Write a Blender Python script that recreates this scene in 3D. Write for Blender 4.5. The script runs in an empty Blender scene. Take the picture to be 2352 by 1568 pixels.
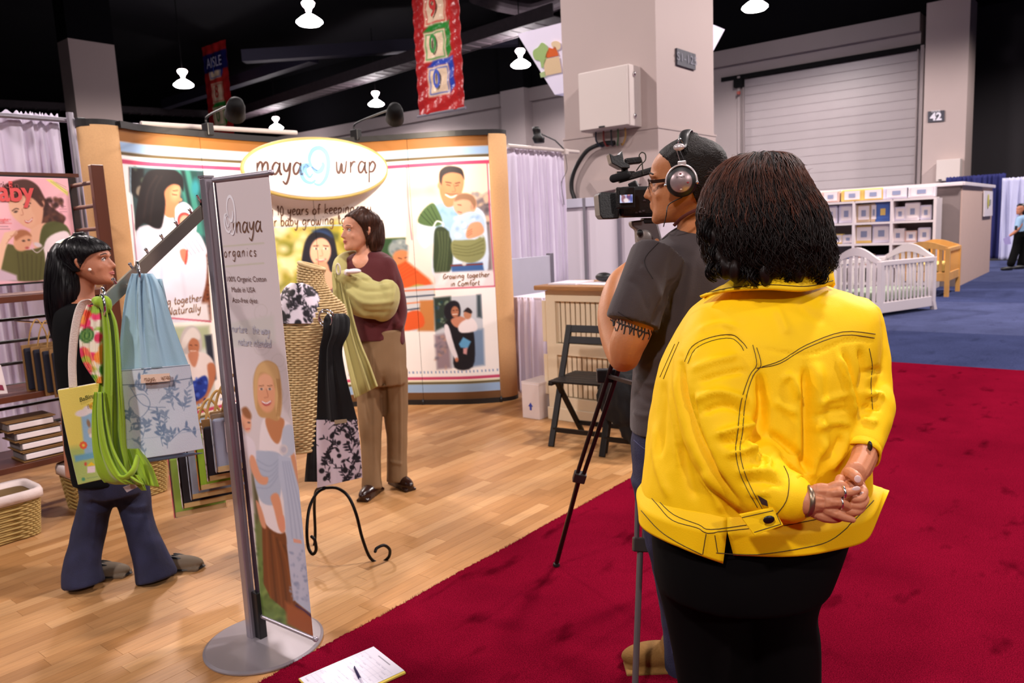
import bpy, bmesh, math, random
import numpy as np
from mathutils import Vector, Matrix
from mathutils.bvhtree import BVHTree

random.seed(7)
RNG = np.random.RandomState(7)
S = bpy.context.scene
COL = S.collection

# ------------------------------------------------------------------ camera
FPX, CAMH = 1750.0, 1.48
PITCH, ROLL, YAW = math.atan(FPX/12030.0), math.radians(2.7), math.radians(39.3)
A = lambda *v: np.array(v, float)
FWD = A(math.cos(YAW)*math.cos(PITCH), math.sin(YAW)*math.cos(PITCH), -math.sin(PITCH))
_r = A(math.sin(YAW), -math.cos(YAW), 0); _u = np.cross(_r, FWD)
RGT = _r*math.cos(ROLL) - _u*math.sin(ROLL)
UPV = _u*math.cos(ROLL) + _r*math.sin(ROLL)
EYE = A(0, 0, CAMH)
UP = A(0, 0, 1)
RH = _r.copy()                                   # horizontal, to the right of the view
TC = -A(math.cos(YAW), math.sin(YAW), 0)         # horizontal, towards the photographer
cam = bpy.data.cameras.new('camera'); camo = bpy.data.objects.new('camera', cam); COL.objects.link(camo)
cam.sensor_width = 36.0; cam.lens = FPX/2352.0*36.0; cam.clip_end = 200; cam.clip_start = 0.05
camo.matrix_world = Matrix(((RGT[0], UPV[0], -FWD[0], 0), (RGT[1], UPV[1], -FWD[1], 0), (RGT[2], UPV[2], -FWD[2], CAMH), (0, 0, 0, 1)))
cam.dof.use_dof = True; cam.dof.focus_distance = 1.9; cam.dof.aperture_fstop = 6.0
S.camera = camo

# measuring helpers: a direction through the lens met with a plane of the room
def ray(x, y): return FWD + RGT*(x-1176)/FPX - UPV*(y-784)/FPX
def P(x, y, d): return EYE + ray(x, y)*d
def PZ(x, y, z): r = ray(x, y); return EYE + r*(z-CAMH)/r[2]
def PX(x, y, X): r = ray(x, y); return EYE + r*X/r[0]
def PY(x, y, Y): r = ray(x, y); return EYE + r*Y/r[1]
def proj(V):
    V = np.atleast_2d(V) - EYE; d = V@FWD
    return 1176 + FPX*(V@RGT)/d, 784 - FPX*(V@UPV)/d, d

# ------------------------------------------------------------------ world, exposure
w = bpy.data.worlds.new('hall_air'); S.world = w; w.use_nodes = True
w.node_tree.nodes['Background'].inputs[0].default_value = (0.95, 0.86, 0.95, 1)
w.node_tree.nodes['Background'].inputs[1].default_value = 0.065
S.view_settings.view_transform = 'Standard'; S.view_settings.look = 'None'
S.view_settings.gamma = 1.0; S.view_settings.use_curve_mapping = False
S.view_settings.exposure = 0.62

def lamp(name, kind, loc, power, color=(1, 1, 1), size=0.25, aim=None, spot=None, blend=0.5, parent=None):
    l = bpy.data.lights.new(name, kind); l.energy = power; l.color = color
    if kind == 'AREA': l.size = size; l.shape = 'DISK'
    else: l.shadow_soft_size = size
    if kind == 'SPOT': l.spot_size = spot; l.spot_blend = blend
    o = bpy.data.objects.new(name, l); COL.objects.link(o)
    if aim is not None:
        q = Vector(A(*aim)-A(*loc)).to_track_quat('-Z', 'Y'); o.rotation_mode = 'QUATERNION'; o.rotation_quaternion = q
    o.location = loc
    if parent is not None:
        o.parent = parent; o.location = A(*loc) - A(*parent.location)
    return o
LAMP_POWER = 1150.0
BOOTH_POWER = 55.0
# the hall's high lamps hang on a 9.3 m grid; the fixtures are built further down around these lights
HALL_LAMPS = [(14.2, 18.5), (23.6, 18.3), (23.2, 9.0), (25.0, 27.9), (15.6, 28.1), (25.6, 37.0),
              (4.9, -0.3), (4.9, 9.2), (14.2, -0.3), (14.2, 9.2), (4.9, 18.5), (-4.4, 0.0), (-4.4, 9.2), (-4.4, -9.5), (4.9, -9.5), (23.5, -0.5)]
for i, (x, y) in enumerate(HALL_LAMPS):
    lamp('high_bay_light', 'SPOT', (x, y, 7.45), LAMP_POWER*(1.1 if x > 20 else 1.85 if x > 12 else .95), (1.0, 0.90, 0.88), 0.3, (x, y, 0), math.radians(165), 0.35)

# ------------------------------------------------------------------ materials
MATS = {}
def s2l(c):
    c = np.asarray(c, float)/255.0
    return np.where(c <= 0.04045, c/12.92, ((c+0.055)/1.055)**2.4)
def hexc(r, g, b): v = s2l((r, g, b)); return (v[0], v[1], v[2], 1)
def mat(name, rgb, rough=0.6, metal=0.0, bump=0.0, bscale=60.0, var=0.0, vscale=8.0, sheen=0.0, spec=0.5, emit=0.0, trans=0.0, alpha=1.0, coat=0.0, stretch=None, attr=None, bdist=0.01):
    """one procedural material: noise varies the colour a little and gives the fine relief"""
    if name in MATS: return MATS[name]
    m = bpy.data.materials.new(name); m.use_nodes = True; nt = m.node_tree; b = nt.nodes['Principled BSDF']
    I = b.inputs
    col = hexc(*rgb)
    I['Base Color'].default_value = col; I['Roughness'].default_value = rough; I['Metallic'].default_value = metal
    I['Specular IOR Level'].default_value = spec
    I['Sheen Weight'].default_value = sheen; I['Coat Weight'].default_value = coat
    I['Transmission Weight'].default_value = trans; I['Alpha'].default_value = alpha
    if emit: I['Emission Color'].default_value = col; I['Emission Strength'].default_value = emit
    tc = nt.nodes.new('ShaderNodeTexCoord'); src = tc.outputs['Object']
    if stretch:
        mp = nt.nodes.new('ShaderNodeMapping'); mp.inputs['Scale'].default_value = stretch
        nt.links.new(src, mp.inputs[0]); src = mp.outputs[0]
    base = None
    if attr:
        at = nt.nodes.new('ShaderNodeAttribute'); at.attribute_name = attr; base = at.outputs['Color']
        nt.links.new(base, I['Base Color'])
    if var > 0:
        n = nt.nodes.new('ShaderNodeTexNoise'); n.inputs['Scale'].default_value = vscale; n.inputs['Detail'].default_value = 4
        nt.links.new(src, n.inputs['Vector'])
        mr = nt.nodes.new('ShaderNodeMapRange'); mr.inputs[1].default_value = 0.3; mr.inputs[2].default_value = 0.7
        mr.inputs[3].default_value = 1-var; mr.inputs[4].default_value = 1+var
        nt.links.new(n.outputs[0], mr.inputs[0])
        mx = nt.nodes.new('ShaderNodeVectorMath'); mx.operation = 'SCALE'
        if base is not None: nt.links.new(base, mx.inputs[0])
        else: mx.inputs[0].default_value = col[:3]
        nt.links.new(mr.outputs[0], mx.inputs['Scale']); nt.links.new(mx.outputs[0], I['Base Color'])
    if bump > 0:
        n = nt.nodes.new('ShaderNodeTexNoise'); n.inputs['Scale'].default_value = bscale; n.inputs['Detail'].default_value = 3
        nt.links.new(src, n.inputs['Vector'])
        bp = nt.nodes.new('ShaderNodeBump'); bp.inputs['Strength'].default_value = bump; bp.inputs['Distance'].default_value = bdist
        nt.links.new(n.outputs[0], bp.inputs['Height']); nt.links.new(bp.outputs[0], I['Normal'])
    MATS[name] = m
    return m

# ------------------------------------------------------------------ mesh helpers
def nrm(v):
    v = np.asarray(v, float); n = np.linalg.norm(v); return v/n if n > 1e-12 else v
def spline(pts, n, closed=False):
    """Catmull-Rom through rows of pts (any number of columns), n samples per span"""
    p = np.asarray(pts, float); k = len(p)
    if k < 3 and not closed:
        t = np.linspace(0, 1, n+1)[:, None]; return p[0]*(1-t)+p[1]*t
    out = []
    for i in range(k if closed else k-1):
        if closed: a, b, c, d = p[(i-1) % k], p[i], p[(i+1) % k], p[(i+2) % k]
        else: a, b, c, d = p[max(i-1, 0)], p[i], p[i+1], p[min(i+2, k-1)]
        for t in np.arange(n)/n:
            out.append(0.5*((2*b)+(-a+c)*t+(2*a-5*b+4*c-d)*t*t+(-a+3*b-3*c+d)*t**3))
    if not closed: out.append(p[-1])
    return np.array(out)

class MB:
    """collects shapes in world coordinates; build() links them as one mesh object"""
    def __init__(self): self.v = []; self.f = []; self.n = 0; self.mi = []; self.cur = 0
    def add(self, verts, faces):
        verts = np.asarray(verts, float); self.v.append(verts)
        for f in faces: self.f.append(tuple(int(i)+self.n for i in f)); self.mi.append(self.cur)
        self.n += len(verts); return self
    def box(self, c, s, ax=None):
        c = A(*c); h = A(*s)/2
        X, Y, Z = ax if ax is not None else (A(1, 0, 0), A(0, 1, 0), A(0, 0, 1))
        vs = [c+X*h[0]*i+Y*h[1]*j+Z*h[2]*k for i in (-1, 1) for j in (-1, 1) for k in (-1, 1)]
        return self.add(vs, [(0, 1, 3, 2), (4, 6, 7, 5), (0, 4, 5, 1), (2, 3, 7, 6), (0, 2, 6, 4), (1, 5, 7, 3)])
    def bar(self, a, b, w, t, side=None):
        a, b = A(*a), A(*b); d = nrm(b-a); s = side if side is not None else UP
        u = nrm(np.cross(d, s)) if abs(d@nrm(s)) < 0.99 else nrm(np.cross(d, A(1, 0, 0))); v = np.cross(u, d)
        return self.box((a+b)/2, (np.linalg.norm(b-a), w, t), (d, u, v))
    def tube(self, pts, r, n=10, flat=1.0, side=None, closed=False, cap=True, round_ends=False, power=1.0):
        p = np.asarray(pts, float); k = len(p); r = np.ones(k)*r if np.isscalar(r) else np.asarray(r, float)
        fl = np.ones(k)*flat if np.isscalar(flat) else np.asarray(flat, float)
        if round_ends:
            d0 = nrm(p[0]-p[1]); d1 = nrm(p[-1]-p[-2]); q = [(0.95, .3), (0.75, .66), (0.4, .92)]
            p = np.vstack([[p[0]+d0*r[0]*a for a, _ in q], p, [p[-1]+d1*r[-1]*a for a, _ in q[::-1]]])
            r = np.concatenate([[r[0]*b for _, b in q], r, [r[-1]*b for _, b in q[::-1]]])
            fl = np.concatenate([[fl[0]]*3, fl, [fl[-1]]*3]); k = len(p)
        if closed: T = np.roll(p, -1, 0)-np.roll(p, 1, 0)
        else: T = np.gradient(p, axis=0)
        s = A(*side) if side is not None else (UP if abs(nrm(T[0])@UP) < 0.9 else A(1, 0, 0))
        rings = []; N = None
        for i in range(k):
            t = nrm(T[i])
            if side is not None or N is None: u = s - t*(s@t)
            else: u = N - t*(N@t)
            u = nrm(u); N = u; v = np.cross(t, u)
            a = np.arange(n)*2*math.pi/n
            ca, sa = np.cos(a), np.sin(a)
            if power != 1.0: ca = np.sign(ca)*abs(ca)**power; sa = np.sign(sa)*abs(sa)**power
            rings.append(p[i]+np.outer(ca, u)*r[i]+np.outer(sa, v)*r[i]*fl[i])
        V = np.vstack(rings); F = []
        for i in range(k if closed else k-1):
            j = (i+1) % k
            for m in range(n):
                q = (m+1) % n; F.append((i*n+m, i*n+q, j*n+q, j*n+m))
        if not closed and cap:
            F.append(tuple(range(n))[::-1]); F.append(tuple((k-1)*n+m for m in range(n)))
        return self.add(V, F)
    def loft(self, rings, caps=True):
        """rings: list of equally long loops of points"""
        n = len(rings[0]); V = np.vstack(rings); F = []
        for i in range(len(rings)-1):
            for m in range(n):
                q = (m+1) % n; F.append((i*n+m, i*n+q, (i+1)*n+q, (i+1)*n+m))
        if caps: F.append(tuple(range(n))[::-1]); F.append(tuple((len(rings)-1)*n+m for m in range(n)))
        return self.add(V, F)
    def grid(self, G):
        """G: (a,b,3) array"""
        a, b = G.shape[:2]
        F = [(i*b+j, (i+1)*b+j, (i+1)*b+j+1, i*b+j+1) for i in range(a-1) for j in range(b-1)]
        return self.add(G.reshape(-1, 3), F)
    def ell(self, c, r, ax=None, nu=20, nv=12):
        X, Y, Z = ax if ax is not None else (A(1, 0, 0), A(0, 1, 0), A(0, 0, 1)); c = A(*c)
        r = (r, r, r) if np.isscalar(r) else r
        rings = []
        for j in range(1, nv):
            t = math.pi*j/nv
            rings.append([c+X*r[0]*math.sin(t)*math.cos(a)+Y*r[1]*math.sin(t)*math.sin(a)-Z*r[2]*math.cos(t) for a in np.arange(nu)*2*math.pi/nu])
        V = np.vstack(rings+[[c-Z*r[2]], [c+Z*r[2]]]); F = []; k = nv-1
        for i in range(k-1):
            for m in range(nu): q = (m+1) % nu; F.append((i*nu+m, i*nu+q, (i+1)*nu+q, (i+1)*nu+m))
        for m in range(nu): q = (m+1) % nu; F.append((k*nu, q, m)); F.append((k*nu+1, (k-1)*nu+m, (k-1)*nu+q))
        return self.add(V, F)
    def lathe(self, c, prof, n=24, ax=None):
        X, Y, Z = ax if ax is not None else (A(1, 0, 0), A(0, 1, 0), A(0, 0, 1)); c = A(*c)
        return self.loft([[c+X*r*math.cos(a)+Y*r*math.sin(a)+Z*z for a in np.arange(n)*2*math.pi/n] for r, z in prof])
    def prism(self, poly, dvec):
        """poly: loop of 3D points; extruded by dvec"""
        p = np.asarray(poly, float); n = len(p); V = np.vstack([p, p+A(*dvec)])
        return self.add(V, [tuple(range(n))[::-1], tuple(n+i for i in range(n))]+[(i, (i+1) % n, n+(i+1) % n, n+i) for i in range(n)])
    def build(self, name, m, parent=None, bevel=0.0, smooth=False, solid=0.0, origin=None, subsurf=0, voxel=0.0, relax=0, sculpt=None, **tags):
        V = np.vstack(self.v); org = A(0, 0, 0)
        if parent is not None:
            org = A(*parent['_w']) if '_w' in parent else A(*parent.location)
        elif origin == 'base': lo, hi = V.min(0), V.max(0); org = A((lo[0]+hi[0])/2, (lo[1]+hi[1])/2, lo[2])
        elif origin is not None: org = A(*origin)
        me = bpy.data.meshes.new(name)
        if voxel:
            tm = bpy.data.meshes.new('tmp'); tm.from_pydata(V.tolist(), [], self.f); bm = bmesh.new(); bm.from_mesh(tm)
            bmesh.ops.recalc_face_normals(bm, faces=bm.faces); bm.to_mesh(tm); bm.free()
            to = bpy.data.objects.new('tmp', tm); COL.objects.link(to)
            md = to.modifiers.new('r', 'REMESH'); md.mode = 'VOXEL'; md.voxel_size = voxel
            if relax: sm = to.modifiers.new('s', 'SMOOTH'); sm.iterations = relax; sm.factor = 0.5
            dg = bpy.context.evaluated_depsgraph_get(); ev = to.evaluated_get(dg)
            me = bpy.data.meshes.new_from_object(ev); me.name = name
            bpy.data.objects.remove(to); bpy.data.meshes.remove(tm)
            co = np.empty(len(me.vertices)*3, np.float32); me.vertices.foreach_get('co', co); V = co.reshape(-1, 3).astype(float)
            if sculpt is not None:
                no = np.empty(len(me.vertices)*3, np.float32); me.vertices.foreach_get('normal', no)
                V = sculpt(V, no.reshape(-1, 3).astype(float))
            V2 = V - org
            me.vertices.foreach_set('co', V2.astype(np.float32).ravel()); me.update()
        else:
            me.from_pydata((V-org).tolist(), [], self.f); me.update()
        ms = m if isinstance(m, (list, tuple)) else [m]
        me.materials.clear()
        for x in ms: me.materials.append(x)
        if len(ms) > 1 and not voxel: me.polygons.foreach_set('material_index', self.mi)
        if smooth or voxel: me.polygons.foreach_set('use_smooth', [True]*len(me.polygons))
        o = bpy.data.objects.new(name, me); COL.objects.link(o)
        if parent is not None: o.parent = parent; o['_w'] = list(org)
        else: o.location = org
        if solid: md = o.modifiers.new('thick', 'SOLIDIFY'); md.thickness = abs(solid); md.offset = 0 if solid > 0 else -1
        if bevel: md = o.modifiers.new('bevel', 'BEVEL'); md.width = bevel; md.segments = 2; md.limit_method = 'ANGLE'; md.angle_limit = math.radians(40)
        if subsurf: md = o.modifiers.new('sub', 'SUBSURF'); md.levels = md.render_levels = subsurf
        for k, x in tags.items(): o[k] = x
        o['_bv'] = 0
        return o

def thing(name, label, cat, loc, group=None):
    o = bpy.data.objects.new(name, None); COL.objects.link(o); o.location = A(*loc); o.empty_display_size = 0.1
    o['_w'] = list(A(*loc)); o['label'] = label; o['category'] = cat
    if group: o['group'] = group
    return o
def world_bvh(o):
    """surface of a freshly built mesh in world coordinates, for laying seams and straps on it"""
    me = o.data; org = A(*o['_w']) if '_w' in o else A(*o.location)
    co = np.empty(len(me.vertices)*3, np.float32); me.vertices.foreach_get('co', co); co = co.reshape(-1, 3)+org
    return BVHTree.FromPolygons([Vector(c) for c in co], [tuple(p.vertices) for p in me.polygons])
def on_surface(bvh, pts, off=0.0008, step=6.0, dmax=None):
    """carry a drawn line onto a surface: densify, then meet the surface along the line of sight"""
    p = np.asarray(pts, float); out = []
    for i in range(len(p)-1):
        n = max(1, int(np.linalg.norm(p[i+1]-p[i])/step))
        for t in np.arange(n)/n: out.append(p[i]*(1-t)+p[i+1]*t)
    out.append(p[-1]); res = []
    for x, y in out:
        r = nrm(ray(x, y)); h = bvh.ray_cast(Vector(EYE), Vector(r))
        if h[0] is None: continue
        q = A(*h[0]); nn = A(*h[1])
        if nn@r > 0: nn = -nn
        res.append((q+nn*off, nn))
    return res
def seam(bvh, pts, width=0.0011, mb=None, off=0.0007, smooth=4, lift=None):
    """a thread line lying on a surface"""
    pts = spline(pts, smooth) if len(pts) > 2 else pts
    s = on_surface(bvh, pts, off)
    mb = mb or MB()
    run = []
    for q, nn in s:
        if run and np.linalg.norm(run[-1]-q) > 0.05:
            if len(run) > 1: mb.tube(np.array(run), width, 5)
            run = []
        run.append(q)
    if len(run) > 1: mb.tube(np.array(run), width, 5)
    return mb

def ridges(specs):
    """returns a sculpt function: folds given as lines on the cloth (width in px, height in m, + out / - in)"""
    def f(V, N):
        x, y, d = proj(V); face = np.clip(-(N@FWD)*3, 0, 1); disp = np.zeros(len(V))
        for pts, wd, h in specs:
            q = spline(pts, 4) if len(pts) > 2 else np.asarray(pts, float)
            lo = q.min(0)-3*wd; hi = q.max(0)+3*wd
            I = np.where((x > lo[0]) & (x < hi[0]) & (y > lo[1]) & (y < hi[1]))[0]
            if len(I) == 0: continue
            X, Y = x[I], y[I]; best = np.full(len(I), 1e9); tt = np.zeros(len(I)); L = len(q)-1
            for i in range(L):
                ax, ay = q[i]; bx, by = q[i+1]; dx, dy = bx-ax, by-ay; l2 = dx*dx+dy*dy+1e-9
                t = np.clip(((X-ax)*dx+(Y-ay)*dy)/l2, 0, 1); dd = (X-ax-t*dx)**2+(Y-ay-t*dy)**2
                m = dd < best; best[m] = dd[m]; tt[m] = (i+t[m])/L
            taper = np.clip(np.minimum(tt, 1-tt)*5, 0.15, 1)
            disp[I] += h*np.exp(-best/(2*(wd*0.5)**2))*taper
        return V + N*(disp*face)[:, None]
    return f
def cloth_noise(amp, scale, seed=0, stretch=(1, 1, 1)):
    from mathutils import noise as mn
    def f(V, N):
        st = A(*stretch)*scale; dd = np.array([mn.noise(Vector(v*st+seed*7.3)) for v in V])
        return V + N*(dd*amp)[:, None]
    return f
def chain(*fs):
    def f(V, N):
        for g in fs: V = g(V, N)
        return V
    return f

# ------------------------------------------------------------------ flat print: colours carried by a fine grid
class Paint:
    """print on a surface: each grid point knows where it lies on the artwork"""
    def __init__(s, x, y, base): s.x, s.y = x.ravel(), y.ravel(); s.c = np.tile(np.asarray(base, float), (len(s.x), 1))
    def _mix(s, I, a, col):
        a = np.clip(a, 0, 1)[:, None]; s.c[I] = s.c[I]*(1-a)+np.asarray(col, float)*a
    def poly(s, pts, col, soft=1.6, smooth=False, op=1.0):
        q = spline(pts, 4, True) if smooth else np.asarray(pts, float)
        lo, hi = q.min(0)-3*soft, q.max(0)+3*soft
        I = np.where((s.x > lo[0]) & (s.x < hi[0]) & (s.y > lo[1]) & (s.y < hi[1]))[0]
        if len(I) == 0: return s
        X, Y = s.x[I], s.y[I]; best = np.full(len(I), 1e9); ins = np.zeros(len(I), bool); n = len(q)
        for i in range(n):
            ax, ay = q[i]; bx, by = q[(i+1) % n]; dx, dy = bx-ax, by-ay; l2 = dx*dx+dy*dy+1e-9
            t = np.clip(((X-ax)*dx+(Y-ay)*dy)/l2, 0, 1); best = np.minimum(best, (X-ax-t*dx)**2+(Y-ay-t*dy)**2)
            c = ((ay > Y) != (by > Y)) & (X < dx*(Y-ay)/(dy+1e-12)+ax); ins ^= c
        sd = np.sqrt(best)*np.where(ins, 1, -1); s._mix(I, (0.5+sd/(2*soft))*op, col); return s
    def ell(s, cx, cy, rx, ry, col, ang=0, soft=1.6, op=1.0):
        a = math.radians(ang); X, Y = s.x-cx, s.y-cy; u = X*math.cos(a)+Y*math.sin(a); v = -X*math.sin(a)+Y*math.cos(a)
        r = np.sqrt((u/rx)**2+(v/ry)**2); sd = (1-r)*min(rx, ry); I = np.where(sd > -3*soft)[0]
        s._mix(I, (0.5+sd[I]/(2*soft))*op, col); return s
    def line(s, pts, wd, col, soft=1.2, smooth=True, op=1.0):
        q = spline(pts, 5) if smooth and len(pts) > 2 else np.asarray(pts, float)
        lo, hi = q.min(0)-wd-3*soft, q.max(0)+wd+3*soft
        I = np.where((s.x > lo[0]) & (s.x < hi[0]) & (s.y > lo[1]) & (s.y < hi[1]))[0]
        if len(I) == 0: return s
        X, Y = s.x[I], s.y[I]; best = np.full(len(I), 1e9)
        for i in range(len(q)-1):
            ax, ay = q[i]; bx, by = q[i+1]; dx, dy = bx-ax, by-ay; l2 = dx*dx+dy*dy+1e-9
            t = np.clip(((X-ax)*dx+(Y-ay)*dy)/l2, 0, 1); best = np.minimum(best, (X-ax-t*dx)**2+(Y-ay-t*dy)**2)
        s._mix(I, (0.5+(wd/2-np.sqrt(best))/(2*soft))*op, col); return s
    def speck(s, box, cols, n, r0, r1, seed=1, soft=2, op=0.8):
        R = random.Random(seed)
        for _ in range(n):
            s.ell(R.uniform(box[0], box[2]), R.uniform(box[1], box[3]), R.uniform(r0, r1), R.uniform(r0, r1), R.choice(cols), R.uniform(0, 180), soft, op)
        return s
def printed(name, G, paint_fn, m, parent, base=(240, 235, 235), coords=None, **kw):
    """G (a,b,3) grid of the printed surface; paint_fn draws on it"""
    mb = MB(); mb.grid(G); o = mb.build(name, m, parent, smooth=True, **kw)
    if coords is None: x, y, _ = proj(G.reshape(-1, 3))
    else: x, y = coords
    p = Paint(x, y, base); paint_fn(p)
    at = o.data.color_attributes.new('print', 'FLOAT_COLOR', 'POINT')
    c = np.ones((len(p.x), 4), np.float32); c[:, :3] = s2l(np.clip(p.c, 0, 255)); at.data.foreach_set('color', c.ravel())
    return o
M_PRINT = mat('printed_paper', (255, 255, 255), 0.45, attr='print')
M_PRINTCLOTH = mat('printed_cloth', (255, 255, 255), 0.8, attr='print', bump=0.15, bscale=300)

# ------------------------------------------------------------------ lettering
def block_text(body, place, size, m, name, parent, align='CENTER', bold=0.0, shear=0.0, mb=None, condense=1.0):
    """plain letters; place(x, y) gives the 3D point for a point of the line of text"""
    cu = bpy.data.curves.new('t', 'FONT'); cu.body = body; cu.size = size; cu.align_x = align; cu.offset = bold; cu.shear = shear; cu.resolution_u = 3
    o = bpy.data.objects.new('t', cu); COL.objects.link(o)
    me = bpy.data.meshes.new_from_object(o.evaluated_get(bpy.context.evaluated_depsgraph_get()))
    v = [place(q.co.x*condense, q.co.y) for q in me.vertices]; f = [tuple(p.vertices) for p in me.polygons]
    bpy.data.objects.remove(o); bpy.data.curves.remove(cu); bpy.data.meshes.remove(me)
    own = mb is None; mb = mb or MB(); mb.add(v, f)
    return mb.build(name, m, parent) if own else mb
HW = {  # a thin handwritten alphabet, x-height 1
 'a': (1.0, [[(.75, .8), (.4, .95), (.1, .55), (.2, .08), (.5, .1), (.78, .6), (.85, .95)], [(.85, .95), (.8, .4), (.95, .0), (1.05, .1)]]),
 'b': (.95, [[(.15, 1.7), (.12, .8), (.15, .05)], [(.15, .6), (.5, .95), (.8, .6), (.6, .1), (.15, .05)]]),
 'c': (.8, [[(.75, .8), (.4, .95), (.12, .5), (.3, .05), (.75, .15)]]),
 'd': (1.0, [[(.75, .7), (.4, .9), (.1, .5), (.25, .05), (.75, .3)], [(.85, 1.7), (.8, .7), (.9, 0)]]),
 'e': (.85, [[(.15, .45), (.7, .6), (.6, .95), (.25, .85), (.1, .4), (.35, .02), (.8, .2)]]),
 'f': (.75, [[(.75, 1.55), (.45, 1.65), (.35, 1.1), (.35, 0)], [(.05, .85), (.7, .9)]]),
 'g': (.95, [[(.75, .8), (.4, .95), (.1, .55), (.3, .1), (.75, .5)], [(.82, .95), (.8, -.2), (.5, -.75), (.1, -.5)]]),
 'h': (.95, [[(.15, 1.7), (.12, .8), (.12, 0)], [(.12, .5), (.45, .9), (.75, .7), (.8, 0)]]),
 'i': (.4, [[(.2, .9), (.18, 0)], [(.24, 1.3), (.25, 1.36)]]),
 'k': (.85, [[(.15, 1.7), (.12, 0)], [(.75, .9), (.15, .45), (.8, 0)]]),
 'l': (.4, [[(.22, 1.7), (.18, .2), (.32, 0)]]),
 'm': (1.45, [[(.1, .95), (.12, 0)], [(.12, .5), (.35, .95), (.6, .85), (.62, 0)], [(.62, .5), (.9, .95), (1.15, .85), (1.2, .2), (1.35, .0)]]),
 'n': (.95, [[(.1, .95), (.12, 0)], [(.12, .5), (.4, .95), (.7, .85), (.75, 0)]]),
 'o': (.9, [[(.45, .95), (.1, .6), (.2, .08), (.6, .02), (.82, .5), (.45, .95)]]),
 'p': (.95, [[(.12, .95), (.15, -.8)], [(.12, .5), (.45, .95), (.8, .65), (.55, .15), (.15, .1)]]),
 'r': (.75, [[(.12, .95), (.15, 0)], [(.15, .5), (.4, .9), (.7, .88)]]),
 's': (.75, [[(.65, .85), (.25, .9), (.25, .55), (.62, .35), (.5, .02), (.1, .08)]]),
 't': (.7, [[(.35, 1.5), (.3, .3), (.5, 0), (.65, .1)], [(.05, .95), (.65, 1.0)]]),
 'u': (.95, [[(.12, .95), (.12, .25), (.4, .0), (.72, .4), (.78, .95)], [(.78, .95), (.78, .2), (.9, 0)]]),
 'v': (.85, [[(.08, .95), (.35, 0), (.75, .95)]]),
 'w': (1.3, [[(.08, .95), (.15, .2), (.4, .02), (.62, .8), (.72, .1), (1.0, .1), (1.15, 1.0)]]),
 'y': (.95, [[(.12, .95), (.2, .4), (.5, .3), (.8, .95)], [(.85, .95), (.7, -.1), (.4, -.75), (.05, -.5)]]),
 '1': (.6, [[(.15, 1.1), (.4, 1.5), (.38, 0)]]), '0': (1.0, [[(.5, 1.5), (.12, .9), (.3, .05), (.7, .05), (.88, .8), (.5, 1.5)]]),
 'N': (1.2, [[(.15, 0), (.15, 1.5), (.9, .05), (1.0, 1.6)]]), 'C': (1.1, [[(1.0, 1.3), (.5, 1.55), (.12, .7), (.4, .02), (.95, .25)]]),
 'G': (1.1, [[(.95, 1.35), (.5, 1.5), (.12, .7), (.4, .02), (.9, .2), (.9, .65), (.55, .65)]]),
 '.': (.4, [[(.15, .02), (.2, .06)]]), ' ': (.6, [])}
def hand_text(body, place, size, wd, mb, gap=0.12, slant=0.12, cond=1.0):
    x = 0.0
    tot = sum(HW[c][0]+gap for c in body)
    for c in body:
        wch, st = HW[c]
        for s_ in st:
            q = spline(s_, 4) if len(s_) > 2 else np.asarray(s_, float)
            q = q+A(x, 0); q[:, 0] += q[:, 1]*slant; q *= size; q[:, 0] *= cond
            T = np.gradient(q, axis=0); T /= (np.linalg.norm(T, axis=1)[:, None]+1e-9); Nn = np.stack([-T[:, 1], T[:, 0]], 1)
            k = len(q); ww = wd*(0.65+0.5*np.sin(np.linspace(0.3, 2.9, k)))
            L = [place(*(a+b*c_/2)) for a, b, c_ in zip(q, Nn, ww)]; R_ = [place(*(a-b*c_/2)) for a, b, c_ in zip(q, Nn, ww)]
            mb.add(L+R_, [(i, i+1, k+i+1, k+i) for i in range(k-1)])
        x += wch+gap
    return tot*size
def quad_place(tl, tr, bl, off=0.0):
    """frame on a flat board from three of its corners: place(u, v) in metres from top left, v down"""
    tl, tr, bl = A(*tl), A(*tr), A(*bl); U = nrm(tr-tl); V = nrm(bl-tl); N = nrm(np.cross(U, V))
    if N@FWD > 0: N = -N
    return U, V, N
def board(corners, nu, nv):
    """grid over four corners tl,tr,br,bl"""
    tl, tr, br, bl = [A(*c) for c in corners]; u = np.linspace(0, 1, nu)[None, :, None]; v = np.linspace(0, 1, nv)[:, None, None]
    return (tl*(1-u)+tr*u)*(1-v)+(bl*(1-u)+br*u)*v
# ================================================================== THE HALL
M_CONC = mat('concrete', (70, 68, 74), 0.8, var=0.1)
M_BLACKPAINT = mat('black_ceiling_paint', (7, 6, 10), 0.9, spec=0.1)
M_WALL = mat('grey_wall_paint', (150, 138, 138), 0.75, bump=0.1, bscale=40, var=0.03, vscale=0.6)
M_COLUMN = mat('column_paint', (170, 152, 148), 0.7, bump=0.08, bscale=40, var=0.02, vscale=0.8)
M_DARKWALL = mat('charcoal_wall', (42, 38, 42), 0.9)
M_DOOR = mat('shutter_metal', (160, 150, 152), 0.42, var=0.02, vscale=2)
M_BLACK = mat('black_plastic', (14, 13, 15), 0.45)
M_BLACKM = mat('matt_black', (10, 9, 11), 0.85, spec=0.2)
M_WHITEP = mat('white_enamel', (198, 185, 180), 0.4)
M_ALU = mat('brushed_aluminium', (165, 158, 168), 0.38, metal=0.7, bump=0.05, bscale=200)
M_CHROME = mat('chrome', (215, 210, 215), 0.15, metal=1.0)
M_SIGN = mat('sign_grey', (58, 56, 66), 0.5)
M_LETTER = mat('white_letter', (215, 210, 220), 0.6)

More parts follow.
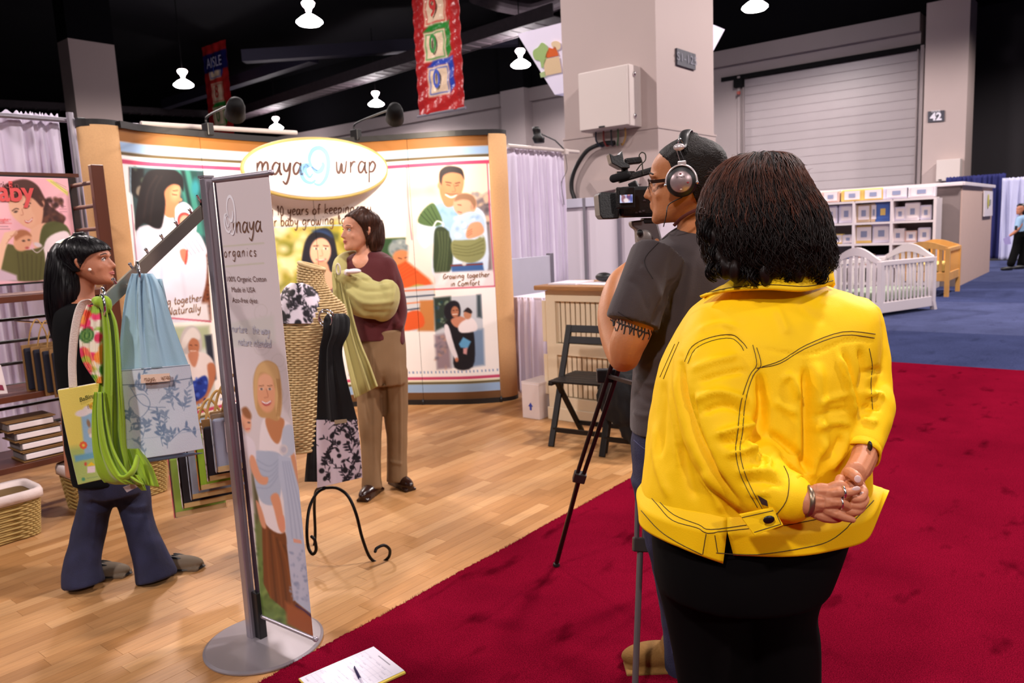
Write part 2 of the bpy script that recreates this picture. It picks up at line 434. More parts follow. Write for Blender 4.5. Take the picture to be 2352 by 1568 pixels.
def struct(mb, name, m, parent=None, **k):
    o = mb.build(name, m, parent, **k)
    if parent is None: o['kind'] = 'structure'
    return o
fl = struct(MB().box((15, 10, -0.06), (90, 90, 0.08)), 'floor', M_CONC)
struct(MB().box((15, 20, 11.1), (120, 120, 0.2)), 'ceiling', M_BLACKPAINT)
XW = 28.0; ZT = 7.65
# --- back wall with the roller door
wb = MB()
yl, yr = PX(1703, 200, XW)[1], PX(2112, 200, XW)[1]
zt = PX(1850, 150, XW)[2]
wb.box((XW+.3, (yl+70)/2, ZT/2), (.6, 70-yl, ZT)); wb.box((XW+.3, (yl+yr)/2, (zt+ZT)/2), (.6, yl-yr, ZT-zt))
wall = struct(wb, 'wall_back', M_WALL)
struct(MB().box((XW+.4, 15, (ZT+11)/2), (.5, 120, 11-ZT)), 'wall_back_upper', M_BLACKPAINT)
struct(MB().box((XW-.12, (yr+70)/2, ZT-.28), (.24, 70-yr, .56), ), 'trim_1', mat('beam_paint', (140, 128, 128), .7))
struct(MB().box((XW-.04, (yr+yl)/2+.3, zt-.02), (.08, yl-yr+.9, .14)), 'dark_gap_strip', M_BLACKM)  # black bar stands in for the shaded gap over the roller door
struct(MB().box((31, -20, 5.5), (.4, 55, 11)), 'wall_right', M_DARKWALL)
struct(MB().box((-12, 10, 5.5), (.4, 120, 11)), 'wall_front', M_DARKWALL)
struct(MB().box((10, -20, 5.5), (60, .4, 11)), 'wall_side', M_DARKWALL)
struct(MB().box((10, 62, 5.5), (60, .4, 11)), 'wall_left', M_BLACKPAINT)
door = bpy.data.objects.new('door_1', None); COL.objects.link(door); door.location = (XW, (yl+yr)/2, 0); door['kind'] = 'structure'; door['_w'] = [XW, (yl+yr)/2, 0]
nsl = 22; sh = (zt-.1)/nsl
slat = MB().prism([(XW+.14, yr, .0), (XW+.14, yr, sh*.0), (XW+.128, yr, .012), (XW+.120, yr, sh-.014), (XW+.135, yr, sh-.003), (XW+.2, yr, sh-.004), (XW+.2, yr, 0)], (0, yl-yr, 0)).build('door_slat', M_DOOR, door)
for i in range(1, nsl):
    c = slat.copy(); COL.objects.link(c); c.parent = door; c.location = (0, 0, i*sh)
for s, y in ((1, yl-.03), (-1, yr+.03)):
    MB().box((XW-.02, y+s*.1, zt/2), (.16, .10, zt)).box((XW+.02, y-s*.04, zt/2), (.1, .04, zt)).build('guide_rail', M_WALL, door)
MB().box((XW-.1, yl+.05, zt-.25), (.3, .3, .3)).build('motor_box', M_BLACKM, door)
MB().lathe((XW-.26, yl-.0, zt-.62), [(.001, -.07), (.07, -.05), (.07, .05), (.001, .07)], 12).build('warning_lamp', mat('red_lamp', (150, 60, 50), .4), door)
# --- columns of the hall
def column(name, K, ax, ay, label, zt=ZT, m=M_COLUMN):
    mb = MB().box((K[0]+ax/2, K[1]+ay/2, zt/2), (abs(ax), abs(ay), zt))
    o = mb.build(name, m, origin='base'); o['kind'] = 'structure'; o['label'] = label
    mb2 = MB().box((K[0]+ax/2, K[1]+ay/2, (zt+11)/2), (abs(ax), abs(ay), 11-zt)).build('upper_shaft', M_BLACKPAINT, None); mb2['kind'] = 'structure'
    return o
K = PX(2123, 200, 26.8); K2 = PX(2222, 200, 26.8)
col42 = column('column', (26.8, K2[1], 0), 1.2, K[1]-K2[1], 'tall light column right of the roller door')
Kp = PX(1510, 295, 9.6); Kl = PX(1294, 200, 9.6); Kr = PY(1639, 200, Kp[1])
pil = column('column', (9.6, Kp[1], 0), Kr[0]-9.6, Kl[1]-Kp[1], 'nearest wide pinkish column behind the camera operator')
pa, pb = Kr[0]-9.6, Kl[1]-Kp[1]
MB().box((9.6+pa/2, Kp[1]+pb/2, 1.385), (pa+.04, pb+.04, 2.77)).box((9.6+pa/2, Kp[1]+pb/2, 2.78), (pa+.06, pb+.06, .03)).build('column_cladding', M_COLUMN, pil)
Kc = P(155, 87, 22.6); Kq = PY(262, 103, Kc[1]); Kw = PX(132, 102, Kc[0])
column('column', (Kc[0], Kc[1], 0), Kq[0]-Kc[0], Kw[1]-Kc[1], 'distant column above the left drape', zt=Kc[2])
for a, b in ((1151, 1205),):
    q0, q1 = PX(a, 260, XW-.6), PX(b, 260, XW-.6)
    column('column', (XW-.6, q1[1], 0), .6, q0[1]-q1[1], 'narrow wall column between display and wide column', m=M_WALL)
# signs on columns
def sign_plate(name, pts, m, label, cat, depth=(.03, 0, 0)):
    return MB().prism(pts, depth).build(name, m, None, label=label, category=cat)
q = [PX(x, y, 26.77) for x, y in ((2131, 256), (2169, 253), (2169, 278), (2131, 281))]
s42 = thing('column_sign', 'small dark sign reading 42 on the column beside the roller door', 'sign', q[3])
MB().prism(q, (.03, 0, 0)).build('plate', M_SIGN, s42)
U, V, N = quad_place(q[0], q[1], q[3])
wdt, hgt = np.linalg.norm(q[1]-q[0]), np.linalg.norm(q[3]-q[0])
pl = lambda x, y: A(*q[0])+U*(x+wdt/2)+V*(hgt-.05-y)+A(-.012, 0, 0)
block_text('42', pl, hgt*.95, M_LETTER, 'numerals', s42, bold=.012)
block_text('DOCK', lambda x, y: pl(x, y+hgt*.72), hgt*.26, M_LETTER, 'lettering', s42)
q = [PY(x, y, Kp[1]-.03) for x, y in ((1555, 110), (1598, 120), (1598, 161), (1556, 150))]
q[1][2] = q[0][2]; q[2][2] = q[3][2] = min(q[2][2], q[3][2])+.01
ss = thing('column_sign', 'grey sign reading S1-125 on the wide column', 'sign', q[3])
MB().prism(q, (0, .03, 0)).build('plate', M_SIGN, ss)
U, V, N = quad_place(q[0], q[1], q[3]); w2 = np.linalg.norm(q[1]-q[0]); h2 = np.linalg.norm(q[3]-q[0])
block_text('S1-125', lambda x, y: A(*q[0])+U*(x+w2/2)+V*(h2*.72-y)+A(0, -.008, 0), h2*.72, mat('sign_letter_dim', (120, 118, 130), .6), 'lettering', ss, condense=.55*w2/h2)
# electrical cabinet on the wide column
cab = thing('electrical_cabinet', 'large white electrical cabinet mounted on the wide column', 'cabinet', PX(1380, 295, 9.4))
ya, yb = PX(1323, 170, 9.22)[1], PX(1439, 145, 9.22)[1]; z1, z0 = PX(1380, 156, 9.22)[2], PX(1380, 296, 9.22)[2]
MB().box((9.44, (ya+yb)/2, (z0+z1)/2), (.32, ya-yb, z1-z0)).build('body', M_WHITEP, cab, bevel=.012)
MB().box((9.265, (ya+yb)/2, (z0+z1)/2), (.04, ya-yb-.03, z1-z0-.03)).build('door', M_WHITEP, cab, bevel=.008); cdoor = [o for o in cab.children][-1]
for zz in (z1-.12, z0+.14): MB().ell((9.40, yb-.01, zz), (.02, .02, .035)).build('latch', M_CHROME, cdoor)
MB().box((9.24, (ya+yb)/2+.02, z0+.03), (.02, .09, .02)).build('badge', M_BLACK, cdoor)
for i, (dy, cc) in enumerate(((-.28, (30, 40, 60)), (-.14, (120, 40, 40)), (.0, (40, 40, 50)), (.12, (60, 90, 60)), (.25, (160, 120, 60)))):
    a = A(9.45, (ya+yb)/2-dy*.9, z0); e = PX(1395+i*8, 330, 9.56)
    MB().tube(spline([a, a-A(0, 0, .12), (a+e)/2-A(0.02, 0, .12), e], 6), .012, 7).build('cable', mat('cable_%d' % i, cc, .6), cab)
hose = [PX(x, y, 9.5) for x, y in ((1412, 328), (1385, 330), (1350, 345), (1325, 380), (1314, 410), (1313, 435), (1318, 452), (1322, 470))]
MB().tube(spline(hose, 6), .032, 10).build('black_hose', M_BLACK, None, origin='base', label='thick black hose curving down the wide column', category='hose')
tr = MB(); a = PX(1352, 415, 9.5); b = PX(1470, 405, 9.5); tr.prism([a, b, b+A(0, -.0, -.1)+A(0, .02, 0), PX(1372, 443, 9.5)+A(0, 0, 0)], (.1, 0, 0))
tr.build('wall_bracket', M_COLUMN, None, origin='base', label='pale sheet-metal bracket on the wide column behind the video camera', category='bracket')
# cabinet on the far column
cb = thing('electrical_cabinet', 'small white cabinet low on the column beside the roller door', 'cabinet', PX(2180, 412, 26.6))
q0, q1 = PX(2151, 368, 26.4), PX(2204, 413, 26.4)
MB().box((26.6, (q0[1]+q1[1])/2, (q0[2]+q1[2])/2), (.38, abs(q0[1]-q1[1]), abs(q0[2]-q1[2]))).build('body', M_WHITEP, cb, bevel=.01)
for dx in (-.2, .2): MB().box((26.4, (q0[1]+q1[1])/2+dx, q1[2]+.04), (.04, .08, .03)).build('latch', M_BLACK, cb)
# --- hanging lamps
M_GLOW = mat('lamp_glass', (255, 246, 250), .4, emit=60.0); M_GLOW2 = mat('lamp_housing_glow', (255, 225, 232), .4, emit=9.0)
def pendant(x, y, z, label):
    t = thing('pendant_lamp', label, 'ceiling lamp', (x, y, z), 'high bay lamps over the hall')
    c = (x, y, z)
    MB().lathe(c, [(.001, -.02), (.30, -.01), (.37, .05), (.36, .09), (.22, .2), (.10, .27), (.001, .28)], 24).build('lamp_shade', M_GLOW, t, smooth=True)
    MB().lathe((x, y, z+.38), [(.05, -.1), (.09, .05), (.16, .12), (.19, .2), (.14, .26), (.001, .27)], 20).build('ballast_housing', M_GLOW2, t, smooth=True)  # housing emits in place of the lamp light reflected off it
    MB().tube([(x, y, z+.6), (x, y, 11)], .02, 6).build('stem', M_BLACKM, t)
    return t
lamp_labels = ['brightest glowing hall lamp above the display wall, high left of the red hanging banner', 'hall lamp hanging behind the wide column out of view', 'glowing hall lamp at top right above the roller door',
   'glowing hall lamp just right of the nearer hanging banner', 'glowing hall lamp out of view', 'glowing hall lamp low over the display']
vis = {0: (711, 52), 2: (1734, 18), 3: (1196, 150), 1: (864, 240), 4: (422, 196), 5: (635, 294)}
labs = {0: 'brightest hanging hall lamp, high above the oval display sign', 1: 'small glowing hall lamp left of the nearer red banner', 2: 'glowing hall lamp near the top edge right of the wide column', 3: 'glowing hall lamp beside the white house sign', 4: 'glowing hall lamp left of the farther red banner', 5: 'tiny farthest hall lamp just above the display top edge'}
for k, (px, py) in vis.items():
    q = PZ(px, py, 7.6); pendant(q[0], q[1], 7.55, labs[k])
# --- ceiling trays and ducts
M_TRAY = mat('tray_metal', (52, 42, 48), .7, metal=.1, var=.2, vscale=5)
def tray(pa_, pb_, zz, wdt, label, hh=.35):
    a, b = PZ(*pa_, zz), PZ(*pb_, zz); d = nrm(b-a); sd = nrm(np.cross(d, UP)); L = np.linalg.norm(b-a)
    t = thing('cable_tray', label, 'cable tray', a)
    for s in (-1, 1): MB().bar(a+sd*s*wdt/2, b+sd*s*wdt/2, .06, hh).build('side_rail', M_TRAY, t)
    MB().bar(a-UP*hh*.4, b-UP*hh*.4, wdt, .03).build('floor_pan', M_TRAY, t)
    m = MB()
    for i in range(int(L/.6)): c = a+d*i*.6; m.bar(c-sd*wdt/2-UP*.19, c+sd*wdt/2-UP*.19, .05, .05)
    o = m.build('rungs', mat('tray_metal_light', (84, 70, 76), .7), t); o['kind'] = 'stuff'
tray((520, 272), (1290, 28), 8.7, .9, 'wide steel cable tray running diagonally across the dark ceiling', .45)
tray((-200, 228), (760, 276), 9.6, .5, 'thin cable tray crossing the dark ceiling low on the left')
dk = [PZ(x, y, 9.9) for x, y in ((1090, -12), (1150, 8), (1215, 18), (1262, 8), (1300, -6))]
MB().tube(spline(dk, 5), .3, 14).build('air_duct', M_TRAY, None, origin='base', label='ribbed round air duct curving near the wide column top', category='air duct')
dk = [PZ(x, y, 9.9) for x, y in ((1150, 70), (1200, 48), (1260, 30), (1300, 36))]
MB().tube(spline(dk, 5), .22, 14).build('air_duct', M_TRAY, None, origin='base', label='lower round air duct running into the wide column', category='air duct')
# ceiling structure seen faintly
M_FAINT = mat('purple_dark_steel', (26, 22, 44), .7)
for i, (a, b) in enumerate((((560, 130), (1190, 90)), ((380, 240), (720, 130)), ((640, 250), (1300, 190)))):
    q0, q1 = PZ(*a, 9.6), PZ(*b, 9.6); o = MB().bar(q0, q1, .5, .5).build('ceiling_beam', M_FAINT, None, origin='base'); o['kind'] = 'structure'

# --- aisle banners
def aisle_banner(X0, pl_, pr_, pb_, ptop, label, letters, head=None):
    """hangs in the plane x = X0"""
    bl, br = PX(*pl_, X0), PX(*pr_, X0); z0 = (bl[2]+br[2])/2; y0, y1 = bl[1], br[1]; z1 = ptop
    t = thing('aisle_banner', label, 'banner', (X0, (y0+y1)/2, z0)); W = y0-y1; H_ = z1-z0
    nu, nv = 60, 200
    u = np.linspace(0, 1, nu); v = np.linspace(0, 1, nv); uu, vv = np.meshgrid(u, v)
    G = np.stack([X0+.02*np.sin(uu*21)*np.clip(1-vv*.3, 0, 1)+.012*np.sin(vv*60+uu*9), y0-uu*W, z1-vv*H_], -1)
    cx, cy = (uu*100).ravel(), (vv*100*H_/W).ravel(); Hh = 100*H_/W
    def art(p):
        p.poly([(12, -9), (12, Hh+9), (88, Hh+9), (88, -9)], (172, 36, 36))
        bs = 46; yb = Hh-26-bs
        cols = [(190, 45, 40), (40, 130, 50), (45, 70, 170), (60, 80, 180)]
        for k, (ch, colr) in enumerate(letters):
            y = yb-(len(letters)-1-k)*(bs+8); x = 22+(k % 2)*4
            p.poly([(x, y), (x+46, y), (x+46, y+bs), (x, y+bs)], (226, 198, 168))
            p.poly([(x+46, y), (x+58, y-10), (x+58, y+bs-10), (x+46, y+bs)], colr)
            p.poly([(x, y), (x+12, y-9), (x+58, y-9), (x+46, y)], colr)
            p.line([(x+4, y+4), (x+42, y+4), (x+42, y+bs-4), (x+4, y+bs-4), (x+4, y+4)], 1.6, colr, smooth=False)
        if head is not None: p.poly([(0, head), (100, head), (100, head+40), (0, head+40)], (28, 28, 88))
    o = printed('cloth', G, art, mat('vinyl_print', (255, 255, 255), .25, attr='print', bump=.3, bscale=14, bdist=.05), t, (160, 32, 34), (cx, cy), solid=.004)
    bs = 46; yb = Hh-26-bs; sc = W/100
    for k, (ch, colr) in enumerate(letters):
        y = yb-(len(letters)-1-k)*(bs+8); x = 22+(k % 2)*4
        block_text(ch, lambda a, b: A(X0-.06, y0-(x+23)*sc-a*.8, z1-(y+bs-12)*sc+b), bs*sc*.85, mat('print_'+str(colr[0]), colr, .5), 'numeral', t, bold=.01)
    if head is not None:
        block_text('AISLE', lambda a, b: A(X0-.06, y0-50*sc-a, z1-(head+32)*sc+b), 32*sc, mat('banner_letter', (190, 185, 215), .5), 'lettering', t, condense=.85)
    MB().tube([(X0, y0+.04, z0), (X0, y1-.04, z0)], .025, 8).build('bottom_rod', M_ALU, t); MB().tube([(X0, y0+.04, z1), (X0, y1-.04, z1)], .025, 8).build('top_rod', M_ALU, t)
    for yy in (y0, y1): MB().tube([(X0, yy, z1), (X0, yy, 11)], .006, 5).build('hanging_wire', M_BLACKM, t)
RD, GN, BL = (190, 45, 40), (40, 130, 50), (45, 70, 170)
aisle_banner(10.5, (963, 268), (1066, 247), None, 6.5, 'nearer glossy red aisle banner with toy block numerals hanging in front of the dark ceiling', [('1', BL), ('9', RD), ('0', GN), ('0', BL)])
ztop = PX(490, 80, 21.0)[2]
aisle_banner(21.0, (485, 322), (538, 312), None, ztop, 'farther red aisle banner reading AISLE above the left part of the display', [('1', BL), ('8', RD), ('0', GN)], 38)

# --- white house sign behind the wide column
c0 = 11.6
for c0 in np.arange(10.5, 16, .1):
    a = PX(1188, 78, c0); b = PZ(1656, 64, a[2])
    if b[0]-c0 <= a[1]-b[1]: break
L = a[1]-b[1]; zt_, zb_ = a[2], PX(1238, 222, c0+.35)[2]
cx, cy = c0+L/2, a[1]-L/2; tp = L/2; bt = tp-.42
hs = thing('hanging_sign', 'white hanging box sign with a tree and orange-roofed house behind the wide column', 'sign', (cx, cy, zb_))
M_SIGNW = mat('emissive_sign_cloth', (236, 226, 244), .6, emit=.12)  # cloth given a faint emission of its own, no lamp built inside
mb = MB(); rg = lambda h, z: [A(cx-h, cy+h, z), A(cx-h, cy-h, z), A(cx+h, cy-h, z), A(cx+h, cy+h, z)]
mb.loft([rg(tp, zt_), rg(bt, zb_)]).build('sign_box', M_SIGNW, hs)
TL, TRc, BLc = A(cx-tp, cy+tp, zt_), A(cx-tp, cy-tp, zt_), A(cx-bt, cy+bt, zb_)
def onsign(px, py):
    o_, n_ = A(cx-tp, cy, zt_), nrm(np.cross(A(0, 1, 0), A(tp-bt, 0, -(zt_-zb_)))); r = ray(px, py); t_ = ((o_-EYE)@n_)/(r@n_); return EYE+r*(t_-.03)
def decal(name, pts, colr, parent, f, smooth=True, th=.012, **kw):
    q = [f(*p_) for p_ in (spline(pts, 4, True) if smooth else pts)]
    return MB().prism(q, tuple(nrm(FWD)*th)).build(name, mat('print_%d_%d_%d' % colr, colr, .6), parent, **kw)
decal('tree_print', [(1224, 118), (1236, 108), (1244, 98), (1255, 104), (1260, 118), (1256, 135), (1250, 150), (1244, 156), (1240, 140), (1228, 136)], (176, 206, 130), hs, onsign)
decal('sun_print', [(1266, 100), (1275, 94), (1286, 98), (1286, 112), (1274, 114)], (250, 222, 180), hs, onsign)
decal('wall_print', [(1248, 136), (1284, 130), (1290, 166), (1252, 174)], (244, 214, 170), hs, onsign, False, .016)
decal('roof_print', [(1249, 134), (1261, 109), (1270, 112), (1272, 106), (1276, 107), (1283, 127)], (236, 110, 50), hs, onsign, False, .02)
decal('window_print', [(1258, 142), (1276, 139), (1279, 158), (1261, 162)], (216, 218, 196), hs, onsign, False, .022)
decal('hedge_print', [(1240, 168), (1252, 163), (1254, 176), (1242, 178)], (190, 212, 150), hs, onsign, False, .014)
for sx in (-.6, .6): MB().tube([(cx+sx, cy+sx, zt_), (cx+sx, cy+sx, 11)], .01, 5).build('hanging_wire', M_BLACKM, hs)

# ================================================================== FLOORS
YE, XE = 2.22, 8.15
def woodmat(i, c):
    return mat('laminate_%d' % i, c, .42, var=.12, vscale=5, stretch=(1.0, 14, 1), bump=.02, bscale=40, spec=.35)
WOODS = [woodmat(i, c) for i, c in enumerate([(186, 138, 90), (177, 128, 80), (195, 148, 100), (168, 119, 72), (182, 133, 85)])]
wf = thing('laminate_floor', 'blond strip laminate floor of the sling display booth', 'floor', (3, 4, 0))
base = MB().box((3.05, (YE+6.6)/2, -.013), (5.9, 6.6-YE, .01)).build('underlay', mat('laminate_joint', (92, 62, 36), .8), wf)
pls = []; pw = .074; R = random.Random(3); yy = YE+.004; row = 0
while yy < 6.55:
    xx = .1-R.random()*.4
    while xx < 6.0:
        l = R.choice((.34, .42, .42, .5, .28)); x0, x1 = max(xx, .1), min(xx+l, 6.0)
        if x1-x0 > .03: pls.append(((x0+x1)/2, yy+pw/2, x1-x0, R.randrange(5)))
        xx += l
    yy += pw; row += 1
def vis_key(p_):
    x, y, d = proj(A(p_[0], p_[1], 0)); x, y, d = x[0], y[0], d[0]
    return d if (d > 0 and -60 < x < 2400 and y < 1640) else 99+d
pls.sort(key=vis_key)
cache = {}
for i, (x, y, l, k) in enumerate(pls[:300]):
    key = (round(l, 3), k)
    if key not in cache:
        o = MB().box((3, 4, -.004), (l-.0012, pw-.0012, .008)).build('plank', WOODS[k], wf); cache[key] = o
    else: o = cache[key].copy(); COL.objects.link(o)
    o.location = (x-3, y-4, 0)
mb = MB()
for x, y, l, k in pls[300:]: mb.cur = k; mb.box((x, y, -.004), (l-.0012, pw-.0012, .008))
o = mb.build('planks', WOODS, wf); o['kind'] = 'stuff'

def carpet_mat(name, c, dark):
    m = mat(name, c, .95, var=.14, vscale=2.2, bump=.6, bscale=420, spec=.0); nt = m.node_tree; b = nt.nodes['Principled BSDF']
    src = b.inputs['Base Color'].links[0].from_socket
    tc = [n for n in nt.nodes if n.type == 'TEX_COORD'][0]
    mp = nt.nodes.new('ShaderNodeMapping'); mp.inputs['Scale'].default_value = (3.2, 7.5, 1); mp.inputs['Rotation'].default_value = (0, 0, .5); nt.links.new(tc.outputs['Object'], mp.inputs[0])
    n = nt.nodes.new('ShaderNodeTexNoise'); n.inputs['Scale'].default_value = 1.0; n.inputs['Detail'].default_value = 3; nt.links.new(mp.outputs[0], n.inputs[0])
    r = nt.nodes.new('ShaderNodeMapRange'); r.inputs[1].default_value = .60; r.inputs[2].default_value = .72; r.inputs[3].default_value = 0; r.inputs[4].default_value = dark; nt.links.new(n.outputs[0], r.inputs[0])
    mx = nt.nodes.new('ShaderNodeMix'); mx.data_type = 'RGBA'; nt.links.new(r.outputs[0], mx.inputs[0]); nt.links.new(src, mx.inputs[6]); q = s2l(c)*.35; mx.inputs[7].default_value = (q[0], q[1], q[2], 1)
    f = nt.nodes.new('ShaderNodeTexNoise'); f.inputs['Scale'].default_value = 260; f.inputs['Detail'].default_value = 2; nt.links.new(tc.outputs['Object'], f.inputs[0])
    fr = nt.nodes.new('ShaderNodeMapRange'); fr.inputs[1].default_value = .3; fr.inputs[2].default_value = .7; fr.inputs[3].default_value = .5; fr.inputs[4].default_value = 1.5; nt.links.new(f.outputs[0], fr.inputs[0])
    sc = nt.nodes.new('ShaderNodeVectorMath'); sc.operation = 'SCALE'; nt.links.new(mx.outputs[2], sc.inputs[0]); nt.links.new(fr.outputs[0], sc.inputs['Scale']); nt.links.new(sc.outputs[0], b.inputs['Base Color'])
    return m
M_RED = carpet_mat('red_pile', (118, 11, 36), .8)
M_BLUE = carpet_mat('blue_pile', (66, 92, 150), .3)
rc = thing('red_carpet', 'deep red plush carpet in front of the booth', 'carpet', (2, 0, 0))
R = np.random.RandomState(5)
n = 1400; xs = np.linspace(-3, XE, n); ed = YE+.003*R.randn(n)+.004*np.sin(xs*9)
top = [(x, e, .010) for x, e in zip(xs, ed)]; bot = [(XE, -8, .010), (-3, -8, .010)]
mb = MB(); mb.grid(np.stack([np.stack([xs, ed, np.full(n, .010)], -1), np.stack([xs, ed, np.full(n, -.018)], -1)]))
mb.grid(np.stack([np.stack([xs, ed, np.full(n, .010)], -1), np.stack([xs, np.full(n, YE-.05), np.full(n, .012)], -1), np.stack([xs, np.full(n, -8.), np.full(n, .012)], -1)]))
mb.build('carpet_body', M_RED, rc)
mb = MB()
for i in range(5200):
    x = R.uniform(.6, 6.0); y = YE+R.uniform(-.012, .004); a = R.uniform(0, 6.28); h = R.uniform(.008, .017)
    b0 = A(x, y, .002); t_ = A(x+R.randn()*.003, y+R.uniform(-.002, .006), h); s_ = A(math.cos(a), math.sin(a), 0)*.0016; mb.add([b0-s_, b0+s_, t_], [(0, 1, 2)])
o = mb.build('pile_fringe', M_RED, rc); o['kind'] = 'stuff'
bc = thing('blue_carpet', 'blue aisle carpet beyond the red one', 'carpet', (18, 0, 0))
for i, (x0, x1) in enumerate(((XE, 10.4), (10.4, 14), (14, 18), (18, 25.2))):
    m = carpet_mat('blue_pile_%d' % i, [(58, 64, 98), (72, 77, 110), (60, 66, 100), (70, 76, 110)][i], .3)
    MB().box(((x0+x1)/2, 0, -.004), (x1-x0-.006, 22, .028)).build('carpet_strip', m, bc)
# ================================================================== THE BOOTH
# --- curved pop-up display wall, four printed panels with rolled ends
HB = 2.31
ctl = [(2.44, 5.30), (2.66, 5.40), (2.95, 5.45), (3.30, 5.49), (3.68, 5.50), (3.98, 5.46), (4.25, 5.30), (4.46, 5.02), (4.64, 4.70), (4.80, 4.44), (4.99, 4.24)]
cur = spline(np.array(ctl), 24); seg = np.r_[0, np.cumsum(np.linalg.norm(np.diff(cur, axis=0), axis=1))]; LS = seg[-1]
def wallpt(s): return np.array([np.interp(s, seg, cur[:, 0]), np.interp(s, seg, cur[:, 1])])
def wallN(s): a = wallpt(max(s-.02, 0)); b = wallpt(min(s+.02, LS)); t = nrm(b-a); n = A(t[1], -t[0]); return n   # towards the booth
disp = thing('display_wall', 'curved pop-up display wall with printed baby sling photographs and tan rolled ends', 'display wall', (3.7, 4.9, 0))
M_TAN = mat('tan_fabric', (206, 160, 112), .95, var=.04, vscale=90, bump=.2, bscale=400)
M_TRACK = mat('black_track', (18, 15, 16), .5)

def display_art(p, z):
    allI = np.arange(len(p.x))
    def band(z0, z1, c, soft=.004): p._mix(allI, np.clip(.5+np.minimum(z-z0, z1-z)/(2*soft), 0, 1), c)
    WH = (246, 240, 238)
    # ---------- left picture: dark haired woman in a white coat with a hooded baby
    p.poly([(298, 383), (468, 392), (484, 740), (330, 720)], (40, 62, 66))
    p.poly([(296, 384), (330, 386), (332, 470), (298, 440)], (22, 22, 26), 3)
    p.speck((300, 385, 345, 480), [(30, 26, 24), (120, 110, 96), (60, 70, 60)], 14, 4, 10, 2)
    p.poly([(405, 388), (440, 390), (470, 540), (440, 540)], (52, 120, 108), 5)
    p.poly([(436, 390), (450, 391), (470, 470), (462, 500)], (24, 60, 58), 3)
    p.poly([(415, 390), (424, 390), (446, 500), (440, 510)], (20, 40, 42), 3)
    p.ell(449, 432, 9, 20, (40, 120, 130), 0, 4); p.ell(458, 560, 8, 20, (70, 140, 140), 0, 4)
    p.poly([(445, 575), (475, 578), (486, 735), (452, 735)], (120, 66, 46), 2)
    p.speck((452, 580, 482, 735), [(96, 48, 34), (150, 96, 70), (70, 36, 26)], 60, 1.5, 4, 3, 1)
    p.poly([(312, 545), (325, 520), (352, 515), (380, 500), (398, 512), (425, 520), (470, 575), (474, 640), (462, 700), (470, 735), (330, 720)], (216, 214, 232), 2, True)
    p.poly([(372, 490), (392, 488), (400, 505), (392, 518), (376, 514)], (226, 220, 230), 2, True)
    p.poly([(362, 425), (410, 420), (412, 450), (418, 458), (410, 466), (414, 474), (408, 484), (404, 497), (388, 500), (374, 485)], (184, 120, 84), 1.5, True)
    p.ell(403, 444, 10, 16, (206, 146, 108), 10, 5); p.ell(414, 459, 4, 3, (196, 130, 96), 0, 1)
    p.line([(398, 438), (408, 437)], 1.6, (50, 28, 20)); p.line([(396, 446), (406, 448)], 1.6, (40, 22, 16)); p.line([(403, 481), (411, 480)], 2, (160, 70, 66))
    p.poly([(362, 388), (340, 394), (327, 416), (318, 452), (311, 500), (312, 530), (330, 512), (355, 524), (372, 520), (380, 470), (378, 440), (394, 424), (412, 426), (421, 440), (420, 408), (404, 392), (384, 387)], (20, 15, 20), 1.8, True)
    p.line([(330, 500), (340, 440), (360, 404)], 3, (52, 38, 36), 3, op=.6); p.line([(345, 510), (354, 440), (372, 405)], 2.5, (46, 34, 32), 3, op=.6)
    p.poly([(402, 494), (404, 475), (420, 464), (436, 472), (446, 490), (452, 515), (446, 540), (420, 545), (404, 530)], (208, 206, 224), 1.6, True)
    p.ell(425, 508, 17, 21, (180, 48, 44), -20, 1.6); p.ell(427, 512, 14, 19, (214, 150, 126), -20, 1.8)
    p.line([(418, 530), (428, 534)], 1.8, (170, 70, 70)); p.line([(424, 512), (432, 514)], 1.2, (60, 30, 30)); p.ell(430, 525, 3, 2.5, (226, 160, 140))
    p.poly([(418, 545), (450, 532), (470, 560), (474, 585), (440, 590), (420, 570)], (224, 208, 224), 2, True)
    for k in range(4): p.line([(422+k*9, 560-k*4), (440+k*9, 585-k*3)], 1.5, (206, 150, 170), 1)
    p.poly([(413, 575), (426, 572), (432, 585), (428, 605), (418, 596)], (206, 120, 96), 1.5, True); p.line([(430, 575), (426, 606)], 3.5, (200, 60, 56))
    p.line([(366, 530), (372, 600), (368, 700)], 4, (196, 194, 214), 4, op=.8); p.line([(400, 560), (420, 640), (428, 720)], 5, (198, 196, 216), 5, op=.7)
    p.line([(340, 560), (345, 640), (352, 718)], 5, (198, 196, 214), 5, op=.6)
    p.poly([(330, 690), (478, 695), (484, 740), (335, 725)], (226, 220, 228), 4, op=.85)
    p.line([(300, 384), (302, 470), (322, 720)], 2.2, (150, 184, 200), smooth=True); p.line([(298, 383), (470, 392)], 2.5, (130, 170, 180))
    p.line([(302, 470), (318, 640), (330, 722)], 2, (176, 90, 110)); p.line([(340, 726), (484, 738)], 3, (196, 70, 96))
    # ---------- lower left: blond woman with a royal blue sling
    p.poly([(372, 752), (480, 748), (498, 935), (400, 945)], (206, 210, 206), 2)
    p.poly([(372, 752), (480, 748), (484, 800), (380, 800)], (172, 182, 150), 6)
    p.poly([(470, 770), (486, 768), (497, 870), (484, 880)], (40, 44, 60), 3)
    p.poly([(420, 760), (436, 748), (452, 752), (462, 770), (464, 800), (452, 815), (424, 812), (410, 800)], (188, 180, 182), 2, True)
    p.ell(445, 795, 13, 20, (176, 112, 82), 0, 2); p.line([(436, 792), (441, 793)], 1.5, (70, 40, 40)); p.line([(448, 792), (453, 793)], 1.5, (70, 40, 40)); p.line([(438, 806), (450, 806)], 2.5, (236, 220, 214))
    p.poly([(428, 762), (444, 752), (458, 766), (458, 780), (440, 776), (424, 800), (416, 790)], (216, 208, 206), 2, True)
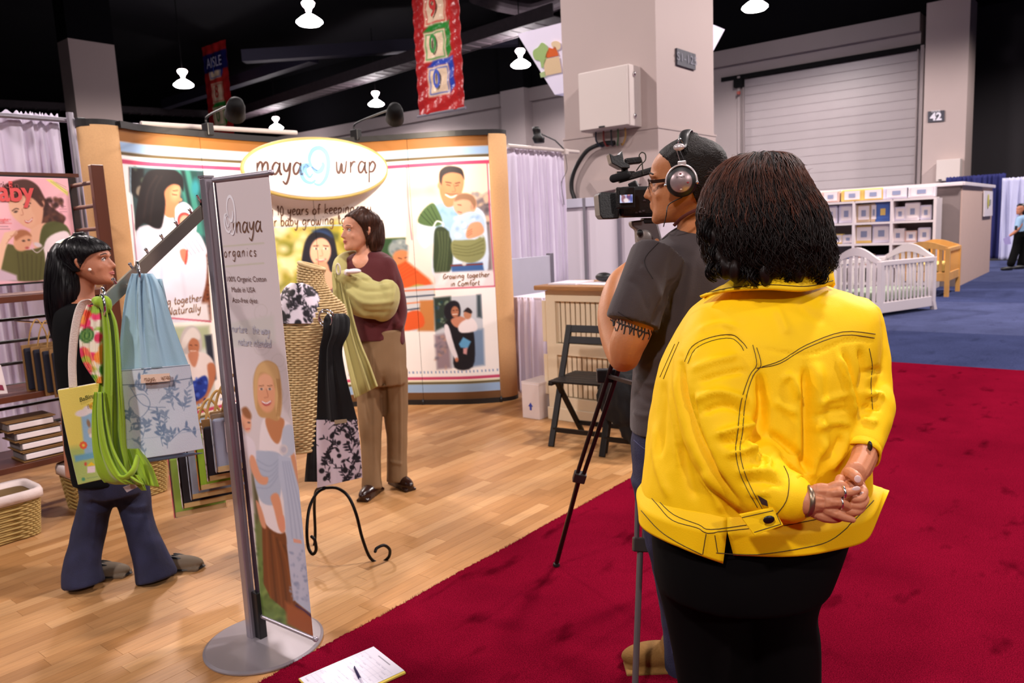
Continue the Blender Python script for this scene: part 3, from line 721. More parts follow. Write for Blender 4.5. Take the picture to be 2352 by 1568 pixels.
    p.poly([(412, 825), (432, 812), (458, 808), (480, 816), (492, 836), (486, 856), (470, 870), (420, 872), (408, 850)], (226, 214, 214), 2, True)
    p.poly([(432, 812), (456, 808), (450, 840), (440, 838)], (192, 130, 104), 2, True)
    p.poly([(476, 838), (492, 836), (494, 870), (470, 920), (438, 930), (450, 905), (478, 880)], (184, 116, 84), 2, True)
    p.poly([(418, 864), (440, 876), (470, 862), (478, 880), (470, 908), (440, 925), (414, 920)], (30, 56, 150), 2, True)
    p.speck((420, 868, 474, 920), [(70, 100, 200), (20, 36, 110)], 22, 2, 6, 5, 1.5, .7)
    # ---------- centre: dark haired woman against yellow leaves, child in an orange sling behind
    p.poly([(560, 524), (786, 517), (870, 520), (872, 548), (998, 543), (998, 748), (560, 770)], (176, 164, 84), 2)
    p.speck((600, 520, 700, 760), [(226, 210, 160), (150, 140, 50), (206, 186, 90), (110, 112, 40), (232, 220, 186)], 120, 6, 20, 6, 5, .6)
    p.speck((745, 515, 880, 600), [(120, 110, 30), (160, 146, 40), (70, 74, 26), (190, 178, 60)], 60, 6, 18, 7, 5, .6)
    p.poly([(870, 548), (998, 543), (998, 575), (870, 600)], (44, 74, 44), 3)
    p.poly([(735, 525), (755, 527), (768, 548), (776, 590), (784, 625), (776, 660), (700, 655), (692, 620), (696, 575), (708, 542)], (24, 22, 34), 2, True)
    p.poly([(716, 530), (735, 525), (755, 530), (764, 545), (735, 538)], (36, 60, 104), 4, True, .8)
    p.ell(736, 578, 24, 32, (226, 170, 140), 6, 1.8); p.poly([(722, 605), (750, 602), (756, 640), (716, 640)], (206, 146, 116), 2, True)
    p.poly([(712, 556), (730, 545), (752, 548), (762, 560), (758, 545), (735, 534), (714, 540), (706, 560)], (24, 22, 34), 2, True)
    for sx in (-1, 1):
        p.ell(737+sx*11, 571, 4.5, 2.2, (250, 240, 236), 4, .9); p.ell(737+sx*11, 571, 2.3, 2.3, (40, 26, 22), 0, .8); p.line([(737+sx*17, 565), (737+sx*6, 564)], 2, (50, 30, 28))
    p.line([(739, 574), (741, 586), (735, 588)], 1.4, (196, 130, 104)); p.line([(727, 596), (737, 600), (748, 595)], 3.2, (206, 96, 96)); p.line([(730, 597), (745, 596)], 1.2, (240, 226, 220))
    p.poly([(690, 660), (720, 640), (760, 645), (780, 700), (780, 770), (690, 770)], (64, 34, 52), 3, True); p.poly([(720, 628), (756, 622), (776, 648), (744, 672), (716, 650)], (216, 156, 128), 2, True)
    p.ell(922, 572, 30, 24, (140, 150, 152), 0, 2.5); p.speck((898, 552, 948, 585), [(110, 124, 130), (176, 184, 180)], 16, 2, 6, 8, 2, .7)
    p.ell(924, 592, 22, 18, (206, 130, 84), 10, 3); p.line([(915, 592), (922, 594)], 2, (90, 50, 40)); p.line([(930, 592), (938, 590)], 2, (90, 50, 40))
    p.poly([(950, 552), (998, 546), (998, 600), (948, 596)], (206, 210, 214), 3, True); p.line([(960, 560), (990, 556)], 2, (150, 60, 60)); p.line([(955, 575), (975, 600)], 2, (80, 60, 60))
    p.poly([(896, 620), (930, 600), (965, 570), (1000, 560), (1000, 655), (960, 652), (920, 668), (900, 668)], (226, 92, 42), 2, True)
    for k in range(5): p.line([(905, 655-k*8), (950, 628-k*9), (998, 612-k*11)], 2.2, (196, 66, 26), 2, op=.7)
    p.poly([(925, 662), (998, 652), (998, 760), (935, 760)], (206, 208, 214), 2)
    for k in range(5): p.line([(925, 668+k*15), (998, 664+k*13)], 3.5, [(214, 110, 70), (70, 80, 100), (222, 140, 100), (60, 74, 96), (214, 110, 70)][k], 1)
    p.poly([(965, 690), (998, 690), (998, 760), (960, 760)], (196, 128, 70), 3); p.poly([(900, 735), (960, 712), (972, 750), (905, 760)], (222, 92, 44), 2, True)
    p.ell(918, 722, 12, 12, (30, 36, 56), 0, 3)
    p.line([(600, 523), (700, 519), (786, 517)], 2.5, (150, 180, 214))
    # ---------- right: man with a child in an olive sling
    p.poly([(932, 377), (1120, 374), (1134, 655), (932, 560)], (236, 218, 202), 2)
    p.poly([(932, 378), (1120, 374), (1122, 470), (940, 460)], (240, 214, 188), 10); p.poly([(932, 430), (1000, 425), (1000, 445), (932, 455)], (232, 190, 168), 8)
    p.poly([(1090, 460), (1124, 440), (1132, 620), (1110, 640)], (120, 108, 112), 6); p.speck((1085, 440, 1125, 520), [(206, 176, 150), (90, 80, 86), (150, 140, 140)], 30, 3, 8, 9, 2, .7)
    p.poly([(1000, 545), (1000, 500), (940, 552), (935, 600), (985, 640), (1000, 660)], (236, 222, 214), 4)
    p.poly([(962, 512), (975, 478), (1008, 462), (1040, 466), (1100, 478), (1118, 520), (1112, 640), (1000, 640), (996, 560), (975, 570), (960, 548)], (206, 220, 240), 2, True)
    p.poly([(1000, 470), (1045, 474), (1050, 540), (1010, 550)], (150, 186, 226), 4, True); p.speck((1000, 475, 1050, 600), [(120, 164, 214), (226, 234, 246)], 24, 3, 8, 11, 3, .6)
    p.poly([(960, 510), (970, 484), (992, 466), (1004, 478), (1016, 512), (992, 520)], (78, 104, 62), 2, True)
    for k in range(4): p.line([(966+k*8, 492-k*6), (990+k*6, 516-k*2)], 1.6, (50, 70, 42), 1.2)
    p.line([(996, 520), (1004, 508), (1018, 514), (1014, 526)], 3.5, (226, 230, 230))
    p.poly([(1000, 525), (1020, 522), (1036, 545), (1040, 600), (1028, 628), (998, 626), (996, 560)], (52, 64, 42), 2, True)
    for k in range(4): p.line([(1006+k*8, 532), (1010+k*6, 575), (1003+k*7, 622)], 2.4, (84, 98, 66), 2)
    p.poly([(1036, 560), (1050, 548), (1090, 550), (1110, 540), (1116, 570), (1108, 592), (1084, 604), (1056, 598), (1040, 585)], (132, 134, 88), 2, True)
    for k in range(4): p.line([(1042, 562+k*7), (1076, 566+k*7), (1110, 552+k*9)], 2.2, (98, 100, 60), 1.6, op=.8)
    p.poly([(1012, 392), (1040, 384), (1062, 394), (1066, 420), (1058, 450), (1042, 472), (1024, 474), (1012, 450), (1008, 420)], (196, 132, 92), 1.8, True)
    p.poly([(1010, 418), (1010, 394), (1024, 382), (1046, 382), (1062, 390), (1066, 412), (1058, 400), (1036, 396), (1018, 404), (1014, 424)], (40, 32, 36), 1.8, True)
    p.ell(1009, 426, 4, 7, (206, 140, 104)); p.line([(1024, 418), (1036, 420)], 2, (46, 30, 26)); p.line([(1046, 421), (1056, 419)], 2, (46, 30, 26)); p.line([(1026, 424), (1034, 426)], 1.6, (60, 36, 30)); p.line([(1046, 427), (1053, 425)], 1.6, (60, 36, 30))
    p.line([(1042, 424), (1046, 438), (1039, 440)], 1.6, (160, 98, 70)); p.line([(1024, 447), (1036, 453), (1050, 448)], 3.6, (236, 222, 212)); p.line([(1024, 444), (1036, 446), (1051, 445)], 1.6, (140, 70, 60))
    p.ell(1068, 470, 27, 27, (214, 160, 130), 0, 2); p.poly([(1044, 462), (1050, 448), (1068, 444), (1086, 450), (1094, 466), (1088, 480), (1080, 462), (1062, 458)], (142, 106, 82), 2, True)
    p.line([(1052, 470), (1059, 471)], 1.8, (80, 50, 40)); p.line([(1052, 486), (1060, 488)], 2.2, (190, 90, 84)); p.ell(1084, 476, 3.5, 6, (206, 140, 116))
    p.poly([(1050, 500), (1080, 486), (1108, 496), (1112, 530), (1085, 548), (1040, 550), (1034, 530)], (176, 200, 230), 2, True); p.speck((1045, 495, 1108, 545), [(220, 232, 246), (140, 172, 212)], 16, 3, 7, 12, 2, .6)
    p.poly([(1080, 514), (1102, 510), (1112, 528), (1104, 540), (1076, 548), (1070, 536)], (206, 150, 116), 1.8, True)
    for k in range(3): p.line([(1074, 532+k*5), (1084, 526+k*5)], 1.4, (160, 100, 76))
    p.poly([(1036, 608), (1108, 602), (1112, 622), (1038, 626)], (56, 92, 150), 2); p.line([(1036, 610), (1108, 606)], 3.5, (120, 50, 40)); p.ell(1066, 606, 5, 4, (200, 200, 200))
    p.poly([(998, 626), (1132, 620), (1135, 656), (998, 660)], (226, 218, 222), 3)
    for k in range(3): p.poly([(1015+k*40, 628), (1035+k*42, 628), (1020+k*44, 656), (1000+k*44, 656)], (238, 234, 238), 4)
    p.line([(934, 378), (938, 470), (946, 550)], 2.4, (206, 110, 130)); p.line([(934, 378), (1118, 374)], 2, (180, 196, 220)); p.line([(1119, 374), (1126, 500), (1137, 657)], 2.6, (196, 70, 104)); p.line([(1000, 664), (1137, 657)], 3, (200, 64, 96))
    # ---------- lower right: woman with baby on a street
    p.poly([(996, 684), (1106, 676), (1113, 838), (1004, 848)], (196, 200, 210), 1.5)
    p.poly([(996, 684), (1035, 680), (1040, 740), (1000, 760)], (44, 56, 50), 3); p.speck((997, 684, 1040, 760), [(30, 60, 70), (110, 130, 110), (70, 80, 90)], 26, 2, 6, 13, 1.5, .8)
    p.poly([(1095, 677), (1104, 676), (1107, 730), (1096, 728)], (60, 72, 80), 3); p.poly([(1075, 760), (1110, 755), (1113, 838), (1085, 842)], (120, 144, 176), 4)
    p.poly([(998, 770), (1030, 764), (1036, 845), (1004, 848)], (150, 130, 140), 4); p.speck((1000, 770, 1030, 845), [(186, 146, 130), (110, 104, 120)], 24, 2, 5, 14, 2, .6)
    p.poly([(1024, 700), (1040, 690), (1054, 696), (1058, 716), (1052, 732), (1028, 734), (1020, 716)], (26, 22, 32), 1.8, True)
    p.ell(1045, 716, 9, 13, (176, 112, 84), 0, 1.4); p.line([(1040, 722), (1050, 721)], 2, (236, 220, 210)); p.line([(1040, 713), (1043, 713)], 1.3, (40, 24, 20)); p.line([(1048, 712), (1051, 712)], 1.3, (40, 24, 20))
    p.poly([(1020, 744), (1036, 732), (1060, 732), (1080, 744), (1090, 780), (1086, 842), (1044, 844), (1042, 790), (1024, 762)], (22, 20, 28), 1.8, True)
    p.poly([(1020, 750), (1030, 748), (1042, 790), (1052, 820), (1046, 826), (1028, 790)], (230, 224, 232), 1.6, True); p.ell(1049, 826, 4, 5, (196, 120, 90))
    p.poly([(1036, 734), (1056, 726), (1072, 736), (1056, 752), (1042, 748)], (196, 130, 104), 1.6, True)
    p.poly([(1052, 752), (1062, 738), (1084, 730), (1096, 746), (1092, 760), (1060, 764)], (232, 222, 226), 1.6, True); p.ell(1074, 722, 9, 11, (190, 130, 100), 0, 1.4); p.poly([(1064, 716), (1074, 706), (1084, 714), (1082, 720), (1070, 716)], (40, 30, 34), 1.3, True)
    p.poly([(1054, 790), (1064, 774), (1082, 784), (1074, 800), (1058, 798)], (96, 160, 206), 1.6); p.poly([(1064, 800), (1074, 798), (1072, 814), (1064, 812)], (206, 150, 150), 1.5)
    # ---------- running bands
    band(2.19, 2.40, (142, 92, 42)); band(2.125, 2.19, (150, 178, 212)); band(2.102, 2.125, (92, 76, 46)); band(2.045, 2.075, (196, 66, 104))
    band(.0, .105, (110, 74, 44)); band(.105, .178, (150, 178, 212)); band(.178, .20, (96, 84, 48)); band(.20, .212, (230, 224, 190)); band(.218, .243, (196, 66, 104))
    m = (np.abs(z-.285) < .008) & (np.mod(p.s, .034) < .014); p._mix(allI, m.astype(float)*.8, (130, 150, 190))

NP = 4
cuts = np.linspace(0, LS, NP+1); cuts[1] = .70; cuts[2] = 1.66; cuts[3] = 2.50
for k in range(NP):
    a, b = cuts[k]+.0015, cuts[k+1]-.0015; nu = int((b-a)/LS*500); nv = 320
    ss_ = np.linspace(a, b, nu); zz = np.linspace(2.29, .03, nv)
    W = np.array([wallpt(s) for s in ss_]); G = np.zeros((nv, nu, 3)); G[:, :, 0] = W[None, :, 0]; G[:, :, 1] = W[None, :, 1]; G[:, :, 2] = zz[:, None]
    zf = np.repeat(zz, nu); sf = np.tile(ss_, nv)
    def art(p, zf=zf, sf=sf): p.s = sf; display_art(p, zf)
    printed('graphic_panel', G, art, mat('display_print', (255, 255, 255), .55, attr='print', spec=.3), disp, (246, 240, 238))
back = MB(); Wb = [np.r_[wallpt(s)-wallN(s)*.02, 0] for s in np.linspace(0, LS, 60)]; Wc = [np.r_[wallpt(s)-wallN(s)*.30, 0] for s in np.linspace(0, LS, 60)]
lo, hi = A(0, 0, .03), A(0, 0, 2.29)
back.grid(np.array([[q+lo for q in Wb], [q+hi for q in Wb]])); back.build('backing', M_BLACKM, disp)
for zz, h, nm in ((2.30, .045, 'top_track'), (.02, .04, 'bottom_track')):
    q = MB(); ring = []
    for s in np.linspace(-0.0, LS, 60):
        w_ = wallpt(s); n_ = wallN(s); o1 = w_+n_*.025; o2 = w_-n_*.12
        ring.append([A(o1[0], o1[1], zz-h/2), A(o1[0], o1[1], zz+h/2), A(o2[0], o2[1], zz+h/2), A(o2[0], o2[1], zz-h/2)])
    q.loft(ring).build(nm, M_TRACK, disp)
def end_cap(s, sgn, r, name):
    """rolled end, half a cylinder turning to the back"""
    w_ = wallpt(s); n_ = wallN(s); t_ = A(-n_[1], n_[0])*sgn; pts = []
    for a in np.linspace(0, math.pi*.8, 22): pts.append(w_ - n_*r*(1-math.cos(a)) + t_*r*math.sin(a)*1.25)
    mb = MB(); mb.grid(np.array([[A(p_[0], p_[1], z) for p_ in pts] for z in np.linspace(.035, 2.29, 6)])); mb.build(name, M_TAN, disp, smooth=True, solid=.006)
    for z0, z1 in ((2.28, 2.325), (.0, .04)):
        m = MB(); m.prism([A(p_[0], p_[1], z0) for p_ in [w_-n_*2*r]+[w_+(p__-w_)*1.03 for p__ in pts]], (0, 0, z1-z0)); m.build('cap_trim', M_TRACK, disp)
end_cap(LS, 1, .13, 'end_cap'); end_cap(0, -1, .13, 'end_cap')
# feet under the panel joints
for s in cuts: w_ = wallpt(s); n_ = wallN(s); MB().lathe((w_[0]+n_[0]*.02, w_[1]+n_[1]*.02, 0), [(.012, 0), (.016, .005), (.016, .03), (.006, .05)], 10).build('foot', M_TRACK, disp)
# words printed on the panels
def on_wall(px, py, s_px):
    """a line of writing on the display, laid out along the wall from where it starts"""
    r = ray(px, py); best = None
    for s in np.linspace(0, LS, 600):
        w_ = wallpt(s); k = (w_@r[:2])/(r[:2]@r[:2]); e = np.linalg.norm(r[:2]*k-w_)
        if best is None or e < best[0]: best = (e, s, CAMH+r[2]*k)
    s0, z0 = best[1], best[2]
    def pl(x, y): s = s0+x; w_ = wallpt(s)+wallN(s)*.004; return A(w_[0], w_[1], z0+y)
    return pl
M_INK = mat('brown_ink', (104, 66, 40), .6)
M_INKP = mat('pale_brown_ink', (140, 104, 80), .6)
for txt_, (px, py), sz, wd in (('Celebrating 10 years of keeping you', (528, 496), .050, .009), ('and your baby growing together', (560, 522), .050, .009)):
    mb = MB(); hand_text(txt_, on_wall(px, py, 0), sz, wd, mb, .14, cond=.76); o = mb.build('lettering', M_INK, disp); o['kind'] = 'stuff'
for txt_, (px, py), sz in (('Growing together', (337, 707), .032), ('Naturally', (385, 724), .034), ('Growing together', (1018, 640), .026), ('in Comfort', (1035, 657), .026)):
    mb = MB(); hand_text(txt_, on_wall(px, py, 0), sz, .0065, mb, .12); o = mb.build('lettering', M_INKP, disp); o['kind'] = 'stuff'

# --- oval header sign
a_, b_ = A(3.405, 5.40, 2.075), A(4.50, 4.98, 2.075); C0 = (a_+b_)/2; U = nrm(b_-a_); Nf = nrm(np.cross(U, UP)); Nf = Nf if Nf@FWD < 0 else -Nf
q = proj(C0); RA, RB = np.linalg.norm(b_-a_)/2, .232
C0 = C0 + UP*((q[1][0]-388)/FPX*q[2][0])
ov = thing('oval_sign', 'white oval header sign with blue mother-and-child swirl mounted on the display', 'sign', C0)
def ovp(x, y, off=0.0): return C0+U*x+UP*y+Nf*off
el = lambda ra, rb, off, n=96: [ovp(ra*math.cos(t), rb*math.sin(t), off) for t in np.arange(n)*2*math.pi/n]
MB().loft([el(RA-.012, RB-.012, 0), el(RA-.004, RB-.004, .028), el(RA-.012, RB-.012, .035)]).build('face_board', mat('oval_face', (232, 222, 226), .5), ov)
MB().tube(np.array(el(RA, RB, .004)), .022, 10, closed=True).build('rim', mat('olive_rim', (170, 148, 88), .5), ov, smooth=True)
pl = lambda x, y: ovp(x, y, .038)
mb = MB(); w1 = hand_text('maya', lambda x, y: pl(-.50+x, -.045+y), .098, .017, mb, .10, cond=.78); mb.build('lettering', mat('oval_ink', (74, 44, 36), .6), ov)
mb = MB(); hand_text('wrap', lambda x, y: pl(.135+x, -.035+y), .098, .017, mb, .16, cond=.80); mb.build('lettering', mat('oval_ink', (74, 44, 36), .6), ov)
def swirl(place, sc, wd, m, parent, name='swirl_mark'):
    """mother-and-child swirl made of brush strokes"""
    big = [(.05, -.1), (-.25, .1), (-.35, .55), (-.1, 1.0), (.3, 1.1), (.62, .8), (.68, .2), (.5, -.45), (.15, -.85), (-.2, -.8)]
    inn = [(-.25, .1), (-.05, -.15), (.2, -.12), (.38, .15), (.36, .35)]
    sm = [(-.22, -.25), (-.42, -.45), (-.6, -.2), (-.62, .05), (-.45, .18), (-.75, .12), (-.85, -.25), (-.7, -.62), (-.35, -.75), (-.1, -.6)]
    mb = MB()
    for s_ in (big, inn, sm):
        q = spline(s_, 8)*sc; T = np.gradient(q, axis=0); T /= np.linalg.norm(T, axis=1)[:, None]+1e-9; Nn = np.stack([-T[:, 1], T[:, 0]], 1); k = len(q)
        ww = wd*(.35+.9*np.sin(np.linspace(.1, 2.9, k))); Lq = [place(*(a+b*c/2)) for a, b, c in zip(q, Nn, ww)]; Rq = [place(*(a-b*c/2)) for a, b, c in zip(q, Nn, ww)]
        mb.add(Lq+Rq, [(i, i+1, k+i+1, k+i) for i in range(k-1)])
    o = mb.build(name, m, parent); return o
swirl(lambda x, y: pl(x*1.0-.02, y+.0), .148, .030, mat('blue_swirl', (104, 150, 196), .6), ov)

# --- clip-on arm lights
def arm_light(label, clamp, head, aim, power, cone=115):
    t = thing('arm_light', label, 'spotlight', clamp); d = nrm(A(*aim)-A(*head))
    MB().box(A(*clamp)-A(0, 0, .02), (.05, .09, .09)).build('clamp', M_BLACK, t, bevel=.005)
    MB().tube(spline([clamp, A(*clamp)+A(0, 0, .07), (A(*clamp)*.4+A(*head)*.6)+A(0, 0, .06), A(*head)-d*.07], 5), .008, 8).build('arm', M_BLACK, t)
    X = nrm(np.cross(d, UP)); Y = np.cross(X, d)
    MB().lathe(A(*head)-d*.09, [(.02, 0), (.045, .012), (.06, .06), (.068, .15), (.06, .15), (.05, .06), (.001, .05)], 20, (X, Y, d)).build('lamp_head', mat('lamp_black', (8, 7, 8), .7, spec=.2), t, smooth=True)
    MB().ell(A(*head)+d*.0, (.035, .035, .02), (X, Y, d)).build('bulb', mat('halogen_glass', (255, 226, 190), .4, emit=30.0), t.children[-1])
    lamp('halogen_light', 'SPOT', A(*head)+d*.07, power, (1.0, .84, .66), .035, A(*aim), math.radians(cone), .6, parent=t)
    return t
cl1 = wallpt(.78); cl2 = wallpt(2.06)
arm_light('black clip-on arm light at the display top, in front of the farther banner', (cl1[0], cl1[1], 2.36), P(541, 252, 5.05), (3.30, 5.48, 1.85), BOOTH_POWER)
arm_light('black clip-on arm light at the display top just below the nearer banner', (cl2[0], cl2[1], 2.36), P(907, 262, 5.5), (4.55, 4.95, 1.85), BOOTH_POWER)
arm_light('black arm light on the drape post outside the left edge', (1.55, 6.0, 2.5), (1.75, 5.75, 2.62), (2.1, 2.7, 0), 130, 60)
al = thing('arm_light', 'small black arm light clamped at the tall drape beside the wide column', 'spotlight', PY(1298, 345, 5.56))
MB().tube([PY(1298, 345, 5.56), PY(1275, 322, 5.56), PY(1245, 308, 5.56)], .009, 7).build('arm', M_BLACK, al)
MB().lathe(PY(1239, 328, 5.56), [(.001, 0), (.06, .0), (.075, .06), (.05, .09), (.045, .14), (.05, .15), (.04, .19), (.001, .2)], 16, (RH, TC, nrm(PY(1233, 300, 5.56)-PY(1240, 330, 5.56)))).build('lamp_head', M_BLACK, al, smooth=True)
MB().box(PY(1298, 349, 5.56), (.07, .07, .07)).build('clamp', M_WHITEP, al, bevel=.01)
MB().tube(spline([PY(1298, 352, 5.56), PY(1302, 390, 5.56), PY(1290, 420, 5.56), PY(1296, 470, 5.56)], 6), .004, 5).build('cord', M_BLACK, al)

# --- pipe and drape
M_DRAPE = mat('white_drape', (214, 202, 222), .9, var=.03, vscale=3, bump=.1, bscale=300, sheen=.2)
M_DRAPE2 = mat('blue_white_drape', (184, 184, 214), .9, var=.03, vscale=3, sheen=.2)
def drape(label, p0, p1, ztop, zbot=0.02, folds=9, amp=.035, m=None, seed=0, gather=.6, parent=None, name='drape'):
    p0, p1 = A(*p0), A(*p1); L = np.linalg.norm(p1-p0); d = (p1-p0)/L; n_ = A(-d[1], d[0], 0); R = np.random.RandomState(seed)
    nu, nv = max(40, int(folds*12)), 24; u = np.linspace(0, 1, nu); ph = np.cumsum(1+.55*np.sin(u*folds*1.7+seed)+.3*R.randn(nu)*.3); ph = ph/ph[-1]*folds*2*math.pi
    G = np.zeros((nv, nu, 3))
    for j, v in enumerate(np.linspace(0, 1, nv)):
        a = amp*(.35+.65*min(1, v*4)) if gather else amp
        off = a*np.sin(ph+.5*math.sin(v*3+seed))+a*.35*np.sin(ph*2.3+v*2)
        z = ztop-(ztop-zbot)*v+(.012*np.sin(ph*3.1) if j == 0 else 0)
        G[j] = p0+np.outer(u*L, d)+np.outer(off, n_)+np.outer(np.full(nu, 1) if np.isscalar(z) else np.ones(nu), A(0, 0, 0)); G[j, :, 2] = z
    mb = MB(); mb.grid(G)
    if parent is not None: return mb.build(name, m or M_DRAPE, parent, smooth=True, solid=.002)
    return mb.build(name, m or M_DRAPE, None, smooth=True, solid=.002, origin='base', label=label, category='curtain')
drape('white gathered drape behind the magazine poster at the left edge', (1.2, 6.12, 0), (2.40, 6.12, 0), 2.46, folds=13, seed=1)
drape('narrow strip of white drape between the post and the display end', (2.52, 6.18, 0), (2.95, 6.18, 0), 2.44, folds=4, seed=2)
pt = thing('drape_post', 'grey metal drape post at the top left beside the display end', 'post', (2.44, 6.02, 0))
MB().tube([(2.44, 6.02, 0), (2.44, 6.02, 2.47)], .024, 14).build('upright', M_ALU, pt); MB().tube([(1.2, 6.06, 2.42), (2.95, 6.06, 2.42)], .018, 10).build('crossbar', M_ALU, pt); MB().box((2.5, 6.0, 2.41), (.06, .05, .05)).build('slot_hook', M_BLACK, pt, bevel=.006)
MB().tube([(2.95, 6.02, 2.43), (4.35, 5.98, 2.45)], .02, 10).build('drape_pipe', M_WHITEP, None, origin='base', label='white drape crossbar showing above the display top', category='pipe')
drape('tall white drape to the right of the display wall', (6.95, 5.62, 0), (8.05, 5.62, 0), 2.42, folds=11, seed=3, amp=.03)
MB().tube([(6.9, 5.57, 2.43), (8.32, 5.57, 2.43)], .022, 10).build('drape_pipe', M_WHITEP, None, origin='base', label='crossbar over the tall drape right of the display', category='pipe')
# low hard wall and skirted table
M_PANEL = mat('grey_hard_panel', (186, 182, 198), .6, var=.02); M_PANELW = mat('white_hard_panel', (214, 202, 212), .5)
lw = thing('low_partition', 'low pale grey partition in front of the tall drape', 'partition', (5.9, 4.84, 0))
MB().box((5.9, 4.84, .6), (1.42, .04, 1.2)).build('panel', M_PANEL, lw, bevel=.004); MB().box((6.62, 4.84, .61), (.05, .06, 1.22)).build('end_post', M_ALU, lw)
tb = thing('skirted_table', 'table with a white pleated skirt beside the white counter', 'table', (5.5, 3.75, 0))
drape('', (5.27, 4.30, 0), (5.27, 2.7, 0), .885, .03, 17, .022, M_DRAPE, 5, parent=tb, name='table_skirt')
MB().box((5.59, 3.5, .885), (.64, 1.6, .02)).build('tabletop', mat('white_cloth', (216, 206, 222), .85), tb, bevel=.004)
# tall hard wall behind the counter
hw = thing('panel_partition', 'tall pale panel partition around the foot of the wide column', 'partition', (8.85, 4.5, 0))
yA = PX(1267, 461, 8.8)[1]; zA = 1.87
ys = [yA]+[PX(x, 500, 8.8)[1] for x in (1340, 1418, 1500, 1575)]+[PX(1650, 500, 8.8)[1]]
MB().box((8.83, (yA+ys[-1])/2, zA-.06), (.07, yA-ys[-1], .12)).build('top_rail', M_PANEL, hw, bevel=.004)
for i, y in enumerate(ys):
    MB().box((8.82, y-.02, zA/2), (.06, .045, zA)).build('mullion', M_ALU if i else M_PANEL, hw)
for i in range(len(ys)-1): MB().box((8.84, (ys[i]+ys[i+1])/2, (zA-.12)/2), (.02, ys[i]-ys[i+1]-.05, zA-.12)).build('infill_panel', M_PANELW, hw)
MB().box((9.2, yA-.01, zA/2), (.8, .04, zA)).build('return_panel', M_PANEL, hw)

# --- white beadboard counter
M_CREAM = mat('cream_paint', (226, 208, 178), .45, var=.02); M_OAKTOP = mat('oak_top', (168, 120, 74), .4, var=.2, vscale=6, stretch=(12, 1, 12))
ct = thing('beadboard_counter', 'cream beadboard counter with a wooden top', 'counter', (4.95, 2.9, 0))
cx0, cx1, cy0, cy1, cz = 4.72, 5.16, 2.32, 3.50, 1.02
MB().box(((cx0+cx1)/2+.02, (cy0+cy1)/2, cz/2+.03), (cx1-cx0-.04, cy1-cy0-.02, cz-.1)).build('carcass', M_CREAM, ct)
MB().box((4.93, (cy0+cy1)/2, 1.037), (.58, cy1-cy0+.12, .035)).build('countertop', M_OAKTOP, ct, bevel=.006)
MB().box((4.94, (cy0+cy1)/2, .05), (.5, cy1-cy0+.02, .1)).build('plinth', M_CREAM, ct, bevel=.006)
for y in (cy1-.045, 2.86, cy0+.045): MB().box((cx0, y, .54), (.035, .09, .94)).build('stile', M_CREAM, ct, bevel=.003)
for z in (.14, .56, .975): MB().box((cx0, (cy0+cy1)/2, z), (.034, cy1-cy0-.05, .09)).build('rail', M_CREAM, ct, bevel=.003)
bd = None
for (z0, z1) in ((.19, .51), (.61, .93)):
    for k in range(26):
        y = cy0+.08+k*.0455
        if abs(y-2.86) < .04: continue
        if bd is None: bd = MB().box((cx0+.014, y, (z0+z1)/2), (.014, .036, z1-z0)).build('bead_slat', M_CREAM, ct, bevel=.004); y00, z00 = y, (z0+z1)/2
        else: c = bd.copy(); COL.objects.link(c); c.parent = ct; c.location = (0, y-y00, (z0+z1)/2-z00)
# on the counter
M_PAPER = mat('white_paper', (232, 226, 238), .6)
tilt = lambda a: (A(math.cos(a), math.sin(a), 0), A(-math.sin(a), math.cos(a), 0), UP)
MB().box((4.86, 3.36, 1.062), (.30, .24, .012), tilt(.1)).build('paper_stack', M_PAPER, None, origin='base', label='white paper stack at the left end of the counter', category='paper')
MB().box((4.83, 3.05, 1.059), (.22, .30, .006), tilt(-.15)).build('paper_stack', M_PAPER, None, origin='base', label='white sheets on the counter under the black headset', category='paper')
MB().box((4.76, 2.84, 1.058), (.09, .15, .004), tilt(.1)).build('flyer', mat('lime_paper', (150, 206, 70), .6), None, origin='base', label='lime green flyer on the counter edge', category='flyer')
hd = thing('headset', 'black headset lying on the counter papers', 'headphones', (4.92, 3.02, 1.07))
MB().ell((4.92, 3.10, 1.10), (.05, .07, .035)).build('ear_cup', M_BLACK, hd, smooth=True); MB().ell((4.95, 2.96, 1.09), (.045, .06, .03)).build('ear_cup', M_BLACK, hd, smooth=True)
MB().tube(spline([(4.92, 3.12, 1.09), (4.99, 3.05, 1.10), (4.99, 2.9, 1.10), (4.93, 2.74, 1.085), (4.9, 2.68, 1.08)], 5), .012, 8).build('headband', M_BLACK, hd, smooth=True)
# cardboard box on the floor
wbx = thing('storage_box', 'white cardboard box on the floor at the left end of the counter', 'box', (4.75, 3.63, 0))
MB().box((4.76, 3.63, .14), (.26, .17, .28)).build('carton', mat('white_card', (222, 208, 206), .7), wbx, bevel=.004); MB().box((4.77, 3.63, .285), (.27, .18, .02)).build('lid', mat('white_card', (222, 208, 206), .7), wbx, bevel=.003)
MB().prism([A(4.626, 3.63+dy, .10+dz) for dy, dz in ((-.008, -.03), (-.008, .0), (-.022, .0), (0, .03), (.022, .0), (.008, .0), (.008, -.03))], (.003, 0, 0)).build('printed_arrow', mat('blue_ink', (50, 70, 170), .6), wbx)

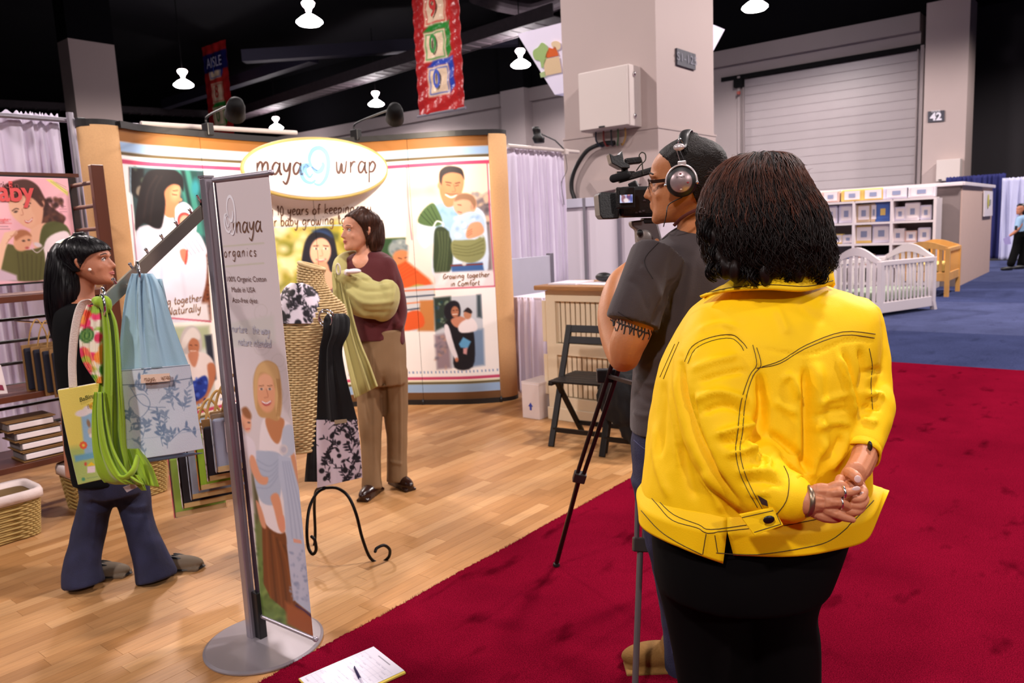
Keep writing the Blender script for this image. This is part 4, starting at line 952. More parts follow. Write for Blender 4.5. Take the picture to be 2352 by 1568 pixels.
# --- black slatted folding chairs
M_CHAIR = mat('black_stained_wood', (16, 10, 9), .5, spec=.3, var=.2, vscale=20)
def folding_chair(label, loc, rot):
    t = thing('folding_chair', label, 'chair', loc, 'black folding chairs in front of the counter'); c, s = math.cos(rot), math.sin(rot); L0 = A(*loc)
    X = A(c, s, 0); Y = A(-s, c, 0); f = lambda x, y, z: L0+X*x+Y*y+UP*z      # x: to the front, y: to the side
    for sy in (-.20, .20):
        MB().bar(f(.20, sy, .0), f(-.13, sy, .80), .042, .022, side=X).build('back_leg_rail', M_CHAIR, t, bevel=.004)
        MB().bar(f(-.22, sy*.86, .0), f(.13, sy*.86, .44), .038, .022, side=X).build('leg', M_CHAIR, t, bevel=.004)
        MB().bar(f(-.19, sy*.92, .44), f(.21, sy*.92, .44), .03, .022, side=UP).build('seat_rail', M_CHAIR, t, bevel=.003)
    for k in range(6): MB().box(f(-.165+k*.068, 0, .455), (.056, .40, .014), (X, Y, UP)).build('seat_slat', M_CHAIR, t, bevel=.003)
    bu = nrm(f(-.13, 0, .80)-f(.20, 0, 0))
    for z in (.775, .70): 
        x = .20-.33*z/.80; MB().box(f(x, 0, z), (.014, .38, .052), (nrm(np.cross(Y, bu)), Y, bu)).build('back_slat', M_CHAIR, t, bevel=.003)
    MB().bar(f(.155, -.2, .11), f(.155, .2, .11), .02, .03).build('stretcher', M_CHAIR, t); MB().bar(f(-.15, -.18, .09), f(-.15, .18, .09), .02, .03).build('stretcher', M_CHAIR, t)
    return t
rot_c = math.radians(180)+.12
folding_chair('black slatted folding chair standing open in front of the cream counter', (4.30, 2.86, 0), rot_c-math.pi/2*0)
folding_chair('second black folding chair with dark clothes heaped on it, behind the tripod', (4.27, 2.43, 0), rot_c)
M_CLOTHB = mat('black_knit', (9, 8, 10), .95, bump=.2, bscale=90)
hp = MB().ell((4.22, 2.43, .50), (.20, .19, .065)).ell((4.02, 2.44, .40), (.045, .18, .17)).ell((4.38, 2.43, .66), (.055, .19, .17)).ell((4.05, 2.38, .24), (.035, .09, .14)).ell((4.30, 2.42, .58), (.10, .16, .07))
hp.build('black_jacket', M_CLOTHB, None, voxel=.012, relax=4, origin='base', sculpt=chain(cloth_noise(.025, 9, 2, (1, 1.6, .6)), cloth_noise(.010, 26, 3, (1, 1.5, .5))), label='black jacket heaped over the second folding chair', category='jacket')
# ================================================================== LEFT RACK AND GOODS
M_WALNUT = mat('dark_walnut', (84, 40, 22), .4, var=.25, vscale=7, stretch=(1, 1, .15)); M_WALNUT2 = mat('black_walnut', (34, 18, 14), .45, var=.2)
rk = thing('ladder_rack', 'dark walnut ladder shelf rack at the left edge', 'shelf rack', (1.6, 4.95, 0))
YF, YB = 4.72, 5.12
for (x, y, z1) in ((2.02, YF, 1.97), (2.02, YB, 1.95), (.98, YF, 1.97), (.98, YB, 1.95)):
    MB().box((x, y, z1/2), (.07, .045, z1)).build('upright', M_WALNUT if y == YF else M_WALNUT2, rk, bevel=.004)
for k in range(14): MB().tube([(2.02, YF, .12+k*.135), (2.02, YB, .12+k*.135)], .012, 8).build('rung', M_WALNUT, rk)
for k in range(7): MB().tube([(.98, YB, .32+k*.13), (2.02, YB, .32+k*.13)], .010, 8).build('rung', M_WALNUT2, rk)
SZ = [PY(100, y_, 4.71)[2] for y_ in (681, 904, 1062)]
for z in SZ: MB().box((1.5, (YF+YB)/2, z-.0), (1.08, .42, .036)).build('shelf', M_WALNUT, rk, bevel=.003)
MB().box((1.5, 4.93, 1.925), (1.0, .03, .02)).build('poster_rail', M_WALNUT, rk)
# magazine poster
q = [PY(x, y, 4.86) for x, y in ((-95, 402), (155, 410), (165, 641), (-88, 645))]
q[3] = A(q[0][0], 4.86, q[2][2]); q[2] = A(q[1][0], 4.86, q[2][2])
mg = thing('magazine_poster', 'pink magazine cover poster of a smiling woman carrying a baby in an olive sling', 'poster', (q[3]+q[2])/2)
def mag(p):
    p.speck((-90, 400, 165, 640), [(240, 176, 186), (250, 196, 200)], 30, 20, 60, 3, 20, .4)
    p.poly([(5, 430), (30, 416), (60, 412), (85, 425), (100, 450), (112, 470), (138, 490), (148, 505), (140, 520), (120, 510), (100, 520), (84, 500), (60, 480), (25, 470), (12, 450)], (78, 44, 36), 2, True)
    p.speck((90, 455, 146, 512), [(60, 32, 28), (104, 62, 46)], 40, 3, 8, 4, 2, .7)
    p.poly([(20, 450), (40, 440), (75, 446), (97, 470), (98, 500), (88, 530), (66, 524), (44, 510), (26, 482)], (232, 172, 140), 2, True)
    p.ell(46, 478, 24, 34, (240, 186, 154), -24, 2.5); p.ell(62, 500, 18, 22, (236, 180, 148), -30, 3); p.ell(97, 470, 5, 9, (226, 160, 132), 10)
    p.poly([(24, 452), (50, 436), (80, 444), (100, 470), (94, 474), (76, 456), (50, 448), (28, 462)], (78, 44, 36), 2, True)
    p.line([(28, 484), (36, 479), (42, 480)], 2, (70, 40, 34)); p.line([(54, 470), (62, 465), (70, 467)], 2, (70, 40, 34)); p.ell(36, 486, 4, 2.2, (60, 40, 36), -15); p.ell(62, 474, 5, 2.6, (60, 40, 36), -15)
    p.line([(50, 480), (53, 492), (48, 494)], 1.6, (200, 130, 104)); p.poly([(56, 506), (66, 507), (75, 499), (73, 508), (64, 513), (58, 511)], (190, 70, 70), 1.2); p.line([(59, 507.5), (66, 509), (73, 503)], 2.4, (250, 240, 236))
    p.poly([(70, 528), (98, 512), (112, 520), (110, 560), (95, 590), (80, 570), (72, 548)], (236, 180, 150), 2, True)
    p.poly([(98, 520), (120, 508), (148, 515), (160, 532), (158, 545), (130, 560), (110, 585), (95, 600), (90, 560)], (84, 86, 44), 2, True)
    p.poly([(108, 548), (146, 530), (162, 545), (165, 590), (160, 642), (100, 642), (98, 590)], (240, 220, 222), 2, True)
    p.poly([(2, 580), (18, 560), (60, 574), (96, 570), (104, 600), (104, 642), (10, 642), (0, 615)], (92, 88, 44), 2, True)
    for k in range(6): p.line([(40+k*11, 580+k*2), (46+k*9, 642)], 2.5, (66, 62, 30), 2, op=.7)
    p.ell(52, 554, 20, 24, (226, 164, 128), 35, 2); p.poly([(32, 540), (44, 528), (62, 530), (72, 542), (60, 540), (46, 546), (36, 552)], (176, 110, 74), 2.5, True); p.ell(54, 553, 3, 1.8, (50, 34, 30)); p.ell(66, 551, 2.4, 1.6, (50, 34, 30)); p.ell(62, 569, 4, 2.5, (186, 80, 76))
    p.poly([(-90, 560), (0, 560), (10, 534), (38, 528), (40, 536), (20, 552), (12, 575), (2, 620), (-30, 640), (-90, 640)], (238, 190, 160), 2)
    for k in range(3): p.line([(14+k*5, 560-k*9), (38, 530+k*5)], 1.4, (196, 130, 104))
    p.ell(87, 562, 10, 5, (226, 206, 210), 20); p.line([(72, 570), (85, 580), (100, 568)], 2, (214, 196, 200))
    p.poly([(-90, 614), (0, 618), (38, 632), (40, 645), (-90, 645)], (206, 176, 190), 3)
    p.poly([(105, 412), (118, 412), (156, 440), (156, 450)], (236, 222, 120), 1.4)
    for k in range(3): p.line([(116+k*6, 416+k*1), (152, 442-k*6)], 1, (150, 140, 90), .8, False, .7)
    p.ell(117, 604, 7, 7, (70, 60, 36)); p.ell(117, 604, 5, 5, (236, 214, 120))
    for y, x0, x1, c_ in ((504, -20, 24, (206, 60, 60)), (513, -20, 26, (206, 60, 60)), (520, -20, 18, (120, 80, 90)), (526, -20, 22, (120, 80, 90)), (474, 138, 150, (160, 100, 110)), (480, 137, 152, (160, 100, 110)), (486, 138, 153, (160, 100, 110))): p.line([(x0, y), (x1, y)], 1.6, c_, 1.2, False, .6)
printed('poster_sheet', board(q, 200, 150), mag, M_PRINT, mg, (238, 178, 188), solid=.003)
fr = MB(); 
U, V, N = quad_place(q[0], q[1], q[3]); o0 = A(*q[0])
for a, b in ((q[0], q[1]), (q[1], q[2]), (q[2], q[3]), (q[3], q[0])): MB().bar(a+A(0, .006, 0), b+A(0, .006, 0), .02, .012, side=A(0, 1, 0)).build('frame_edge', M_BLACK, mg)
def pm(px, py):
    s_ = PY(px, py, 4.852)
    return lambda x, y: s_+U*x+UP*y
M_CORAL = mat('coral_ink', (226, 84, 84), .5); M_PLUM = mat('plum_ink', (130, 40, 70), .5)
block_text('baby', pm(-34, 460), .150, M_CORAL, 'title', mg, align='LEFT', bold=.004, condense=.86)
block_text('american', pm(-46, 430), .052, mat('brown_title', (120, 70, 66), .5), 'subtitle', mg, align='LEFT')
block_text('bought', pm(-12, 509), .03, M_CORAL, 'headline', mg, align='LEFT', condense=.8); block_text('to', pm(108, 625), .034, M_PLUM, 'headline', mg, align='LEFT'); block_text('Ha', pm(106, 636), .034, M_PLUM, 'headline', mg, align='LEFT')
# stacked boxed slings on the bottom shelf
M_KRAFT = mat('kraft_board', (128, 92, 50), .6, var=.08); M_SPINE = mat('white_spine', (226, 214, 216), .4); M_CLEAR = mat('clear_wrap', (235, 235, 240), .08, trans=.9, alpha=.35)
for i, (dx, zz) in enumerate([(dx_, SZ[2]+.02+.060*k_) for k_, dx_ in enumerate((.0, -.01, -.03, -.06))]):
    b0 = A(1.57+dx, 4.80, zz)
    t = thing('boxed_sling', ['flat kraft box with white spine at the bottom of the four-box stack', 'flat kraft box second from the bottom of the stack', 'flat kraft box third from the bottom of the stack', 'flat kraft box on top of the four-box stack on the lowest shelf'][i], 'box', b0, 'boxed slings stacked on the lowest shelf')
    for z in (.003, .055): MB().box(b0+A(0, .02, z), (.25, .2, .005)).build('board', M_KRAFT, t)
    MB().box(b0+A(0, -.068, .029), (.22, .02, .03)).build('spine', M_SPINE, t, bevel=.003); MB().box(b0+A(0, .02, .029), (.235, .17, .045)).build('folded_cloth', mat('grey_folded_cloth', (120, 110, 110), .9), t, bevel=.006)
# hanging packages of the middle shelf
for i in range(5):
    x = 1.735-.030*i; y = 4.60+.045*i; zc = .80+.01*i
    t = thing('hanging_package', ['kraft-backed sling package with white label and blue dot, frontmost below the middle of the rack', 'second kraft package hanging behind the labelled one', 'third kraft package in the hanging row', 'fourth kraft package in the hanging row', 'rearmost kraft package in the hanging row'][i], 'package', (x, y, zc-.14), 'sling packages hanging from the rack')
    MB().box((x, y, zc), (.175, .012, .27)).build('card', M_KRAFT, t, bevel=.002)
    MB().box((x-.005, y-.012, zc+.0), (.15, .016, .235)).build('folded_cloth', mat('navy_cloth', (24, 24, 40), .9), t, bevel=.006)
    if i == 0:
        MB().box((x+.01, y-.022, zc-.03), (.125, .003, .165)).build('label_card', M_SPINE, t); MB().lathe((x-.03, y-.024, zc+.03), [(.001, 0), (.016, .0), (.016, .002), (.001, .002)], 20, (A(1, 0, 0), UP, A(0, -1, 0))).build('printed_dot', mat('sky_ink', (90, 150, 210), .5), t)
        MB().box((x+.045, y-.0245, zc-.01), (.04, .001, .06)).build('printed_photo', mat('olive_photo', (120, 116, 60), .5), t); MB().box((x+.04, y-.0245, zc-.08), (.05, .001, .03)).build('printed_photo', mat('plum_photo', (110, 50, 70), .5), t)
    MB().tube(spline([(x-.05, y, zc+.13), (x-.03, y-.01, zc+.22), (x+.01, y, zc+.27), (x+.04, y-.01, zc+.2), (x+.05, y, zc+.13)], 5), .004, 6).build('raffia_handle', mat('raffia', (170, 130, 70), .8), t)
MB().tube([(1.78, 4.50, 1.06), (1.58, 4.98, 1.10)], .006, 8).build('display_hook', M_CHROME, None, origin='base', label='thin metal peg carrying the hanging packages on the rack', category='hook')
bx = thing('display_card', 'white printed card leaning at the left edge of the middle shelf', 'card', PY(-10, 905, 4.70))
MB().prism([PY(x, y, 4.70) for x, y in ((-40, 830), (2, 838), (18, 903), (-40, 908))], (0, .01, 0)).build('sheet', M_SPINE, bx); MB().prism([PY(x, y, 4.697) for x, y in ((-30, 880), (6, 884), (10, 896), (-30, 894))], (0, .002, 0)).build('printed_band', M_PLUM, bx)
# wicker baskets
def weave(loops, r, amp, nst, name, m, parent):
    """strands running round in and out of the stakes; loops: list of closed (n,3) rings with outward normals"""
    mb = MB()
    for j, (ring, nor) in enumerate(loops):
        n = len(ring); a = np.arange(n)/n*nst*math.pi+(j % 2)*math.pi; mb.tube(ring+nor*(np.cos(a)*amp)[:, None], r, 5, closed=True, flat=1.0)
    o = mb.build(name, m, parent, smooth=True); o['kind'] = 'stuff'; return o
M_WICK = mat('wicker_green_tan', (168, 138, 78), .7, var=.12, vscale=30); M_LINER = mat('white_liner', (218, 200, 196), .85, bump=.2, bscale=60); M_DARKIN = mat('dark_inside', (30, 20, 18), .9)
def basket(label, x0, x1, y0, y1, h):
    c = A((x0+x1)/2, (y0+y1)/2, 0); t = thing('wicker_basket', label, 'basket', c, 'wicker baskets under the rack')
    def ring(z, k, off=0.0, n=160):
        hx, hy = (x1-x0)/2*k+off, (y1-y0)/2*k+off; a = np.arange(n)*2*math.pi/n; e = .28
        ca, sa = np.sign(np.cos(a))*abs(np.cos(a))**e, np.sign(np.sin(a))*abs(np.sin(a))**e
        P_ = np.stack([c[0]+ca*hx, c[1]+sa*hy, np.full(n, z)], 1); N_ = np.stack([np.cos(a), np.sin(a), np.zeros(n)], 1); return P_, N_
    k0 = .90
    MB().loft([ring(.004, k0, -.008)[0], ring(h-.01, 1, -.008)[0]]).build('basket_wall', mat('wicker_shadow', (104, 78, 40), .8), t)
    weave([ring(.01+i*.0125, k0+(1-k0)*i/(h/.0125)) for i in range(int(h/.0125))], .0062, .004, 46, 'wicker_weave', M_WICK, t)
    m = MB(); r_ = [ring(h-.035, 1, .012)[0], ring(h-.0, 1, .012)[0], ring(h+.018, 1, .005)[0], ring(h+.010, 1, -.02)[0], ring(h-.05, 1, -.03)[0]]
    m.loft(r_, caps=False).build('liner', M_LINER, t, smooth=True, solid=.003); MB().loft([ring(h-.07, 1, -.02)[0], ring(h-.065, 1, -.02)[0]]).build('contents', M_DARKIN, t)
    return t
basket('wicker basket with white liner at the left edge of the floor', .95, 1.42, 4.42, 4.69, .24)
basket('wicker basket with white liner behind the walking woman', 1.62, 2.16, 4.50, 4.80, .25)

# ================================================================== BANNER STAND
bs = thing('banner_stand', 'grey metal banner stand on a round base at the booth edge', 'banner stand', (1.44, 2.44, 0))
MB().lathe((1.44, 2.44, 0), [(.001, 0), (.208, 0), (.215, .003), (.215, .008), (.205, .013), (.001, .015)], 64).build('base_plate', mat('grey_powder_coat', (150, 142, 148), .35, metal=.4), bs, smooth=False)
MB().box((1.432, 2.502, .86), (.034, .036, 1.70)).build('post', M_ALU, bs, bevel=.006); MB().box((1.452, 2.470, .90), (.012, .022, 1.61)).build('rail', mat('plum_grey_rail', (70, 58, 72), .4, metal=.5), bs, bevel=.003)
MB().box((1.447, 2.47, .10), (.03, .04, .19)).build('foot_sleeve', M_BLACK, bs, bevel=.003)
MB().box((1.432, 2.502, 1.712), (.038, .04, .008)).build('post_cap', M_ALU, bs)
bn = thing('printed_banner', 'tall narrow printed banner with a blond woman carrying a baby in a pale blue sling', 'banner', (1.44, 2.3, .10))
TLc, TRc_ = A(1.435, 2.447, 1.692), A(1.452, 2.16, 1.692); BLc_, BRc = A(1.447, 2.447, .105), A(1.462, 2.16, .105)
G = board([TLc, TRc_, BRc, BLc_], 90, 460)
uu, vv = np.meshgrid(np.linspace(0, 1, 90), np.linspace(0, 1, 460)); G = G + (np.sin(uu*math.pi)*.003*np.sin(vv*math.pi))[:, :, None]*A(1, 0, 0)
def ban(p):
    L_ = lambda y: 487+(y-417)*.1205; R_ = lambda y: 607+(y-402)*.1245
    for k in range(9): 
        cx_, cy_ = 520+k*13+(k % 3)*28, 640+k*38; p.line([(cx_+22*math.cos(a)*(1-a/14), cy_+26*math.sin(a)*(1-a/14)) for a in np.arange(0, 9, .5)], 1.3, (196, 186, 182), 1.2, op=.7)
    for y in (560, 606):
        p.line([(512+(y-560)*.12, y+6), (560, y+2), (606, y-2)], 2.6, (186, 186, 150), 1.5, op=.7)
    p.poly([(524, 740), (630, 722), (636, 790), (532, 800)], (206, 200, 196), 3, op=.7)
    # grass and path
    p.poly([(585, 1180), (618, 1210), (738, 1310), (745, 1480), (600, 1425)], (104, 130, 66), 3); p.speck((590, 1200, 740, 1470), [(82, 104, 50), (140, 160, 88), (60, 76, 40)], 160, 2, 8, 6, 3, .5)
    p.poly([(700, 1385), (735, 1370), (745, 1480), (705, 1460)], (50, 60, 36), 5); p.poly([(580, 1090), (602, 1170), (610, 1280), (592, 1250)], (110, 120, 70), 5); p.poly([(572, 1010), (585, 1100), (600, 1170), (590, 1200)], (84, 76, 56), 5)
    # skirt
    p.poly([(602, 1205), (620, 1195), (655, 1222), (680, 1280), (700, 1340), (720, 1440), (732, 1466), (690, 1440), (655, 1400), (622, 1372), (606, 1340)], (116, 62, 30), 2, False)
    for k in range(8): p.line([(612+k*8, 1212+k*8), (616+k*11, 1300), (622+k*13, 1372+k*10)], 3, (74, 38, 20) if k % 2 else (146, 84, 44), 2.5, op=.7)
    p.poly([(655, 1380), (735, 1425), (740, 1475), (660, 1432)], (160, 86, 44), 4)
    # shirt, arms
    p.poly([(600, 975), (625, 958), (655, 965), (672, 985), (680, 1050), (660, 1110), (660, 1200), (645, 1225), (612, 1205), (596, 1160), (594, 1100)], (236, 224, 226), 2, True)
    p.poly([(610, 962), (622, 955), (652, 962), (650, 990), (640, 1018), (626, 1010), (614, 985)], (196, 128, 84), 2, True)
    p.poly([(668, 1040), (678, 1045), (688, 1120), (684, 1150), (672, 1100)], (214, 150, 112), 2, True)
    # sling
    p.poly([(650, 985), (672, 978), (678, 1030), (668, 1046), (650, 1045)], (190, 196, 212), 2, True)
    p.poly([(582, 1042), (610, 1035), (640, 1040), (652, 1060), (648, 1110), (640, 1150), (622, 1160), (600, 1150), (586, 1110)], (176, 186, 206), 2, True)
    for k in range(5): p.line([(590, 1055+k*16), (620, 1070+k*12), (645, 1050+k*8)], 2, (150, 160, 186), 2, op=.7)
    p.poly([(640, 1045), (668, 1050), (690, 1130), (712, 1300), (722, 1385), (718, 1412), (680, 1382), (672, 1360), (660, 1260), (652, 1150), (640, 1090)], (186, 194, 214), 2, False)
    for k in range(4): p.line([(650+k*5, 1060), (664+k*8, 1160), (672+k*10, 1235)], 2.4, (158, 168, 194), 2, op=.8)
    p.poly([(660, 1250), (702, 1256), (718, 1385), (674, 1378)], (190, 194, 214), 2); p.speck((664, 1262, 714, 1380), [(140, 152, 182), (158, 168, 194)], 50, 2, 5, 8, 1.5, .6); p.poly([(674, 1236), (692, 1240), (693, 1248), (675, 1245)], (224, 160, 140), 1)
    p.line([(680, 1390), (700, 1402), (720, 1420)], 3, (60, 30, 90), 1.5)
    p.ell(652, 1032, 10, 12, (214, 204, 206), 0, 1.6); p.ell(652, 1032, 6, 7, (190, 184, 196), 0, 1.4)
    # baby
    p.ell(566, 968, 11, 24, (226, 164, 132), -10, 2); p.poly([(555, 940), (566, 934), (577, 950), (576, 962), (562, 956)], (150, 96, 60), 3, True); p.line([(566, 985), (574, 984)], 2, (200, 90, 84)); p.ell(572, 970, 2.4, 1.6, (60, 44, 50))
    p.poly([(560, 1000), (584, 1015), (588, 1060), (570, 1050)], (226, 214, 222), 2, True); p.poly([(574, 1050), (584, 1048), (600, 1090), (616, 1096), (612, 1112), (594, 1108), (578, 1080)], (222, 156, 122), 2, True)
    p.poly([(622, 1140), (640, 1135), (652, 1190), (654, 1220), (642, 1216), (630, 1170)], (222, 152, 116), 2, True); p.poly([(640, 1190), (652, 1184), (655, 1215), (646, 1220)], (226, 150, 120), 1.6, True); p.poly([(588, 1150), (600, 1165), (612, 1210), (600, 1205)], (216, 150, 116), 2, True)
    # head of the woman
    p.poly([(600, 832), (618, 828), (638, 842), (646, 880), (648, 930), (640, 965), (618, 960), (596, 955), (586, 925), (582, 880), (588, 848)], (196, 150, 96), 2, True)
    p.ell(612, 905, 22, 42, (226, 160, 122), -6, 2); p.ell(610, 875, 18, 18, (232, 172, 136), 0, 4)
    p.poly([(586, 860), (600, 834), (624, 832), (640, 856), (642, 960), (632, 930), (632, 880), (616, 858), (598, 856), (592, 880), (590, 940), (584, 910)], (214, 172, 116), 2, True)
    for k in range(3): p.line([(636+k*3, 870), (640+k*2, 910), (636+k*3, 955)], 1.4, (166, 120, 70), 1.2)
    for ex in (601, 620): p.ell(ex, 893, 4, 2.2, (240, 232, 226), -6); p.ell(ex, 893, 2.2, 2, (50, 44, 46)); p.line([(ex-5, 886), (ex+5, 885)], 1.6, (130, 84, 56))
    p.line([(612, 893), (616, 910), (608, 913)], 1.6, (190, 120, 88)); p.poly([(601, 920), (612, 924), (624, 919), (621, 928), (612, 932), (604, 928)], (184, 74, 74), 1.2, True); p.line([(603, 922), (612, 926), (622, 921)], 3, (250, 244, 240))
printed('banner_sheet', G, ban, M_PRINT, bn, (216, 204, 206), solid=.0015)
MB().tube([TLc+A(0, .012, .006), TRc_+A(0, -.012, .006)], .009, 12).build('top_rod', M_ALU, bn); MB().tube([BLc_+A(0, .004, -.004), BRc+A(0, -.012, -.004)], .008, 12).build('bottom_rod', M_ALU, bn)
MB().ell(TRc_+A(0, -.014, .006), .010).build('rod_end', M_ALU, bn); MB().ell(BRc+A(0, -.014, -.004), .010).build('rod_end', M_ALU, bn)
Ub, Vb, Nb = quad_place(TLc, TRc_, BLc_)
def onban(px, py, sc=1.0):
    n_ = Nb; r = ray(px, py); t_ = ((TLc-EYE)@n_)/(r@n_); s_ = EYE+r*t_-A(.002, 0, 0); return lambda x, y: s_+Ub*x*sc+UP*y
mb = MB(); hand_text('maya', onban(536, 535), .036, .0045, mb, .06, cond=.95); mb.build('lettering', M_INK, bn)
mb = MB(); hand_text('organics', onban(516, 590), .020, .003, mb, .42, cond=.95); o = mb.build('lettering', M_INK, bn); o['kind'] = 'stuff'
M_BINK = mat('banner_ink', (96, 62, 52), .6)
for tx, (x, y) in (('100% Organic Cotton', (521, 646)), ('Made in USA', (533, 670)), ('Azo-free dyes', (535, 694))): o = block_text(tx, onban(x, y), .025, M_BINK, 'lettering', bn, align='LEFT'); o['kind'] = 'stuff'
M_GH = mat('grey_ghost_ink', (168, 166, 184), .6)
for tx, (x, y) in (('nurture... the way', (534, 762)), ('nature intended', (548, 792))): mb = MB(); hand_text(tx, onban(x, y), .017, .0024, mb, .08, cond=.80); o = mb.build('lettering', M_GH, bn); o['kind'] = 'stuff'
s0 = onban(530, 500); swirl(lambda x, y: s0(x*.72, y*1.1), .058, .008, mat('white_swirl', (236, 232, 238), .6), bn)
# waterfall arm with pegs
a0, a1 = P(466, 484, 2.84), P(243, 694, 2.44); ad = nrm(a1-a0); sd = nrm(np.cross(ad, UP)); au = np.cross(sd, ad); au = au if au[2] > 0 else -au
wa = thing('waterfall_arm', 'shiny slanted waterfall arm with small pegs fixed to the banner post', 'display arm', a0)
M_BRASSY = mat('polished_steel', (190, 178, 160), .28, metal=1.0)
MB().bar(a0, a1, .010, .046, side=UP).build('flat_bar', M_BRASSY, wa, bevel=.001)
for k in range(6):
    c = a0+(a1-a0)*(.10+.155*k)+au*.023; MB().tube([c, c+au*.014], .0045, 8).ell(c+au*.016, .006).build('peg', M_CHROME, wa)
MB().box(a0-ad*.012, (.02, .03, .075)).build('bracket', M_CHROME, wa, bevel=.003); MB().tube([a0+au*.03-ad*.01, a0+au*.06-ad*.01], .004, 8).build('set_screw', M_CHROME, wa)
def cring(name, label, c, r, X, Y, t=.0042, n=28):
    return MB().tube(np.array([c+X*r*math.cos(a)+Y*r*math.sin(a) for a in np.arange(n)*2*math.pi/n]), t, 8, closed=True)
def sheet(rows, nu=70, folds=5, amp=.012, sub=8, seed=0, dd=0.0, ease=None):
    """hanging cloth; rows (y, xl, xr, depth) in the picture's measure, folds run down it"""
    q = spline(np.array(rows, float), sub); G = np.zeros((len(q), nu, 3)); u = np.linspace(0, 1, nu); R = np.random.RandomState(seed)
    w1, w2, p1 = 1+.3*R.rand(), 2.1+.5*R.rand(), R.rand()*6
    u0 = u; u = u+.10*np.sin(u*2*math.pi*1.3+seed)+.05*np.sin(u*2*math.pi*3.1+seed*2)
    for j, (y, xl, xr, d) in enumerate(q):
        v = j/(len(q)-1); off = amp*(np.sin(u*folds*2*math.pi*w1*.6+p1+v*.8)+.4*np.sin(u*folds*2*math.pi*w2*.7+p1*2-v*1.6)*(.4+.6*np.sin(v*5+p1)**2))
        bulge = .010*np.sin(u*math.pi)
        if ease is not None: off = off*ease(v)
        for i in range(nu):
            yy = y+dd*u0[i]*v; G[j, i] = P(xl+(xr-xl)*u0[i], yy, d-off[i]-bulge[i])
    return G
M_SKYC = mat('sky_cotton', (150, 182, 200), .85, bump=.12, bscale=260, sheen=.2); M_LIME = mat('lime_cotton', (140, 172, 26), .8, bump=.12, bscale=260, sheen=.15)
# pale blue sling on its ring
sl = thing('ring_sling', 'pale blue ring sling with leaf-printed tail hanging from the slanted arm', 'baby sling', P(370, 1050, 2.5))
rc_ = P(318, 628, 2.52); X_ = nrm(RH*.5+TC*.85); cring('', '', rc_, .040, X_, UP).build('ring', M_CHROME, sl, smooth=True)
MB().grid(sheet([(628, 303, 350, 2.51), (655, 294, 366, 2.50), (700, 285, 382, 2.49), (770, 277, 404, 2.48), (852, 271, 434, 2.47)], 90, 4, .011, 10, 3, dd=-12, ease=lambda v: 1.25-.95*v)).build('gathered_cloth', M_SKYC, sl, smooth=True, solid=.002)
MB().grid(sheet([(640, 340, 372, 2.535), (700, 345, 385, 2.53), (780, 380, 400, 2.53)], 30, 2, .008, 6, 4)).build('back_loop', M_SKYC, sl, smooth=True, solid=.002)
q = [P(271, 850, 2.465), P(436, 836, 2.455), P(466, 1031, 2.50), P(291, 1059, 2.51)]
G = board(q, 150, 170); uu, vv = np.meshgrid(np.linspace(0, 1, 150), np.linspace(0, 1, 170)); G = G+(np.sin(uu*9+vv*2)*.003+np.sin(vv*7+uu*3)*.002)[:, :, None]*TC
def leafprint(cols, n, seed, box, big=1.0):
    def f(p):
        R = random.Random(seed)
        for _ in range(n):
            x, y = R.uniform(box[0], box[2]), R.uniform(box[1], box[3]); a = R.uniform(-1.2, 1.2)-math.pi/2; L_ = R.uniform(24, 52)*big; c = R.choice(cols); k = R.uniform(-.5, .5)
            pt_ = [(x+math.cos(a+k*t)*L_*t, y+math.sin(a+k*t)*L_*t) for t in np.linspace(0, 1, 6)]; p.line(pt_, 1.5*big, c, 1)
            for i in (1, 2, 3, 4, 5):
                for s_ in (-1, 1):
                    if R.random() < .3: continue
                    b = a+s_*R.uniform(.5, 1.0); lx, ly = pt_[i]; l = R.uniform(4, 8.5)*big; p.ell(lx+math.cos(b)*l, ly+math.sin(b)*l, l, l*.38, c, math.degrees(b), 1.0)
    return f
def tail(p):
    leafprint([(124, 144, 172), (136, 154, 180), (112, 134, 166)], 24, 5, (275, 880, 460, 1060))(p)
    p.line([(330, 965), (300, 940), (300, 915), (330, 905), (345, 930), (320, 960), (300, 935)], 1.6, (124, 144, 172)); p.line([(300, 890), (330, 930), (380, 935)], 1.6, (124, 144, 172))
    p.line([(271, 852), (354, 846), (436, 838)], 1.2, (70, 90, 110), .8); p.line([(272, 884), (356, 880), (440, 868)], 1.6, (90, 106, 130), .9)
    p.line([(284, 1010), (370, 1002), (462, 985)], 1.4, (176, 190, 210), 1.2)
printed('printed_tail', G, tail, M_PRINTCLOTH, sl, (204, 212, 226), solid=.002)
MB().grid(sheet([(1040, 300, 466, 2.53), (1068, 300, 440, 2.535)], 20, 2, .004, 4, 4, dd=-22)).build('tail_back', mat('blue_underside', (110, 130, 160), .85), sl, smooth=True, solid=.002)
tg = [P(323, 861, 2.447), P(389, 857, 2.443), P(390, 875, 2.444), P(324, 880, 2.448)]
MB().prism(tg, tuple(-TC*.002)).build('woven_label', mat('peach_tape', (232, 200, 180), .8), sl)
tp = P(331, 875, 2.440); mb = MB(); hand_text('maya', lambda x, y: tp+RH*x+UP*(y+x*.05), .009, .0016, mb, .1, cond=.8); hand_text('wrap', lambda x, y: tp+RH*(x+.055)+UP*(y+.003+x*.05), .009, .0016, mb, .1, cond=.8); o = mb.build('lettering', M_INKP, sl); o['kind'] = 'stuff'
